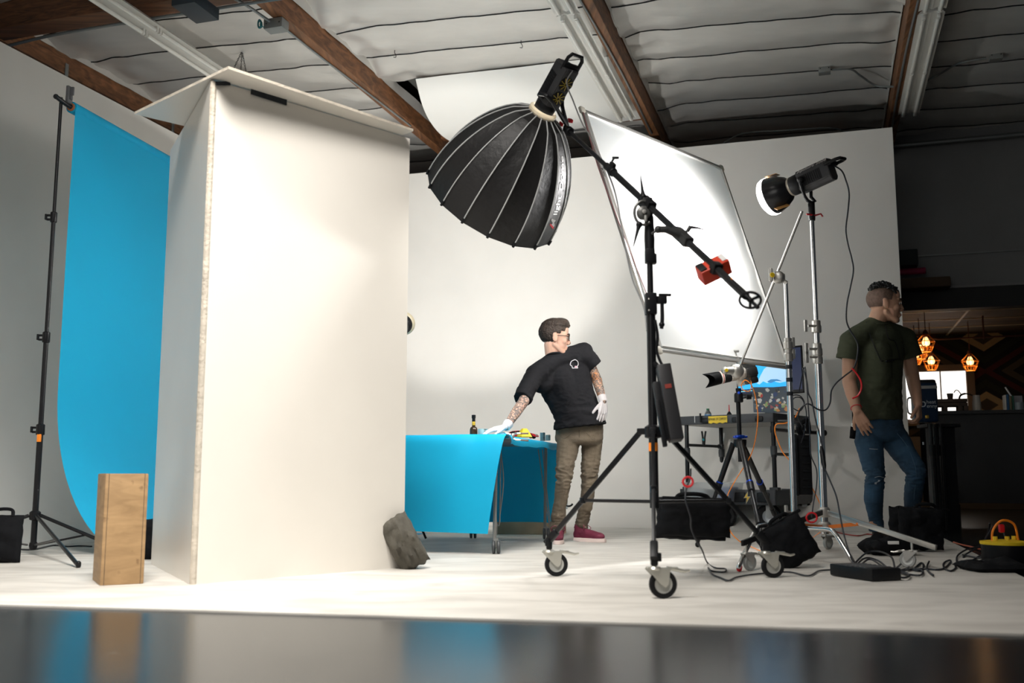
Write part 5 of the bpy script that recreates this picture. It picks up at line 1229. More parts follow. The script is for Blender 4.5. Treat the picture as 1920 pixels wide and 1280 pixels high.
# olive tee
lv = [(1641, 600, 20, 0), (1642, 612, 38, 0), (1644, 628, 51, 0), (1645, 655, 51, 0), (1648, 700, 45, 0), (1647, 745, 44, 0), (1645, 789, 46.5, 0)]
b = nb(); loft(b, lsecs(lv, 7.07, [.085, .11, .13, .14, .14, .14, .145], yaw=.12))
n2r, n2l = at(1590, 672, 6.99), at(1709, 668, 7.13)
tube(b, [S2R.lerp(NB, .35), S2R, S2R.lerp(n2r, .5), n2r], [.09, .080, .080, .079], 20); ball(b, S2R, .081); tube(b, [S2L.lerp(NB, .35), S2L, S2L.lerp(n2l, .5), n2l], [.09, .078, .075, .074], 20); ball(b, S2L, .079)
chain(b, [S2R, at(1640, 612, 7.03), S2L], [.082, .078, .082]); chain(b, [S2R+V((.02, .05, -.06)), S2L+V((-.02, .02, -.06))], [.095, .095]); chain(b, [S2R+V((.01, .02, -.01)), at(1641, 618, 7.04)], [.085, .08]); chain(b, [at(1643, 660, 6.99), at(1646, 715, 7.0)], [.105, .10]); chain(b, [S2L+V((-.01, 0, -.01)), at(1650, 616, 7.05)], [.09, .08])
b = remesh(b, .0068, 16); wrinkle(b, .016, (7, 7, 11), 11, lambda c: .35+.9*max(0, min(1, (1.25-c.z)*2.5))); wrinkle(b, .003, (15, 15, 30), 8)
bv3 = BVHTree.FromBMesh(b); olv = mat('dark_olive_cotton', (.040, .046, .028), .85, bump=.2, bscale=200, spec=.2)
sh2 = obj('t_shirt', b, olv, pr2, angle=80)
b = nb(); Mn = axisf(at(1642, 605, 7.03), V((.02, -.25, 1))); tube(b, [Mn @ V((.078*math.cos(a*math.pi/10), .078*math.sin(a*math.pi/10), 0)) for a in range(20)], .009, 8, closed=True)
obj('collar', b, olv, sh2)
b = nb()
for e, a in ((n2r, S2R), (n2l, S2L)):
    tube(b, [e-(a-e).normalized()*.004, e+(a-e).normalized()*.022], [.082 if e is n2r else .077]*2, 24)
obj('rolled_cuff', b, olv, sh2)
# cord round the neck with spectacles
b = nb(); pts = [surf(bv3, u, v, .004) for u, v in ((1624, 604), (1630, 626), (1639, 648), (1645, 662), (1651, 676))]
tube(b, cr(pts, 4), .0032, 6); pts = [surf(bv3, u, v, .004) for u, v in ((1659, 608), (1663, 630), (1669, 637), (1677, 640), (1683, 656), (1686, 672))]; tube(b, cr(pts, 4), .0032, 6)
q0_, q1_ = surf(bv3, 1652, 677, .008), surf(bv3, 1686, 672, .008); tube(b, [q0_, q1_], .004, 6); cap(b, surf(bv3, 1661, 677, .012), surf(bv3, 1672, 675, .012), .008)
obj('spectacles_cord', b, K['dark'], pr2)
b = nb(); c = W2R.lerp(E2R, .12); Mn = axisf(c, E2R-W2R); tube(b, [Mn @ V((.036*math.cos(a*math.pi/8), .036*math.sin(a*math.pi/8), 0)) for a in range(16)], .0028, 6, closed=True); obj('bracelet', b, K['red'], pr2)
# jeans
dn_ = mat('blue_denim', (.016, .050, .095), .85, var=.55, vscale=5, bump=.3, bscale=200, vdet=5)
b = nb(); loft(b, lsecs([(1645, 780, 43, 0), (1648, 800, 45, 0), (1653, 820, 44, 0), (1655, 828, 34, 0)], 7.08, [.13, .135, .13, .10]))
chain(b, [at(1629, 826, 7.05), at(1634, 855, 7.02), at(1640, 885, 7.0)], [.098, .084, .068]); chain(b, [at(1640, 885, 7.0), K2R, at(1638, 935, 7.03), at(1641, 965, 7.07)], [.068, .062, .066, .050]); tube(b, [at(1641, 960, 7.07), at(1643, 980, 7.1), at(1643, 996, 7.1)], [.050, .047, .052], 16)
chain(b, [at(1676, 820, 7.08), at(1695, 850, 7.02), at(1717, 880, 6.98)], [.098, .084, .068]); chain(b, [at(1717, 880, 6.98), at(1716, 895, 7.0), at(1712, 930, 7.10), at(1709, 965, 7.24)], [.068, .064, .062, .050]); tube(b, [at(1709, 960, 7.24), at(1707, 978, 7.26), at(1706, 990, 7.27)], [.050, .050, .054], 16)
b = remesh(b, .0065, 2); wrinkle(b, .016, (9, 9, 26), 16, lambda c: .2+1.3*math.exp(-((c.z-.50)/.08)**2)+1.4*max(0, (.26-c.z)*4)+.4*math.exp(-((c.z-.8)/.08)**2))
bv4 = BVHTree.FromBMesh(b); je = obj('jeans', b, dn_, pr2, angle=80)
b = nb()
for pts in (((1630, 841), (1645, 842), (1659, 839)), ((1640, 905), (1646, 903), (1650, 900)), ((1640, 895), (1648, 893), (1657, 895))): tube(b, cr([surf(bv4, u, v, .0012) for u, v in pts], 3), .0022, 5)
bx(b, surf(bv4, 1642, 905, .001), (.016, .004, .018), .002); bx(b, surf(bv4, 1648, 901, .001), (.012, .004, .012), .002); bx(b, surf(bv4, 1731, 831, .001), (.012, .004, .02), .002)
obj('denim_rips', b, mat('frayed_white_denim', (.28, .32, .36), .9), je)
b = nb(); tube(b, cr([surf(bv4, u, v, .001) for u, v in ((1682, 812), (1700, 835), (1713, 865), (1718, 890), (1714, 930), (1712, 970))], 4), .0022, 5); obj('side_seam', b, mat('pale_denim_seam', (.05, .10, .16), .9), je)
sue = mat('brown_suede', (.055, .038, .026), .85, bump=.3, bscale=120); dso = mat('dark_sole', (.02, .018, .015), .6)
q = az(1636, 1026, FZ); shoe(pr2, V((q.x+.03, 7.18, 0)), (.80, -.60), sue, dso, .30, None, True, name='boot')
q = at(1708, 990, 7.3); shoe(pr2, V((q.x-.03, 7.34, 0)), (.45, -.85), sue, dso, .30, None, True, name='boot')
# keys / gadget hanging at his hip
q = at(1599, 811, 6.98); t = thing('key_pouch', 'small black pouch on a silver clip hanging from the belt of the man in green', 'pouch', q)
b = nb(); pillow(b, upM(q, .2, 0, -.15), .022, .042, .014, n=10, seed=3); obj('pouch_body', b, K['bagc'], t)
b = nb(); tube(b, cr([q+V((0, 0, .04)), q+V((-.004, -.005, .058)), q+V((.012, -.005, .07))], 4), .005, 6); obj('clip', b, K['chrome'], t)
b = nb(); tube(b, [surf(bv3, u, v, .006) for u, v in ((1600, 770), (1599, 798))], .004, 6)
obj('pouch_strap', b, K['bagc'], t)
# ================================================================== CAMERA ON TRIPOD
TY = 6.95
TA = at(1387, 822, TY)
tp = thing('tripod', 'black tripod with blue collars holding the camera in front of the cart', 'tripod', (TA.x, TA.y, FZ))
b = nb(); tube(b, [TA+V((0, 0, -.16)), at(1384, 752, TY)], .0155, 14); obj('centre_column', b, K['blackmet'], tp)
b = nb(); lathe(b, [(.02, -.012), (.036, -.010), (.036, .010), (.020, .014)], TA+V((0, 0, .012)), 20)
for k in range(3):
    a = k*2.094+.1; ball(b, TA+V((.04*math.cos(a), .04*math.sin(a), .012)), (.018, .012, .009))
obj('blue_collar', b, K['bluep'], tp, label='blue anodised collar')
b = nb(); lathe(b, [(.02, -.06), (.042, -.05), (.046, -.02), (.046, -.002), (.03, .0)], TA+V((0, 0, -.005)), 20)
for k in range(3):
    a = k*2.094+.6; ball(b, TA+V((.043*math.cos(a), .043*math.sin(a), -.02)), .008, mi=1)
obj('spider', b, [K['blackmet'], K['dullsteel']], tp)
TF = [az(1308, 1024, FZ+.008), az(1437, 1046, FZ+.008), az(1473, 1008, FZ+.008)]
for f in TF:
    d = V((f.x-TA.x, f.y-TA.y, 0)).normalized(); a = TA+d*.045+V((0, 0, -.03)); v_ = f-a
    b = nb(); tube(b, [a, a+v_*.42], [.021, .019], 12); tube(b, [a+v_*.41, a+v_*.70], .0145, 12); tube(b, [a+v_*.69, f+V((0, 0, .02))], .0105, 10); lg = obj('leg', b, K['blackmet'], tp)
    for s in (.42, .70):
        b = nb(); tube(b, [a+v_*(s-.035), a+v_*(s+.035)], [.024 if s < .5 else .019]*2, 14); obj('leg_lock', b, K['dark'], lg)
    b = nb(); tube(b, [a+v_*.375, a+v_*.386], .0245, 14); obj('blue_ring', b, K['bluep'], lg, label='thin blue ring')
    b = nb(); cap(b, f+V((0, 0, .010)), f+V((0, 0, .016)), .0165); obj('rubber_foot', b, K['rubber'], lg)
b = nb(); hb = at(1385, 745, TY); lathe(b, [(.024, -.035), (.031, -.03), (.031, .02), (.026, .032), (0, .034)], hb, 20); lathe(b, [(.017, 0), (.02, .02), (.02, .03)], hb+V((0, 0, .034)), 16); tube(b, [hb+V((.025, -.01, 0)), hb+V((.06, -.02, .002))], .009, 8); tube(b, [hb+V((.05, -.02, .001)), hb+V((.082, -.02, .003))], .017, 12)
obj('ball_head', b, K['dark'], tp)
b = nb(); ball(b, hb+V((-.002, -.022, .03)), .012); obj('blue_knob', b, mat('blue_gloss', (.02, .10, .75), .2, metal=.3), tp, label='blue knob')
cmr = thing('camera', 'black camera with a big white telephoto lens aimed left at the table', 'camera', hb+V((0, 0, .07)))
ca, cb = at(1405, 697, TY+.03), at(1316, 716, TY-.05); lx = (cb-ca).normalized(); c0 = at(1396, 698, TY)
M = axisf(c0, lx)     # local Z along the lens
yv = M.to_3x3() @ V((0, 1, 0)); 
b = nb(); lathe(b, [(.036, .0), (.040, .01), (.040, .07), (.043, .075), (.043, .115), (.039, .12)], M, 28); obj('lens_barrel', b, mat('off_white_lens_paint', (.72, .68, .62), .4), cmr, label='white telephoto barrel')
b = nb(); lathe(b, [(.0425, .118), (.0425, .160), (.0445, .162), (.0445, .172), (.0405, .174)], M, 28)
for k in range(8): lathe(b, [(.0425, .122+k*.0045), (.0438, .123+k*.0045), (.0438, .125+k*.0045), (.0425, .126+k*.0045)], M, 28, cap=False)
obj('zoom_ring', b, K['rubber'], cmr)
b = nb(); lathe(b, [(.0440, .172), (.0455, .174), (.0455, .192), (.044, .194)], M, 28, cap=False); obj('lens_band', b, mat('off_white_lens_paint', (.72, .68, .62), .4), cmr)
b = nb(); lathe(b, [(.0458, .179), (.0462, .180), (.0462, .1825), (.0458, .1835)], M, 28, cap=False); obj('red_ring', b, K['red'], cmr, label='thin red ring')
b = nb(); lathe(b, [(.043, .190), (.045, .2), (.047, .235)], M, 28, cap=False)
g = []; n_s = 32
for k in range(n_s+1):
    a = 2*math.pi*k/n_s; ln = .235+.048+.030*math.cos(2*(a-math.pi/2)); row = [M @ V((.047*math.cos(a), .047*math.sin(a), .235)), M @ V((.050*math.cos(a), .050*math.sin(a), ln))]; g.append([b.verts.new(q) for q in row])
for A, B_ in zip(g, g[1:]): b.faces.new((A[0], B_[0], B_[1], A[1]))
solid(b, None, .002); obj('lens_hood', b, K['dark'], cmr)
b = nb(); lathe(b, [(0, 0), (.038, 0)], M @ Matrix.Translation((0, 0, .2)), 20, cap=False); obj('front_glass', b, mat('lens_glass', (.02, .02, .04), .05), cmr)
b = nb(); Mb_ = M
bx(b, Mb_, (.135, .105, .060), .014, off=(0, .005, -.035)); bx(b, Mb_, (.06, .035, .055), .012, off=(0, .070, -.028)); bx(b, Mb_, (.04, .06, .075), .012, off=(.055, -.005, -.030)); bx(b, Mb_, (.130, .045, .055), .014, off=(0, -.065, -.035))
obj('camera_body', b, mat('camera_black', (.014, .014, .015), .45, bump=.15, bscale=200), cmr)
b = nb(); lathe(b, [(.046, -.01), (.048, -.005), (.048, .02), (.046, .025)], M @ Matrix.Translation((0, 0, .035)), 24, cap=False); bx(b, M, (.025, .06, .05), .006, off=(0, -.058 if yv.z > 0 else .058, .045)); obj('tripod_collar', b, mat('off_white_lens_paint', (.72, .68, .62), .4), cmr)
cable('tether_cable', [at(1406, 703, TY-.03), at(1409, 722, TY-.05), at(1405, 733, TY-.06), at(1394, 731, TY-.06), at(1390, 722, TY-.06), at(1396, 713, TY-.06), at(1404, 716, TY-.07), at(1412, 728, TY-.06), at(1418, 752, TY-.05), at(1421, 782, TY-.05), at(1417, 820, TY-.06), at(1409, 850, TY-.1), at(1395, 875, TY-.12), at(1376, 905, TY-.12), at(1362, 935, TY-.1), at(1361, 965, TY-.1), at(1369, 995, TY-.1), at(1385, 1013, TY-.1), at(1402, 1022, 6.98), az(1425, 1032, FZ+.006)], .0035, K['orange'], 'orange tether cable looping from the camera down to the floor')

# ================================================================== CART
CL, CC = at(1272, 783, 9.9), at(1450, 785, 9.25); CLf, CCf, CRf = V((CL.x, CL.y, 0)), V((CC.x, CC.y, 0)), V((2.99, 9.82, 0)); CBf = CLf+(CRf-CCf)
cxa = (CCf-CLf); clen = cxa.length; cxa.normalize(); cya = (CRf-CCf).normalized(); cya = (cya-cxa*cya.dot(cxa)).normalized(); cdep = (CRf-CCf).length
MC = frame(CLf+V((0, 0, 0)), cxa, cya, V((0, 0, 1)))
ct_ = thing('equipment_cart', 'black two-deck equipment cart on big rubber wheels carrying the monitor', 'cart', CLf.lerp(CRf, .5)+V((0, 0, FZ)))
zt0, zt1 = at(1440, 791, 9.3).z, at(1440, 774, 9.3).z
def rim(b, z0, z1, th=.012, over=.0):
    for (x0, x1, y0, y1) in ((0, clen, 0, th), (0, clen, cdep-th, cdep), (0, th, 0, cdep), (clen-th, clen, 0, cdep)):
        bx(b, MC, (x1-x0, y1-y0, z1-z0), .003, off=((x0+x1)/2, (y0+y1)/2, (z0+z1)/2))
dg_ = mat('dark_grey_cart_panel', (.035, .038, .042), .5)
b = nb(); rim(b, zt0, zt1); obj('tray_rim', b, dg_, ct_)
b = nb(); bx(b, MC, (clen-.02, cdep-.02, .01), off=(clen/2, cdep/2, zt0+.006)); obj('tray', b, mat('pale_grey_tray', (.42, .41, .39), .6), ct_, label='pale grey underside of the upper tray')
zd0, zd1 = at(1400, 947, 9.3).z, at(1400, 918, 9.3).z
b = nb(); rim(b, zd0, zd1, .014); bx(b, MC, (clen-.02, cdep-.02, .012), off=(clen/2, cdep/2, zd0+.02)); obj('lower_deck', b, dg_, ct_)
for (x, y, nm) in ((.06, .05, 1), (.06, cdep-.05, 1), (clen-.03, .05, 1), (clen-.05, cdep-.05, 1)):
    b = nb(); tube(b, [MC @ V((x, y, zd1-.03)), MC @ V((x, y, zt0+.005))], .021, 14); po = obj('post', b, K['blackmet'], ct_)
    b = nb(); bx(b, MC, (.085, .07, .028), .008, off=(x, y, zd1+.008)); obj('post_foot', b, dg_, po)
    b = nb(); lathe(b, [(.030, -.04), (.032, 0), (.030, .04)], MC @ V((x, y, (zd1+zt0)/2+.05)), 14); obj('post_collar', b, dg_, po)
zb1 = at(1320, 834, 9.9).z
b = nb(); tube(b, [MC @ V((.06, .05, zb1)), MC @ V((.06, cdep-.05, zb1))], .015, 10); bx(b, MC, (.05, .05, .045), .006, off=(.06, cdep-.06, zb1)); obj('cross_bar', b, K['blackmet'], ct_)
for vz in (805, 851):
    z = at(1470, vz, 9.3).z; b = nb(); tube(b, [MC @ V((clen-.03, .05, z)), MC @ V((clen-.04, cdep-.05, z))], .016, 10); lathe(b, [(.026, -.03), (.028, 0), (.026, .03)], MC @ V((clen-.03, .05, z)), 14); obj('cross_bar', b, K['blackmet'], ct_)
b = nb(); z = at(1560, 809, 9.7).z; tube(b, [MC @ V((clen-.05, cdep-.1, z)), MC @ V((clen+.05, cdep+.18, z))], .018, 12); lathe(b, [(.022, -.03), (.03, -.025), (.03, .025), (.022, .03)], axisf(MC @ V((clen+.055, cdep+.19, z)), MC.to_3x3() @ V((.3, 1, 0))), 14); obj('push_handle', b, K['dark'], ct_)
for x in (.30, .62, .86):
    b = nb(); bx(b, MC, (.075, .014, .05), .012, off=(x*clen, -.004, (zt0+zt1)/2-.010)); obj('latch', b, K['dark'], ct_)
    b = nb(); bx(b, MC, (.12, .014, .09), .014, off=(x*clen*1.02, -.004, (zd0+zd1)/2)); obj('latch', b, K['dark'], ct_)
b = nb(); Mz = MC @ Matrix.Translation((clen*.72, -.012, (zd0+zd1)/2)) @ Matrix.Rotation(math.pi/2, 4, 'X')
poly(b, [(.012, .062), (-.038, -.010), (-.004, -.006), (-.016, -.062), (.036, .010), (.004, .008)], .003, Mz); obj('bolt_logo', b, [mat('bolt_silver', (.55, .52, .40), .4)], ct_, label='silver and gold lightning bolt logo')
b = nb(); poly(b, [(.004, .045), (-.028, -.004), (-.002, -.001), (-.010, -.045), (.026, .004), (.0, .003)], .003, Mz @ Matrix.Translation((0, 0, .002))); obj('bolt_logo', b, mat('bolt_gold', (.75, .50, .06), .4), ct_, label='gold inner stroke of the lightning bolt')
for W in (V((2.02, 9.62, 0)), V((2.41, 9.47, 0)), V((2.86, 9.86, 0)), V((2.27, 10.28, 0))):
    p_ = V((W.x, W.y, FZ)); rw = .118
    b = nb(); Mw_ = frame(p_+V((0, 0, rw)), V((.96, -.28, 0)), V((0, 0, 1)), V((.28, .96, 0)))
    lathe(b, [(.055, -.035), (.095, -.042), (.115, -.03), (.118, 0), (.115, .03), (.095, .042), (.055, .035)], Mw_, 32, cap=False); wh = obj('wheel', b, K['rubber'], ct_)
    b = nb(); lathe(b, [(0, -.05), (.018, -.05), (.02, -.03), (.04, -.028), (.06, -.038), (.06, .038), (0, .03)], Mw_, 24); obj('hub', b, mat('pale_steel_hub', (.45, .48, .50), .35, metal=.6), wh)
    b = nb()
    for s in (-1, 1): bx(b, Mw_, (.05, .13, .006), .002, off=(0, .052, s*.052))
    bx(b, Mw_, (.09, .008, .11), .002, off=(0, .120, 0)); obj('fork', b, mat('cart_fork_grey', (.38, .40, .40), .4, metal=.4), wh)
    b = nb(); bx(b, p_+V((0, 0, (zd0+.235)/2)), (.08, .08, max(.01, zd0-.235+.01)), .0); obj('wheel_mount', b, dg_, wh)
# yellow tape with its warning
b = nb(); x0, x1 = .335*clen, .535*clen; pts = [(x0, -.032), (x0+.03, -.040), (x0+.05, -.030), (x0+.09, -.041), (x0+.12, -.030), (x0+.15, -.040), (x1-.02, -.030), (x1, -.034), (x1, .032), (x0, .032)]
Mt = MC @ Matrix.Translation((0, -.0075, (zt0+zt1)/2)) @ Matrix.Rotation(math.pi/2, 4, 'X'); bmesh.ops.scale(b, vec=(1, 1, 1), verts=b.verts); poly(b, pts, .002, Mt); ye = obj('yellow_tape', b, K['yellow'], ct_, label='torn yellow tape lettered BEWARE OF COMFORT')
tt = textbm('BEWARE OF COMFORT', .030, .0006); bmesh.ops.scale(tt, vec=(.62, 1.15, 1), verts=tt.verts); bmesh.ops.transform(tt, matrix=Mt @ Matrix.Translation(((x0+x1)/2, .002, .002)), verts=tt.verts); obj('lettering', tt, K['dark'], ye)
# things on the top tray
TT = zt0+.017
def ctop(u, Y, z=None): r = ray(u, 780); return V((r.x/r.y*Y, Y, TT if z is None else z))
q = ctop(1327.5, 9.75); wb = thing('water_bottle', 'clear plastic water bottle with green cap and blue label on the cart tray', 'bottle', q)
b = nb(); lathe(b, [(0, 0), (.032, 0), (.034, .006), (.034, .075), (.031, .095), (.016, .118), (.013, .125)], q, 24); obj('bottle_body', b, mat('clear_pet', (.85, .9, .92), .08, trans=.85, ior=1.2), wb)
b = nb(); lathe(b, [(.0345, .035), (.0348, .036), (.0348, .078), (.0345, .079)], q, 24, cap=False); obj('label_wrap', b, mat('blue_label', (.02, .18, .45), .4), wb, label='blue wrap label')
b = nb(); lathe(b, [(.0145, .122), (.0145, .138), (0, .139)], q, 20); obj('cap', b, mat('green_cap', (.01, .16, .06), .4), wb, label='green cap')
q = ctop(1367.5, 9.6); bw_ = thing('dust_blower', 'black rubber dust blower with a red nozzle standing on the cart tray', 'air blower', q)
b = nb(); lathe(b, [(0, 0), (.030, 0), (.035, .012), (.036, .035), (.030, .06), (.018, .085), (.008, .10)], q, 24); obj('bulb', b, K['rubber'], bw_)
b = nb(); tube(b, [q+V((0, 0, .098)), q+V((0, 0, .165))], [.006, .004], 10); obj('nozzle', b, K['red'], bw_, label='red nozzle')
b = nb(); q = ctop(1306, 9.8); bx(b, q+V((0, 0, .035)), (.05, .04, .07), .006); tag(obj('battery_case', b, K['white']), 'white small case poking above the left part of the cart tray', 'case')
b = nb(); q = ctop(1313, 9.72); tube(b, [q, q+V((0, 0, .09))], .009, 10); tag(obj('lens_pen', b, K['dark']), 'dark pen standing between the white case and the water bottle', 'pen')
# monitor
MY = 9.45
mc = [at(1381, 661, MY+.15), at(1513, 644, MY-.12), at(1498, 737, MY-.2), at(1381, 742, MY+.07)]
cen = sum(mc, V((0, 0, 0)))/4; mx_ = ((mc[1]-mc[0])+(mc[2]-mc[3])).normalized(); my_ = ((mc[0]-mc[3])+(mc[1]-mc[2])); my_ = (my_-mx_*my_.dot(mx_)).normalized(); mz_ = mx_.cross(my_); MM = frame(cen, mx_, my_, mz_)
mw, mh = ((mc[1]-mc[0]).length+(mc[2]-mc[3]).length)/2, ((mc[0]-mc[3]).length+(mc[1]-mc[2]).length)/2
mon = thing('monitor', 'large tilted monitor showing a gloved hand on bright blue, standing on the cart', 'monitor', V((cen.x, cen.y, TT)))
b = nb(); bx(b, MM, (mw, mh, .03), .004, off=(0, 0, -.016)); obj('casing', b, K['dark'], mon)
b = nb(); bx(b, MM, (mw-.03, mh-.05, .002), off=(0, .004, .0005)); scr = obj('screen', b, mat('screen_dark_ui', (.01, .01, .02), .3, emit=(.025, .035, .075), es=.8), mon)
def glow(name, rgb, e=1.0): return mat(name, rgb, .5, emit=rgb, es=e)
def scr_poly(pts, z, m_, nm='screen_image'):
    b = nb(); poly(b, [((x-.5)*(mw-.03), (y-.5)*(mh-.05)+.004) for x, y in pts], .001, MM @ Matrix.Translation((0, 0, .002+z))); obj(nm, b, m_, scr)
scr_poly([(.0, .10), (.80, .10), (.80, 1), (0, 1)], 0, glow('screen_blue', (.03, .42, .85), .85))
scr_poly([(0, .70), (.80, .78), (.80, 1), (0, 1)], .0008, glow('screen_blue_light', (.08, .52, .92), .85))
hnd = [(.32, .28), (.30, .22), (.34, .19), (.40, .26), (.46, .21), (.56, .24), (.66, .19), (.79, .22), (.79, .60), (.70, .62), (.60, .60), (.50, .64), (.42, .55), (.36, .40)]
scr_poly(hnd, .0016, glow('screen_glove', (.42, .66, .88), .8)); scr_poly([(.46, .24), (.52, .20), (.60, .24), (.70, .22), (.62, .28), (.52, .29)], .0024, glow('screen_shadow', (.05, .22, .45), .7))
scr_poly([(.08, .58), (.19, .58), (.17, .30), (.10, .28)], .0016, glow('screen_cup', (.30, .70, .82), .8)); scr_poly([(0, .045), (.80, .06), (.80, .075), (0, .06)], .0016, glow('screen_bar', (.25, .75, .85), .9))
scr_poly([(.68, .72), (.74, .72), (.80, .86), (.76, .98), (.68, .98)], .002, glow('screen_glove', (.42, .66, .88), .8))
b = nb(); 
for k in range(12): bx(b, MM, (.006, .006, .001), off=(mw*(.34+.0*k)+(k % 3)*.018-.0, mh*(.42-.008*k), .003))
obj('screen_icons', b, glow('screen_icon', (.4, .5, .6), .7), scr)
b = nb(); bx(b, V((cen.x+.0, cen.y+.10, (TT+cen.z)/2)), (.06, .03, cen.z-TT), .006); bx(b, V((cen.x, cen.y+.08, TT+.006)), (.24, .2, .012), .005); obj('stand_foot', b, K['dark'], mon)
# laptop covered in stickers
LYY = 9.34; la, lb_, lc_ = at(1413, 771, LYY+.08), at(1484, 772, LYY-.10), at(1413, 737, LYY+.1)
lx_ = (lb_-la); lwid = lx_.length; lx_.normalize(); lhz = at(1413, 736, LYY+.1).z-la.z; ML = frame(la+V((0, 0, -.01)), lx_, V((0, .12, .99)), V((lx_.y, -lx_.x, -.12)).normalized())
lp = thing('laptop', 'open laptop seen from behind with its grey lid covered in stickers under the monitor', 'laptop', (la.x+lwid/2, la.y, TT))
b = nb(); bx(b, ML, (lwid, .245, .008), .003, off=(lwid/2, .1225, 0)); lid = obj('lid', b, mat('blue_grey_lid', (.05, .075, .10), .4), lp)
b = nb(); bx(b, frame(V((la.x, la.y, TT+.008)), lx_, V((-lx_.y, lx_.x, 0)), V((0, 0, 1))), (lwid, .24, .015), .004, off=(lwid/2, .13, 0)); obj('keyboard_base', b, K['grayp'], lp)
rnd = random.Random(21); sc_ = [(.75, .74, .70), (.75, .74, .70), (.55, .05, .04), (.02, .05, .16), (.70, .30, .08), (.78, .78, .76), (.35, .5, .2), (.01, .01, .01), (.45, .12, .14), (.7, .6, .4)]
for k in range(58):
    x, y = rnd.uniform(.02, lwid-.02), rnd.uniform(.02, .225); r_ = rnd.uniform(.012, .032); n_v = rnd.choice((3, 4, 5, 7, 12)); st_ = rnd.uniform(.35, 1); an = rnd.uniform(0, 6)
    pts = []
    for i in range(n_v):
        a = 2*math.pi*i/n_v; rr2 = r_*(1 if n_v > 7 else rnd.uniform(.6, 1)); px, py = rr2*math.cos(a), rr2*st_*math.sin(a); pts.append((max(.004, min(lwid-.004, x+px*math.cos(an)-py*math.sin(an))), max(.004, min(.24, y+px*math.sin(an)+py*math.cos(an)))))
    b = nb()
    try: poly(b, pts, .0006, ML @ Matrix.Translation((0, 0, .0045+.00012*k)))
    except Exception: b.free(); continue
    ci = rnd.randrange(len(sc_)); obj('sticker', b, mat('sticker_%s' % 'abcdefghij'[ci], sc_[ci], .4), lid)
# clear box on the lower deck, small clamps on the bar
q = at(1338, 917, 9.55); bxx = thing('storage_box', 'clear plastic storage box with blue contents on the lower deck of the cart', 'box', V((q.x, q.y, zd1)))
Mo = frame(V((q.x+.02, q.y+.12, zd0+.03)), cxa, cya, V((0, 0, 1))); hh = at(1338, 905, 9.6).z-(zd0+.03)
b = nb(); t = bmesh.new(); bmesh.ops.create_cube(t, size=1); 
for v_ in t.verts: v_.co = V((v_.co.x*(.50 if v_.co.z > 0 else .45), v_.co.y*(.28 if v_.co.z > 0 else .24), (v_.co.z+.5)*hh))
bmesh.ops.delete(t, geom=[f for f in t.faces if f.normal.z > .5 or f.calc_center_median().z > hh*.99], context='FACES_ONLY'); bmesh.ops.transform(t, matrix=Mo, verts=t.verts); join(b, t); solid(b, None, .003); 
bx(b, Mo, (.53, .012, .008), .002, off=(0, -.145, hh)); bx(b, Mo, (.53, .012, .008), .002, off=(0, .145, hh)); obj('box_shell', b, mat('frosted_plastic', (.7, .72, .72), .35, alpha=.45), bxx)
b = nb(); bx(b, Mo, (.11, .2, hh*.75), .004, off=(.16, 0, hh*.4)); tag(obj('blue_pouch', b, mat('blue_contents', (.01, .10, .38), .5)), 'bright blue packet inside the clear storage box', 'packet')
b = nb(); bx(b, Mo, (.16, .2, hh*.6), .004, off=(-.12, 0, hh*.34)); tag(obj('pale_packet', b, mat('pale_contents', (.5, .6, .66), .5)), 'pale blue packet inside the clear storage box', 'packet')
for k, (u, lab) in enumerate(((1317, 'left'), (1322, 'right'))):
    q = at(u, 829, 9.75); b = nb(); s = -1 if k == 0 else 1
    tube(b, cr([at(1319.5+s*.6, 834, 9.75), at(1319.5+s*1.2, 825, 9.75), at(1319.5+s*3.6, 808, 9.75)], 4), [.012]*5+[.009]*4, 8)
    if k == 0: t0 = thing('spring_clamp', 'small black spring clamp with teal tip gripping the cross bar of the cart', 'clamp', q)
    obj('clamp_arm', b, K['dark'], t0)
b = nb(); ball(b, at(1319, 824, 9.74), .012); obj('teal_pad', b, mat('teal_plastic', (.02, .3, .35), .4), t0)
# ballast unit hanging on the stands
q = at(1507, 880, 6.3); bl = thing('power_supply', 'tall black power supply with cable coils hanging between the two chrome stands', 'power supply', q)
zz0, zz1 = at(1507, 928, 6.3).z, at(1507, 815, 6.3).z
xa, xb = at(1487, 870, 6.3).x, at(1521, 870, 6.3).x
b = nb(); bx(b, V(((xa+xb)/2, 6.32, (zz0+zz1)/2)), (xb-xa, .08, zz1-zz0), .010); bx(b, V((xa+.006, 6.30, (zz0+zz1)/2)), (.02, .11, (zz1-zz0)*1.02), .004); obj('unit_body', b, K['dark'], bl)
for k in range(7):
    b = nb(); bx(b, V(((xa+xb)/2+.02, 6.278, zz0+.05+k*.05)), (.05, .012, .012), .003); obj('cooling_fin', b, K['dark'], bl)
b = nb(); tube(b, cr([V(((xa+xb)/2, 6.3, zz1)), V(((xa+xb)/2-.02, 6.28, zz1+.05)), V(((xa+xb)/2+.03, 6.27, zz1+.09)), V(((xa+xb)/2+.05, 6.3, zz1+.02))], 5), .016, 8); obj('hanging_strap', b, K['bagc'], bl)
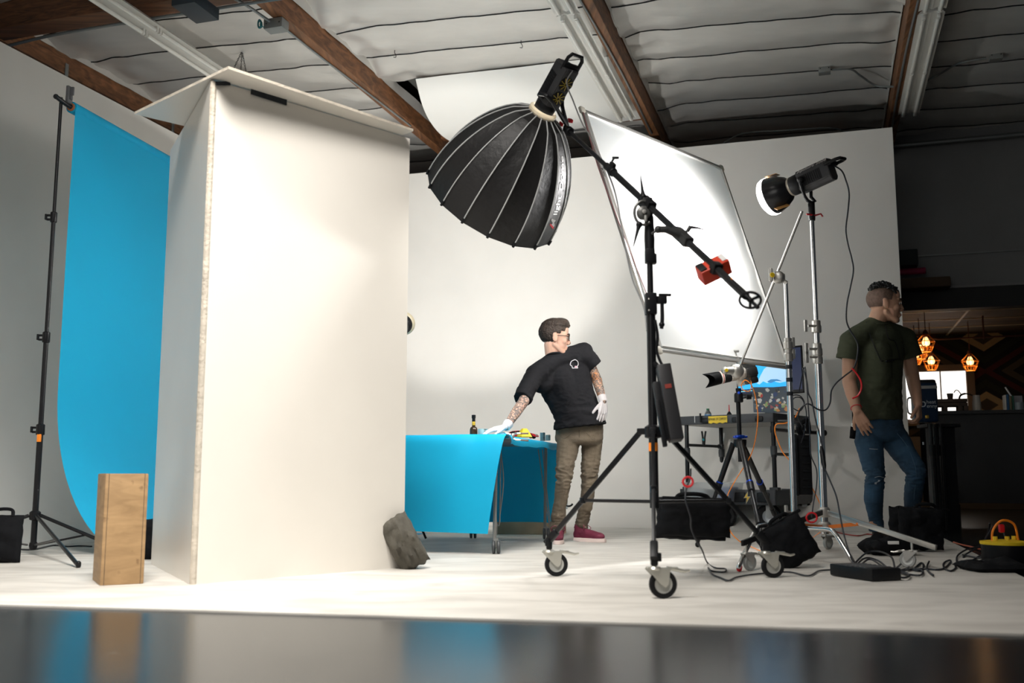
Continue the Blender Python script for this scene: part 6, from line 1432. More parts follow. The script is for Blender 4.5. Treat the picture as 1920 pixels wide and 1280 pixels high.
# lamp controller on the big stand
q = at(1256, 757, 4.66); c1_, c2_ = at(1243, 686, 4.66), at(1268, 826, 4.60)
ctl = thing('lamp_controller', 'long black controller box hanging slanted beside the rolling stand pole', 'controller', q)
Mk = axisf((c1_+c2_)/2, c1_-c2_, V((0, 1, 0))); b = nb(); bx(b, Mk, (.062, .09, (c1_-c2_).length), .006); obj('box_body', b, mat('black_controller', (.020, .020, .022), .4), ctl)
b = nb(); bx(b, Mk, (.03, .05, .28), .006, off=(-.045, .02, -.03)); bx(b, Mk, (.02, .03, .22), .004, off=(-.055, .0, -.09)); obj('battery_plate', b, K['dark'], ctl)
b = nb(); bx(b, Mk, (.03, .002, .02), .0, off=(0, -.046, .07)); obj('red_button', b, mat('dim_red', (.25, .04, .03), .4), ctl)
b = nb(); tube(b, cr([at(1228, 600, 4.7), at(1233, 630, 4.69), at(1231, 655, 4.69), at(1237, 675, 4.67), c1_], 5), .007, 8); tube(b, cr([at(1227, 680, 4.70), at(1237, 690, 4.68), c1_+V((.0, 0, -.02))], 4), .012, 8); obj('hanging_strap', b, K['bagc'], ctl)
# ================================================================== SANDBAGS
def saddle(name, label, P, w_, h_, th, yaw, roll, sag, seed, m=None):
    t = thing(name, label, 'sandbag', P); M = Matrix.Translation(P) @ Matrix.Rotation(yaw, 4, 'Z') @ Matrix.Rotation(math.pi/2, 4, 'X') @ Matrix.Rotation(roll, 4, 'Z')
    for k in (0, 1):
        b = nb(); pillow(b, M @ Matrix.Translation((.02*k-.01*seed % 2, -h_*.06*(1-k)*sag, (k-.5)*th*1.6)), w_, h_*(1-.12*k*sag), th, n=20, seed=seed+k*3, wob=.30, p=3.4)
        obj('bag_lobe', b, m or K['bagc'], t, angle=70)
    b = nb(); tube(b, cr([M @ V((-w_*.55, h_*.92, 0)), M @ V((-w_*.42, h_*1.10, 0)), M @ V((0, h_*1.16, .02)), M @ V((w_*.30, h_*1.08, 0)), M @ V((w_*.42, h_*.90, 0))], 5), .011, 8); obj('handle_strap', b, m or K['bagc'], t)
    b = nb(); bx(b, M, (w_*1.9, .016, .03), .004, off=(0, h_*.93, 0)); obj('seam', b, m or K['bagc'], t)
    return t
saddle('sandbag', 'large black sandbag hanging off the brace of the rolling boom stand', at(1303, 971, 5.15), .175, .105, .045, -.15, -.03, 1, 2)
saddle('sandbag', 'black sandbag hanging tilted on the chrome c-stand leg', at(1487, 1012, 5.55), .125, .130, .040, -.05, .52, .4, 5)
q = at(1741, 1012, 6.75); saddle('sandbag', 'black sandbag standing upright on the floor behind the rail leg', V((q.x, q.y, .155)), .155, .14, .06, .05, -.05, .3, 9)
q = az(1672, 1042, FZ); b = nb(); pillow(b, Matrix.Translation((q.x+.02, q.y+.1, .062)) @ Matrix.Rotation(.2, 4, 'Z'), .16, .12, .06, seed=12, n=18, wob=.3, p=3); tg = thing('sandbag', 'flat black sandbag lying in front of the boots of the man in green', 'sandbag', (q.x, q.y, FZ)); obj('bag_body', b, K['bagc'], tg, angle=70)
b = nb(); bx(b, at(1675, 1017, q.y-.02), (.07, .004, .02), .001); obj('white_tag', b, K['white'], tg, label='small white tag')
# flat power brick on the floor
e0, e1, e2 = az(1556, 1079, FZ), az(1636, 1091, FZ), az(1682, 1086, FZ)
bx1 = (e1-e0); L1 = bx1.length; bx1.normalize(); 
t = thing('lamp_ballast', 'flat black lamp control box lying on the floor among cables', 'control box', e1)
Mf = frame(V((e1.x, e1.y, FZ)), -bx1, V((bx1.y*-1, bx1.x, 0)), V((0, 0, 1))); Mf = frame(V((e1.x, e1.y, FZ)), -bx1, V((-bx1.y, bx1.x, 0)), V((0, 0, 1)))
b = nb(); bx(b, Mf, (L1, .17, .058), .008, off=(L1/2, .085, .032)); obj('box_body', b, K['dark'], t)
b = nb()
for k in range(6): bx(b, Mf, (.012, .15, .004), .001, off=(L1*.2+k*.035, .085, .062))
obj('cooling_rib', b, K['grayp'], t)
# yellow extension reel
q = az(1888, 1052, FZ); rl = thing('cord_reel', 'black cord reel with a bright yellow top at the right edge', 'cord reel', q)
b = nb(); lathe(b, [(.13, 0), (.135, .01), (.135, .10), (.125, .105)], q, 32); obj('reel_body', b, K['dark'], rl)
b = nb(); lathe(b, [(.138, .098), (.140, .102), (.140, .115), (.05, .125), (0, .125)], q, 32); 
for x, y in ((-.075, -.03), (.0, -.02), (.06, .02)): tube(b, [q+V((x, y, .12)), q+V((x, y, .145))], .014, 8)
obj('yellow_top', b, K['yellow'], rl, label='yellow top')
b = nb(); bx(b, q+V((-.02, .0, .19)), (.03, .03, .05), .01); obj('red_plug', b, K['red'], rl, label='red plug')
b = nb(); tube(b, cr([q+V((-.08, 0, .10)), q+V((-.075, -.01, .18)), q+V((-.02, -.01, .235)), q+V((.05, -.01, .215)), q+V((.075, 0, .12))], 6), .007, 8); obj('orange_cord', b, K['orange'], rl, label='orange cord arching over the reel')
b = nb(); tube(b, cr([q+V((-.01, 0, .17)), q+V((-.005, -.01, .13)), q+V((-.012, -.01, .12))], 4), .005, 6); obj('plug_lead', b, K['cable'], rl)
b = nb(); pillow(b, Matrix.Translation(az(1868, 1062, FZ+.02)), .17, .14, .035, seed=4, n=14, wob=.4, p=3); tag(obj('cable_bundle', b, K['bagc']), 'dark heap of cloth and cables in front of the yellow reel', 'cloth')
# ================================================================== CABLES
G = lambda u, v: az(u, v, FZ+.007)
cable('power_cable', [Ml @ V((0, .02, .285)), at(1578, 320, 5.95), at(1586, 338, 5.95), at(1592, 362, 5.96), at(1590, 395, 5.97), at(1586, 430, 5.98), at(1590, 458, 5.98), at(1597, 485, 5.98), at(1600, 508, 5.98), at(1594, 540, 5.98), at(1588, 570, 5.98), at(1587, 600, 5.98), at(1594, 619, 5.98), at(1604, 635, 5.98), at(1609, 650, 5.98), at(1606, 675, 5.98), at(1599, 692, 5.98), at(1583, 705, 5.98), at(1568, 718, 5.98), at(1559, 732, 5.98), at(1557, 752, 5.98), at(1552, 764, 5.98), at(1545, 769, 5.98), at(1533, 767, 5.98), at(1519, 758, 5.98), at(1510, 758, 5.99), at(1500, 768, 6.0), at(1497, 782, 6.0), at(1505, 800, 6.02)], .0048, K['cable'], 'black power cable drooping from the bare lamp past the man in green to the stands')
cable('velcro_tie', [at(1597, 690, 5.965), at(1606, 700, 5.96), at(1614, 714, 5.96), at(1615, 728, 5.96), at(1609, 741, 5.96), at(1598, 747, 5.96)], .0052, K['red'], 'red cable tie curling off the drooping power cable', 'cable tie')
cb_ = thing('power_cable', 'black cable with a slim inline box running from the stands down to the floor box', 'cable', at(1532, 680, 5.9))
b = nb(); tube(b, cr([at(1506, 690, 5.95), at(1513, 715, 5.9), at(1516, 738, 5.88), at(1522, 752, 5.88), at(1530, 790, 5.86), at(1538, 820, 5.84), at(1543, 850, 5.82), at(1546, 876, 5.78), at(1556, 900, 5.7), at(1568, 930, 5.6), at(1575, 965, 5.5), at(1582, 1000, 5.42), at(1592, 1035, 5.35), at(1601, 1060, 5.3), G(1600, 1066)], 6), .0045, 8); obj('cord', b, K['cable'], cb_)
b = nb(); tube(b, [at(1540, 836, 5.83), at(1541, 846, 5.82), at(1545, 872, 5.79), at(1547, 884, 5.77)], [.006, .014, .013, .005], 10); obj('inline_box', b, K['dark'], cb_)
cable('coiled_cable', [at(1495, 800, 6.2), at(1487, 775, 6.2), at(1482, 758, 6.2), at(1486, 742, 6.2), at(1500, 742, 6.2), at(1508, 755, 6.2), at(1500, 770, 6.2), at(1485, 762, 6.2), at(1489, 746, 6.2), at(1504, 748, 6.2), at(1512, 775, 6.22), at(1508, 810, 6.24), at(1502, 830, 6.26)], .0035, K['cable'], 'black cable coiled in loops between the monitor and the chrome stands')
cable('thin_cable', [at(1498, 735, 6.1), at(1505, 700, 6.05), at(1510, 690, 6.0), at(1514, 740, 5.98), at(1518, 800, 5.96), at(1520, 850, 5.95), at(1531, 880, 5.94), at(1531, 910, 5.93), at(1525, 945, 5.9), at(1522, 970, 5.86)], .0038, K['cable'], 'thin black cable falling along the chrome stand pole')
cable('orange_cable', [at(1499, 765, 6.3), at(1490, 783, 6.3), at(1473, 793, 6.3), at(1456, 795, 6.3), at(1453, 808, 6.3), at(1459, 828, 6.3), at(1468, 848, 6.3), at(1480, 862, 6.3), at(1492, 875, 6.34), at(1520, 910, 6.4), at(1538, 945, 6.4), at(1549, 970, 6.45), at(1548, 985, 6.5), at(1538, 997, 6.5), az(1523, 1008, FZ+.006)], .0035, K['orange'], 'orange cable winding from the cart down behind the chrome stands')
cable('velcro_tie', [at(1522+10*math.cos(a*.8), 970+9*math.sin(a*.8), 5.82) for a in range(9)], .0055, K['red'], 'red cable tie looped on the sandbag by the chrome stands', 'cable tie')
cable('boom_cable', [at(1295, 878, 4.68), at(1294, 895, 4.68), at(1287, 915, 4.66), at(1285, 935, 4.64), at(1289, 950, 4.64), at(1295, 970, 4.66), at(1296, 990, 4.7), at(1305, 1012, 4.74), at(1316, 1030, 4.9), G(1326, 1054), G(1341, 1064), G(1360, 1066), G(1358, 1072), G(1335, 1070), G(1328, 1064), G(1336, 1076), G(1352, 1083), G(1366, 1088), G(1380, 1082), G(1408, 1077), G(1440, 1074), G(1480, 1072), G(1515, 1079), G(1535, 1070), G(1556, 1068)], .0042, K['cable'], 'black cable dropping from the boom stand leg and snaking over the white floor')
cable('velcro_tie', [at(1290+9.5*math.cos(a*.8), 903+9*math.sin(a*.8), 4.62) for a in range(9)], .0052, K['red'], 'red cable tie looped under the rolling boom stand leg', 'cable tie')
rnd = random.Random(5)
mess = [
 [(1600, 1058, 0), (1625, 1036, .05), (1650, 1034, .06), (1672, 1045, .05), (1680, 1068, .0), (1700, 1066, 0), (1725, 1070, 0), (1732, 1060, 0), (1727, 1055, 0), (1716, 1064, 0)],
 [(1602, 1062, 0), (1622, 1046, .03), (1645, 1050, .02), (1668, 1066, 0), (1690, 1070, 0), (1712, 1066, 0), (1730, 1070, 0), (1725, 1078, 0), (1700, 1076, 0), (1682, 1072, 0)],
 [(1606, 1066, 0), (1630, 1048, .03), (1655, 1062, 0), (1684, 1080, 0), (1700, 1082, 0), (1704, 1076, 0), (1680, 1070, 0), (1650, 1074, 0)],
 [(1680, 1066, 0), (1692, 1055, .02), (1703, 1051, .02), (1708, 1058, 0), (1700, 1068, 0), (1730, 1066, 0), (1765, 1067, 0), (1782, 1054, 0), (1780, 1050, .01), (1770, 1055, 0), (1770, 1064, 0), (1782, 1070, 0), (1792, 1064, 0), (1790, 1056, 0), (1800, 1056, 0), (1815, 1058, 0), (1832, 1044, 0), (1848, 1040, 0)],
 [(1742, 1052, .02), (1738, 1062, 0), (1740, 1070, 0), (1750, 1078, 0)],
 [(1794, 1058, 0), (1795, 1042, .01), (1812, 1030, .02), (1838, 1022, .03), (1852, 1000, .10), (1856, 980, .17)],
 [(1806, 1044, 0), (1812, 1038, .01), (1830, 1028, .03), (1846, 1022, .03), (1850, 1008, .08), (1862, 985, .15)],
 [(1805, 1040, 0), (1830, 1045, 0), (1850, 1047, 0), (1880, 1060, 0), (1905, 1066, 0)],
]
labs = ['black cable arching from the floor box to the middle of the tangle', 'black cable forming the loops just right of the floor box', 'black cable curling tightly behind the floor box', 'black cable with a round loop running right toward the cord reel', 'short stub of black cable ending in a plug on the white floor', 'black cable rising from the floor beside the cord reel', 'second black cable rising left of the yellow reel', 'black cable trailing off the right edge below the reel']
for k, (pth, lb0) in enumerate(zip(mess, labs)):
    pts = []
    for u, v, h in pth:
        q = az(u, v+(h*0), FZ+.006+.004*(k % 3)); 
        if h: q = at(u, v, az(u, min(1075, v+h*330), FZ).y)
        pts.append(q)
    cable('floor_cable', pts, .0052, K['cable'], lb0, n=6)
cable('red_cable', [az(u, v, FZ+.006) for u, v in ((1540, 1000), (1562, 996), (1580, 1000), (1608, 1004), (1625, 1001), (1636, 1002))], .005, mat('red_rubber_cable', (.35, .02, .015), .4), 'red cable crossing the floor to the boots of the man in green')
cable('orange_extension_cord', [az(u, v, FZ+.006) for u, v in ((1788, 1016), (1804, 1021), (1822, 1025), (1840, 1030), (1856, 1036))], .006, mat('orange_rubber_cable', (.55, .10, .03), .4), 'orange extension cord on the floor leading to the yellow reel')
cable('velcro_tie', [az(1600, 1064, FZ+.02)+V((.02*math.cos(a), -.01, .016*math.sin(a))) for a in range(7)], .005, K['red'], 'red cable tie at the left end of the floor tangle', 'cable tie')
cable('wall_cable', [az(u, v, FZ+.006) for u, v in ((20, 1028), (60, 1030), (100, 1022), (125, 1024), (150, 1023), (172, 1024))], .005, K['cable'], 'thin black cable on the floor behind the backdrop stand')

# ================================================================== CEILING FIXTURES
tubem = mat('unlit_white_tube', (.80, .78, .72), .25); fix = mat('white_enamel_fixture', (.74, .72, .67), .35)
def fluo(a, b0, b1, z, label, tubes=2, chain=False, wide=.22):
    t = thing('fluorescent_light', label, 'ceiling light', R(a, (b0+b1)/2, z)); M = frame(R(a, (b0+b1)/2, z), RA, RB, V((0, 0, 1))); Ln = b1-b0
    b = nb(); t_ = bmesh.new()
    poly(t_, [(-wide/2, 0), (-wide*.28, .055), (wide*.28, .055), (wide/2, 0), (wide*.16, .02), (0, .006), (-wide*.16, .02)], Ln, Matrix.Rotation(math.pi/2, 4, 'X')); bmesh.ops.transform(t_, matrix=M, verts=t_.verts); join(b, t_); obj('reflector_tray', b, fix, t)
    for s in ((-1, 1) if tubes == 2 else (0,)):
        b = nb(); nseg = max(1, round(Ln/1.22)); L1_ = Ln/nseg
        for k in range(nseg): tube(b, [M @ V((s*wide*.27, -Ln/2+k*L1_+.04, -.022)), M @ V((s*wide*.27, -Ln/2+(k+1)*L1_-.04, -.022))], .0185, 12)
        obj('tube', b, tubem, t)
        for k in range(nseg):
            for e in (-1, 1):
                b = nb(); bx(b, M, (.03, .022, .06), .004, off=(s*wide*.27, -Ln/2+(k+(1 if e > 0 else 0))*L1_-e*.02, -.008)); obj('tube_socket', b, fix, t)
    if chain:
        b = nb(); tp_ = M @ V((0, Ln*chain, .40-.0))
        for k, dd in enumerate((V((-.07, -.12, .05)), V((.07, -.12, .05)), V((0, .16, .05)))):
            s_ = M @ (V((0, Ln*chain, 0))+dd); nl = 16
            for i in range(nl):
                c = s_.lerp(tp_, (i+.5)/nl); d_ = (tp_-s_).normalized(); Mq_ = axisf(c, d_); Mq_ = Mq_ @ Matrix.Rotation(math.pi/2*(i % 2), 4, 'Z'); ln_ = (tp_-s_).length/nl*.68
                tube(b, [Mq_ @ V((.007*math.cos(j*math.pi/3), 0, ln_*math.sin(j*math.pi/3))) for j in range(6)], .0026, 4, closed=True)
        tube(b, [tp_, tp_+V((0, 0, .06))], .004, 6)
        obj('hanging_chain', b, mat('dark_chain', (.06, .055, .05), .4, metal=.6), t)
        b = nb(); bx(b, M, (.12, .16, .06), .004, off=(0, Ln*chain+.10, .07)); obj('ballast_box', b, fix, t)
    return t
def abz(u, v, z): q = az(u, v, z); return q.dot(RA), q.dot(RB)
zf = 4.34
a_, b_ = abz(425, 152, zf); a2_, b2_ = abz(206, 3, zf)
fluo((a_+a2_)/2, b_-2.2-1.3, b_+1.15, zf, 'long white unlit fluorescent fixture hung on chains at the upper left', chain=.30, wide=.26)
a_, b_ = abz(1180, 222, 4.42); a2_, b2_ = abz(1052, 18, 4.42); fluo((a_+a2_)/2, b2_+.12, b_, 4.42, 'white twin-tube fluorescent fixture on the ceiling above the softbox')
fluo((a_+a2_)/2, b2_-2.4, b2_+.06, 4.42, 'short stretch of twin-tube fluorescent fixture at the top edge above the softbox')
a_, b_ = abz(1700, 214, 4.42); a2_, b2_ = abz(1752, 20, 4.42); fluo((a_+a2_)/2, b2_+.05, b_, 4.42, 'twin-tube fluorescent fixture on the dark ceiling at the upper right')
fluo((a_+a2_)/2, b2_-2.4, b2_-.02, 4.42, 'fluorescent fixture cut by the top edge at the upper right')
# conduits, boxes, hooks
def zc_(u, v, z): return az(u, v, z)
def conduit(label, pts, z=4.5, r=.011):
    b = nb(); tube(b, cr([zc_(u, v, zz) for u, v, zz in pts], 5), r, 8); tag(obj('conduit', b, K['galv']), label, 'conduit')
conduit('grey conduit under the timber from the junction box at upper left', [(430, -8, 4.43), (468, 14, 4.43), (500, 36, 4.42), (510, 43, 4.42)], r=.013)
conduit('grey conduit strapped along the left timber purlin above the v-flat', [(540, 58, 4.44), (600, 106, 4.44), (700, 182, 4.44), (770, 236, 4.44)])
conduit('grey conduit strapped along the middle timber purlin right of the softbox', [(1085, -5, 4.44), (1120, 55, 4.44), (1170, 145, 4.44), (1222, 250, 4.44)])
conduit('pale pipe running along the top left timber beam', [(-10, 92, 4.39), (120, 62, 4.39), (380, 20, 4.39), (560, -8, 4.39)], r=.014)
conduit('conduit bending from the small box to the upper right timber', [(1560, 131, 4.68), (1595, 130, 4.68), (1615, 143, 4.66), (1645, 161, 4.6), (1688, 162, 4.5)])
conduit('conduit beyond the upper right fixture leading to a small box', [(1725, 157, 4.6), (1760, 140, 4.66), (1800, 118, 4.68), (1850, 109, 4.68)])
conduit('thin conduit running down the upper right timber beside the fixture', [(1722, 0, 4.44), (1700, 90, 4.44), (1682, 180, 4.44), (1672, 240, 4.44)])
conduit('thin pipe bent above the top of the white back wall', [(1357, 268, 4.25), (1395, 250, 4.5), (1470, 245, 4.5), (1555, 240, 4.5), (1585, 248, 4.5)], r=.010)
for (u, v, z, s, lab) in ((518, 48, 4.40, (.18, .12, .09), 'grey junction box fixed to the timber at the upper left'), (1546, 131, 4.70, (.12, .10, .08), 'small grey junction box on the ceiling left of the upper right timber'), (1867, 106, 4.70, (.12, .10, .08), 'small dark junction box on the ceiling near the right edge')):
    q = az(u, v, z); t = thing('junction_box', lab, 'junction box', q); M = frame(q, RA, RB, V((0, 0, 1)))
    b = nb(); bx(b, M, s, .005); obj('box_body', b, mat('grey_steel_box', (.24, .25, .24), .45, metal=.4), t)
    b = nb()
    for x in (-1, 1): ball(b, M @ V((x*s[0]*.35, -s[1]/2, 0)), .006, u=8, v=6)
    obj('screw', b, K['dark'], t)
b = nb(); q = az(487, 45, 4.40)
tube(b, cr([q+V((.015*math.cos(a*1.3)*(1+.2*math.sin(a)), .01*math.sin(a), .035*math.sin(a*1.3))) for a in range(16)], 4), .007, 6); tube(b, cr([q, q+V((.04, 0, -.03)), q+V((.08, 0, .0))], 4), .004, 6)
tag(obj('rope_loop', b, mat('teal_cord', (.01, .12, .13), .6)), 'teal cord knotted beside the junction box at the upper left', 'cord')
hk = [(740, 103, 'screw hook in the ceiling seam above the v-flat'), (977, 85, 'screw hook in the ceiling seam left of the dome lamp')]
for u, v, lab in hk:
    q = az(u, v, 4.66); b = nb(); tube(b, cr([q+V((0, 0, .05)), q+V((0, 0, .02)), q+V((.012, 0, .0)), q+V((.01, 0, -.025)), q+V((-.012, 0, -.022))], 4), .0035, 6); tag(obj('ceiling_hook', b, K['dark']), lab, 'hook')
for u, v, lab in ((124, 150, 'perforated steel strap on the timber above the backdrop stand'), (324, 243, 'perforated steel strap on the timber left of the v-flat')):
    r_ = ray(u, v); q = V((0, 0, CAMH))+r_*(-7.046/(r_.dot(RA))); b = nb(); bx(b, frame(q, RB, RA, V((0, 0, 1))), (.045, .006, .34), .002); tag(obj('steel_strap', b, K['galv']), lab, 'bracket')
b = nb(); q = az(367, 14, 4.33); bx(b, frame(q, RA, RB, V((0, 0, 1))), (.22, .34, .10), .004); tag(obj('beam_hanger', b, mat('dark_blue_steel', (.02, .03, .04), .5)), 'dark steel saddle under the timber beam at the top left', 'bracket')
# white sheet sagging under the skylight
b = nb()
def fsk(i, j):
    a = -4.02+i*2.20; bb = 9.40+j*1.50+.05*i
    z = 4.70-.26*math.sin(math.pi*min(1, j*.62))*(1-.55*i)-.02*j+.006*noise.noise(V((i*3, j*3, 0)))
    return R(a-.12*(1-i)*math.sin(j*3), bb, z)
grid(b, fsk, 26, 26); sm_ = bpy.data.materials.new('white_skylight_sheet'); sm_.use_nodes = True; nt = sm_.node_tree; n = nt.nodes; p = n['Principled BSDF']; p.inputs['Base Color'].default_value = (.82, .81, .77, 1); p.inputs['Roughness'].default_value = .7
tag(obj('white_sheet', b, sm_, angle=80), 'white sheet sagging across the skylight opening behind the softbox', 'sheet')

# ================================================================== KITCHEN AND SHELF
def kb(a, bb, z, s, bev=.004, b=None): bx(b, frame(R(a, bb, z), RA, RB, V((0, 0, 1))), s, bev)
BB = 10.9
qa = at(1733, 770, 10.0); barz = at(1860, 769, 10.6).z
br_ = thing('bar_counter', 'long matte black bar counter filling the lower right background', 'counter', R(2.6, BB+.3, 0))
def apl(u, v, bb):       # point on the plane b = bb
    r = ray(u, v); t_ = bb/(r.x*RB.x+r.y*RB.y); return V((0, 0, CAMH))+r*t_
ql = apl(1737, 850, BB); zbot = apl(1850, 947, BB).z; barz = apl(1850, 769, BB).z; al = ql.dot(RA)
blk2 = mat('matte_black_counter', (.007, .007, .008), .6)
b = nb(); kb(al+2.0, BB+.3, (barz+zbot)/2, (4.0, .6, barz-zbot-.04), .006, b); obj('front_panel', b, blk2, br_)
b = nb(); kb(al+2.0, BB+.29, barz-.018, (4.04, .66, .036), .005, b); obj('bar_top', b, blk2, br_)
for x in (.25, 3.7):
    b = nb(); kb(al+x, BB+.35, zbot/2, (.12, .3, zbot), .004, b); obj('leg', b, blk2, br_)
qh = apl(1769, 826, BB-.012); b = nb(); tube(b, cr([qh+V((-.02, 0, .02)), qh+V((.0, -.02, .025)), qh+V((.022, -.01, .015)), qh+V((.026, 0, -.025))], 4), .005, 6); bx(b, qh+V((0, 0, 0)), (.03, .01, .02), .003); tag(obj('coat_hook', b, K['white']), 'small white hook on the front of the black bar', 'hook')
def onbar(u, dd=.25): q = apl(u, 770, BB+dd); q.z = barz; return q
# water dispenser
q = apl(1733, 755, 9.6); zt_, zb_ = apl(1733, 718, 9.6).z, apl(1733, 792, 9.6).z
wd = thing('drink_dispenser', 'dark blue drink dispenser with a silver band and white lettering beside the bar', 'dispenser', V((q.x, q.y, zb_)))
Md = Matrix.Translation((q.x, q.y, zb_)) @ Matrix.Rotation(-.25, 4, 'Z'); hgt = zt_-zb_
b = nb(); bx(b, Md, (.20, .20, hgt), .022, off=(0, 0, hgt/2), seg=3); obj('tank', b, mat('dark_blue_tank', (.006, .018, .045), .2), wd)
b = nb(); bx(b, Md, (.205, .205, .05), .02, off=(0, 0, hgt-.045)); obj('silver_band', b, K['dullsteel'], wd)
b = nb(); bx(b, Md, (.19, .19, .05), .022, off=(0, 0, hgt+.0)); obj('lid', b, K['dark'], wd)
b = nb(); tube(b, cr([Md @ V((-.10, -.08, hgt*.62)), Md @ V((-.15, -.09, hgt*.58)), Md @ V((-.15, -.09, hgt*.25)), Md @ V((-.10, -.08, hgt*.2))], 5), .008, 8); obj('handle', b, K['chrome'], wd)
tt = textbm('b', .11, .0005); tb2 = textbm('heat', .045, .0005, 'LEFT'); bmesh.ops.translate(tb2, vec=(.028, .010, 0), verts=tb2.verts); join(tt, tb2); tb2 = textbm('enny', .045, .0005, 'LEFT'); bmesh.ops.translate(tb2, vec=(.028, -.026, 0), verts=tb2.verts); join(tt, tb2)
bmesh.ops.transform(tt, matrix=Md @ Matrix.Translation((-.025, -.1045, hgt*.47)) @ Matrix.Rotation(math.pi/2, 4, 'X'), verts=tt.verts); obj('lettering', tt, mat('faded_white_print', (.45, .47, .5), .5), wd, label='faded white lettering')
b = nb(); bx(b, Md, (.03, .03, .03), .006, off=(-.0, -.11, .045)); obj('tap', b, mat('brass', (.75, .45, .08), .3, metal=.8), wd)
# bundle of folded black light stands under it
for k, (u0, u1, lab) in enumerate(((1744, 1757, 'leftmost'), (1752, 1764, 'middle'), (1763, 1773, 'rightmost'))):
    t_, f_ = apl(u0, 794, 9.62+.05*k), apl(u1, 972, 9.70+.05*k); f_.z = .02
    t = thing('folded_stand', lab+' of the three folded black stands leaning by the bar', 'light stand', f_, 'folded stands by the bar')
    b = nb(); tube(b, [f_, f_.lerp(t_, .75)], .024, 10); tube(b, [f_.lerp(t_, .74), t_], .017, 10); obj('tube', b, K['blackmet'], t)
    b = nb(); tube(b, [f_.lerp(t_, .70), f_.lerp(t_, .80)], .030, 10); obj('collar', b, K['dark'], t)
b = nb(); p_ = apl(1755, 960, 9.75); bx(b, V((p_.x+.10, p_.y+.08, zb_-.02)), (.30, .24, .03), .004); tb_ = thing('pedestal', 'black pedestal stand under the drink dispenser', 'stand', V((p_.x, p_.y, 0))); obj('platform', b, K['dark'], tb_)
b = nb(); bx(b, V((p_.x+.12, p_.y+.10, zb_/2-.02)), (.20, .16, zb_-.03), .004); obj('post', b, K['dark'], tb_)
# objects on the bar
q = onbar(1779); cr_ = thing('wooden_crate', 'low dark wooden crate standing in front of the bright window', 'crate', q); M = frame(q, RA, RB, V((0, 0, 1)))
b = nb()
for z in (.075, .115): bx(b, M, (.34, .20, .036), .003, off=(0, 0, z))
for x in (-.155, -.04, .10, .155): bx(b, M, (.04, .20, .06), .003, off=(x, 0, .03))
obj('slats', b, wood('dark_crate_wood', (.06, .03, .015), (.03, .014, .007), (1, 6, 6)), cr_)
b = nb(); q2 = onbar(1783); lathe(b, [(0, 0), (.024, 0), (.032, .06), (.030, .06), (.023, .004)], q2+V((0, 0, .135)), 16); bx(b, q2+V((0, 0, .134)), (.11, .08, .006), .002); tag(obj('small_pot', b, mat('brown_pot', (.05, .03, .02), .5)), 'tiny brown pot on a saucer standing on the crate', 'pot')
b = nb(); q2 = onbar(1808)+V((0, 0, .11)); tube(b, cr([q2+V((-.05, 0, .0)), q2+V((-.03, 0, .06)), q2+V((.03, 0, .08)), q2+V((.10, 0, .06)), q2+V((.13, 0, .05))], 5), [.010]*10+[.007]*6+[.005]*5, 8); tube(b, cr([q2+V((-.02, 0, .07)), q2+V((-.05, 0, .11)), q2+V((-.075, 0, .115)), q2+V((-.095, 0, .09))], 4), .005, 6); tube(b, cr([q2+V((-.045, 0, .02)), q2+V((-.07, 0, .01)), q2+V((-.03, 0, -.0))], 4), .006, 6)
tag(obj('driftwood', b, mat('dark_driftwood', (.02, .014, .010), .7)), 'dark curved piece of driftwood silhouetted against the window', 'ornament')
b = nb(); q2 = onbar(1832); 
for k in range(9): lathe(b, [(.045-.002*k*0, .0+.014*k), (.044, .014*k+.006), (.036+.004*(1-k/9), .11+.009*k), (.032, .11+.009*k)], q2, 20, cap=False) if k == 0 else lathe(b, [(.047-.0012*k, .014*k), (.0455-.0012*k, .014*k+.006), (.045-.0012*k, .014*k+.012)], q2, 20, cap=False)
lathe(b, [(.045, 0), (.034, .17), (0, .17)], q2, 20)
tag(obj('cup_stack', b, mat('translucent_cup', (.42, .38, .33), .3)), 'stack of upturned clear plastic cups on the black bar', 'cups')
for k, (u, w_, h_, c, lab, cat_) in enumerate(((1884.5, .016, .16, (.55, .5, .42), 'cream slim book standing on the bar right of the cups', 'book'), (1889, .02, .165, (.01, .07, .16), 'blue book beside the cream book on the bar', 'book'), (1894, .022, .15, (.12, .10, .05), 'ochre book third in the row on the bar', 'book'), (1899, .014, .15, (.01, .08, .05), 'green book at the right end of the short row', 'book'))):
    b = nb(); q2 = onbar(u, .2); bx(b, frame(q2+V((0, 0, h_/2)), RA, RB, V((0, 0, 1))), (w_, .12, h_), .002); tag(obj('book', b, mat('book_'+'abcd'[k], c, .6)), lab, cat_)
b = nb(); q2 = onbar(1907, .22); bx(b, frame(q2+V((0, 0, .115)), RA, RB, V((0, 0, 1))), (.10, .08, .075), .003); bx(b, frame(q2+V((-.02, 0, .04)), RA, RB, V((0, 0, 1))), (.05, .08, .075), .003); tag(obj('carton', b, mat('dim_white_carton', (.22, .22, .24), .6)), 'white carton with a blue oval above the mug on the bar', 'carton')
b = nb(); q2 = onbar(1912, .12); lathe(b, [(0, 0), (.038, 0), (.040, .08), (.036, .08), (.035, .006)], q2, 20); tube(b, cr([q2+V((.038, 0, .065)), q2+V((.062, 0, .055)), q2+V((.062, 0, .03)), q2+V((.038, 0, .018))], 4), .006, 6); tag(obj('mug', b, mat('grey_mug', (.2, .23, .24), .4)), 'pale grey mug on the bar at the right edge', 'mug')
b = nb(); q2 = onbar(1893, .3); tube(b, [q2+V((.05, 0, .12)), q2+V((-.03, 0, .25))], .008, 6); tag(obj('straw', b, K['white']), 'pale stick leaning out above the books on the bar', 'stick')
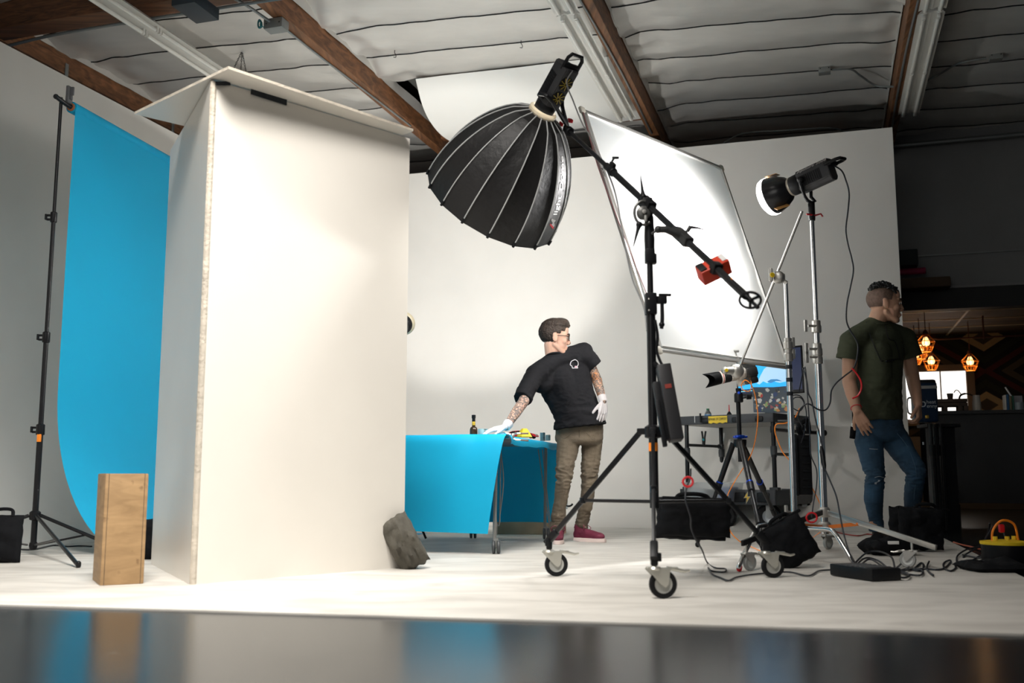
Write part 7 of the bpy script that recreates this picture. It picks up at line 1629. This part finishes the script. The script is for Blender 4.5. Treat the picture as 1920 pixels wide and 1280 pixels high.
# parcels on the ledge above the opening
def shelf(u, v, bb=KB-.22): return apl(u, v, bb)
zl0 = z1+.03
def parcel(name, u0, u1, v0, v1, col, lab, cat_, cyl=False, bb=KB-.25, zfix=None):
    p0_, p1_ = shelf(u0, v1, bb), shelf(u1, v0, bb); a0_, a1_ = p0_.dot(RA), p1_.dot(RA); zA, zB = p0_.z, p1_.z
    b = nb()
    if cyl: lathe(b, [((zB-zA)/2*.9, 0), ((zB-zA)/2, .01), ((zB-zA)/2, a1_-a0_-.01), ((zB-zA)/2*.9, a1_-a0_)], axisf(R(a0_, bb, (zA+zB)/2), RA), 20)
    else:
        t = bmesh.new(); bx(t, frame(R((a0_+a1_)/2, bb, (zA+zB)/2), RA, RB, V((0, 0, 1))), (a1_-a0_, .22, zB-zA), .018); bmesh.ops.subdivide_edges(t, edges=t.edges[:], cuts=2)
        for v_ in t.verts: v_.co += V((1, .5, 1))*.012*noise.noise(v_.co*9)
        join(b, t)
    tag(obj(name, b, mat(name+'_'+cat_.replace(' ', '_'), col, .7, bump=.3)), lab, cat_)
parcel('fabric_bin', 1660, 1719, 470, 503, (.014, .022, .024), 'black folded fabric bin on top of the pink roll above the opening', 'bin')
parcel('pink_roll', 1668, 1735, 501, 517, (.30, .02, .07), 'pink rolled paper on the ledge under the black bin', 'roll', True)
parcel('brown_parcel', 1680, 1781, 520, 544, (.06, .035, .018), 'brown paper parcel lying on the ledge above the kitchen opening', 'parcel')
# pendant lamps in the kitchen
cagem = mat('orange_brass_cage', (.80, .32, .05), .35, metal=.6, emit=(1.0, .35, .04), es=.0)
def pendant(u, v, bb, lab, rodtop=2.69):
    c = apl(u, v, bb); t = thing('pendant_lamp', lab, 'pendant lamp', c, 'cage pendants in the kitchen'); s = 1.0
    N8 = 6; rT, rM, rB = .035, .125, .065; zT, zM, zB = .115, .02, -.115
    b = nb()
    for k in range(N8):
        a0_ = k*2*math.pi/N8; a1_ = a0_+2*math.pi/N8
        P = lambda r, a, z: c+V((r*math.cos(a), r*math.sin(a), z))
        for p_, q_ in ((P(rT, a0_, zT), P(rM, a0_, zM)), (P(rM, a0_, zM), P(rB, a0_, zB)), (P(rM, a0_, zM), P(rM, a1_, zM)), (P(rB, a0_, zB), P(rB, a1_, zB)), (P(rT, a0_, zT), P(rT, a1_, zT)), (P((rM+rB)/2, a0_, (zM+zB)/2), P((rM+rB)/2, a1_, (zM+zB)/2)), (P((rM+rB)/2, (a0_+a1_)/2*1, (zM+zB)/2), P(rB, (a0_+a1_)/2, zB))): tube(b, [p_, q_], .0052, 5)
    obj('cage', b, cagem, t)
    b = nb(); lathe(b, [(0, -.055), (.03, -.05), (.048, -.02), (.048, .01), (.03, .05), (.018, .07)], c+V((0, 0, .01)), 20); obj('bulb', b, mat('clear_bulb_glow', (1, .8, .55), .1, emit=(1, .55, .22), es=2.2, alpha=.55), t)
    b = nb(); ball(b, c+V((0, 0, -.005)), (.014, .014, .022)); obj('filament', b, mat('bulb_filament', (1, 1, 1), .3, emit=(1, .72, .38), es=28), t)
    b = nb(); lathe(b, [(.020, .08), (.034, .10), (.034, .14), (.02, .17), (.006, .18)], c, 16); tube(b, [c+V((0, 0, .17)), V((c.x, c.y, rodtop))], .006, 6); obj('socket_and_rod', b, mat('rusty_brown_rod', (.10, .035, .02), .5), t)
    l = bpy.data.lights.new('pendant_glow', 'POINT'); l.energy = 1.3; l.color = (1, .55, .22); l.shadow_soft_size = .03; lo_ = bpy.data.objects.new('pendant_glow', l); C.objects.link(lo_); lo_.location = c+V((0, 0, -.14))
pendant(1736, 643, 14.2, 'highest of the glowing cage pendants, over the head of the stack')
pendant(1725, 657, 14.9, 'second highest glowing cage pendant, overlapping the topmost one')
pendant(1716, 668, 15.6, 'leftmost glowing cage pendant, partly behind the man in green')
pendant(1746, 678, 15.4, 'low glowing cage pendant just above the bright window')
pendant(1819, 679, 15.4, 'single glowing cage pendant hanging apart at the right')
b = nb(); P0_, P1_, P2_ = apl(1705, 628, 15), apl(1760, 636, 15), apl(1930, 628, 15); tube(b, [P0_, P1_, P2_], .012, 8); tube(b, [apl(1845, 635, 15), V((apl(1845, 635, 15).x, apl(1845, 635, 15).y, 2.7))], .012, 8); tag(obj('pendant_rail', b, mat('rusty_brown_rod', (.10, .035, .02), .5)), 'dark reddish pipe rail under the kitchen ceiling', 'pipe')
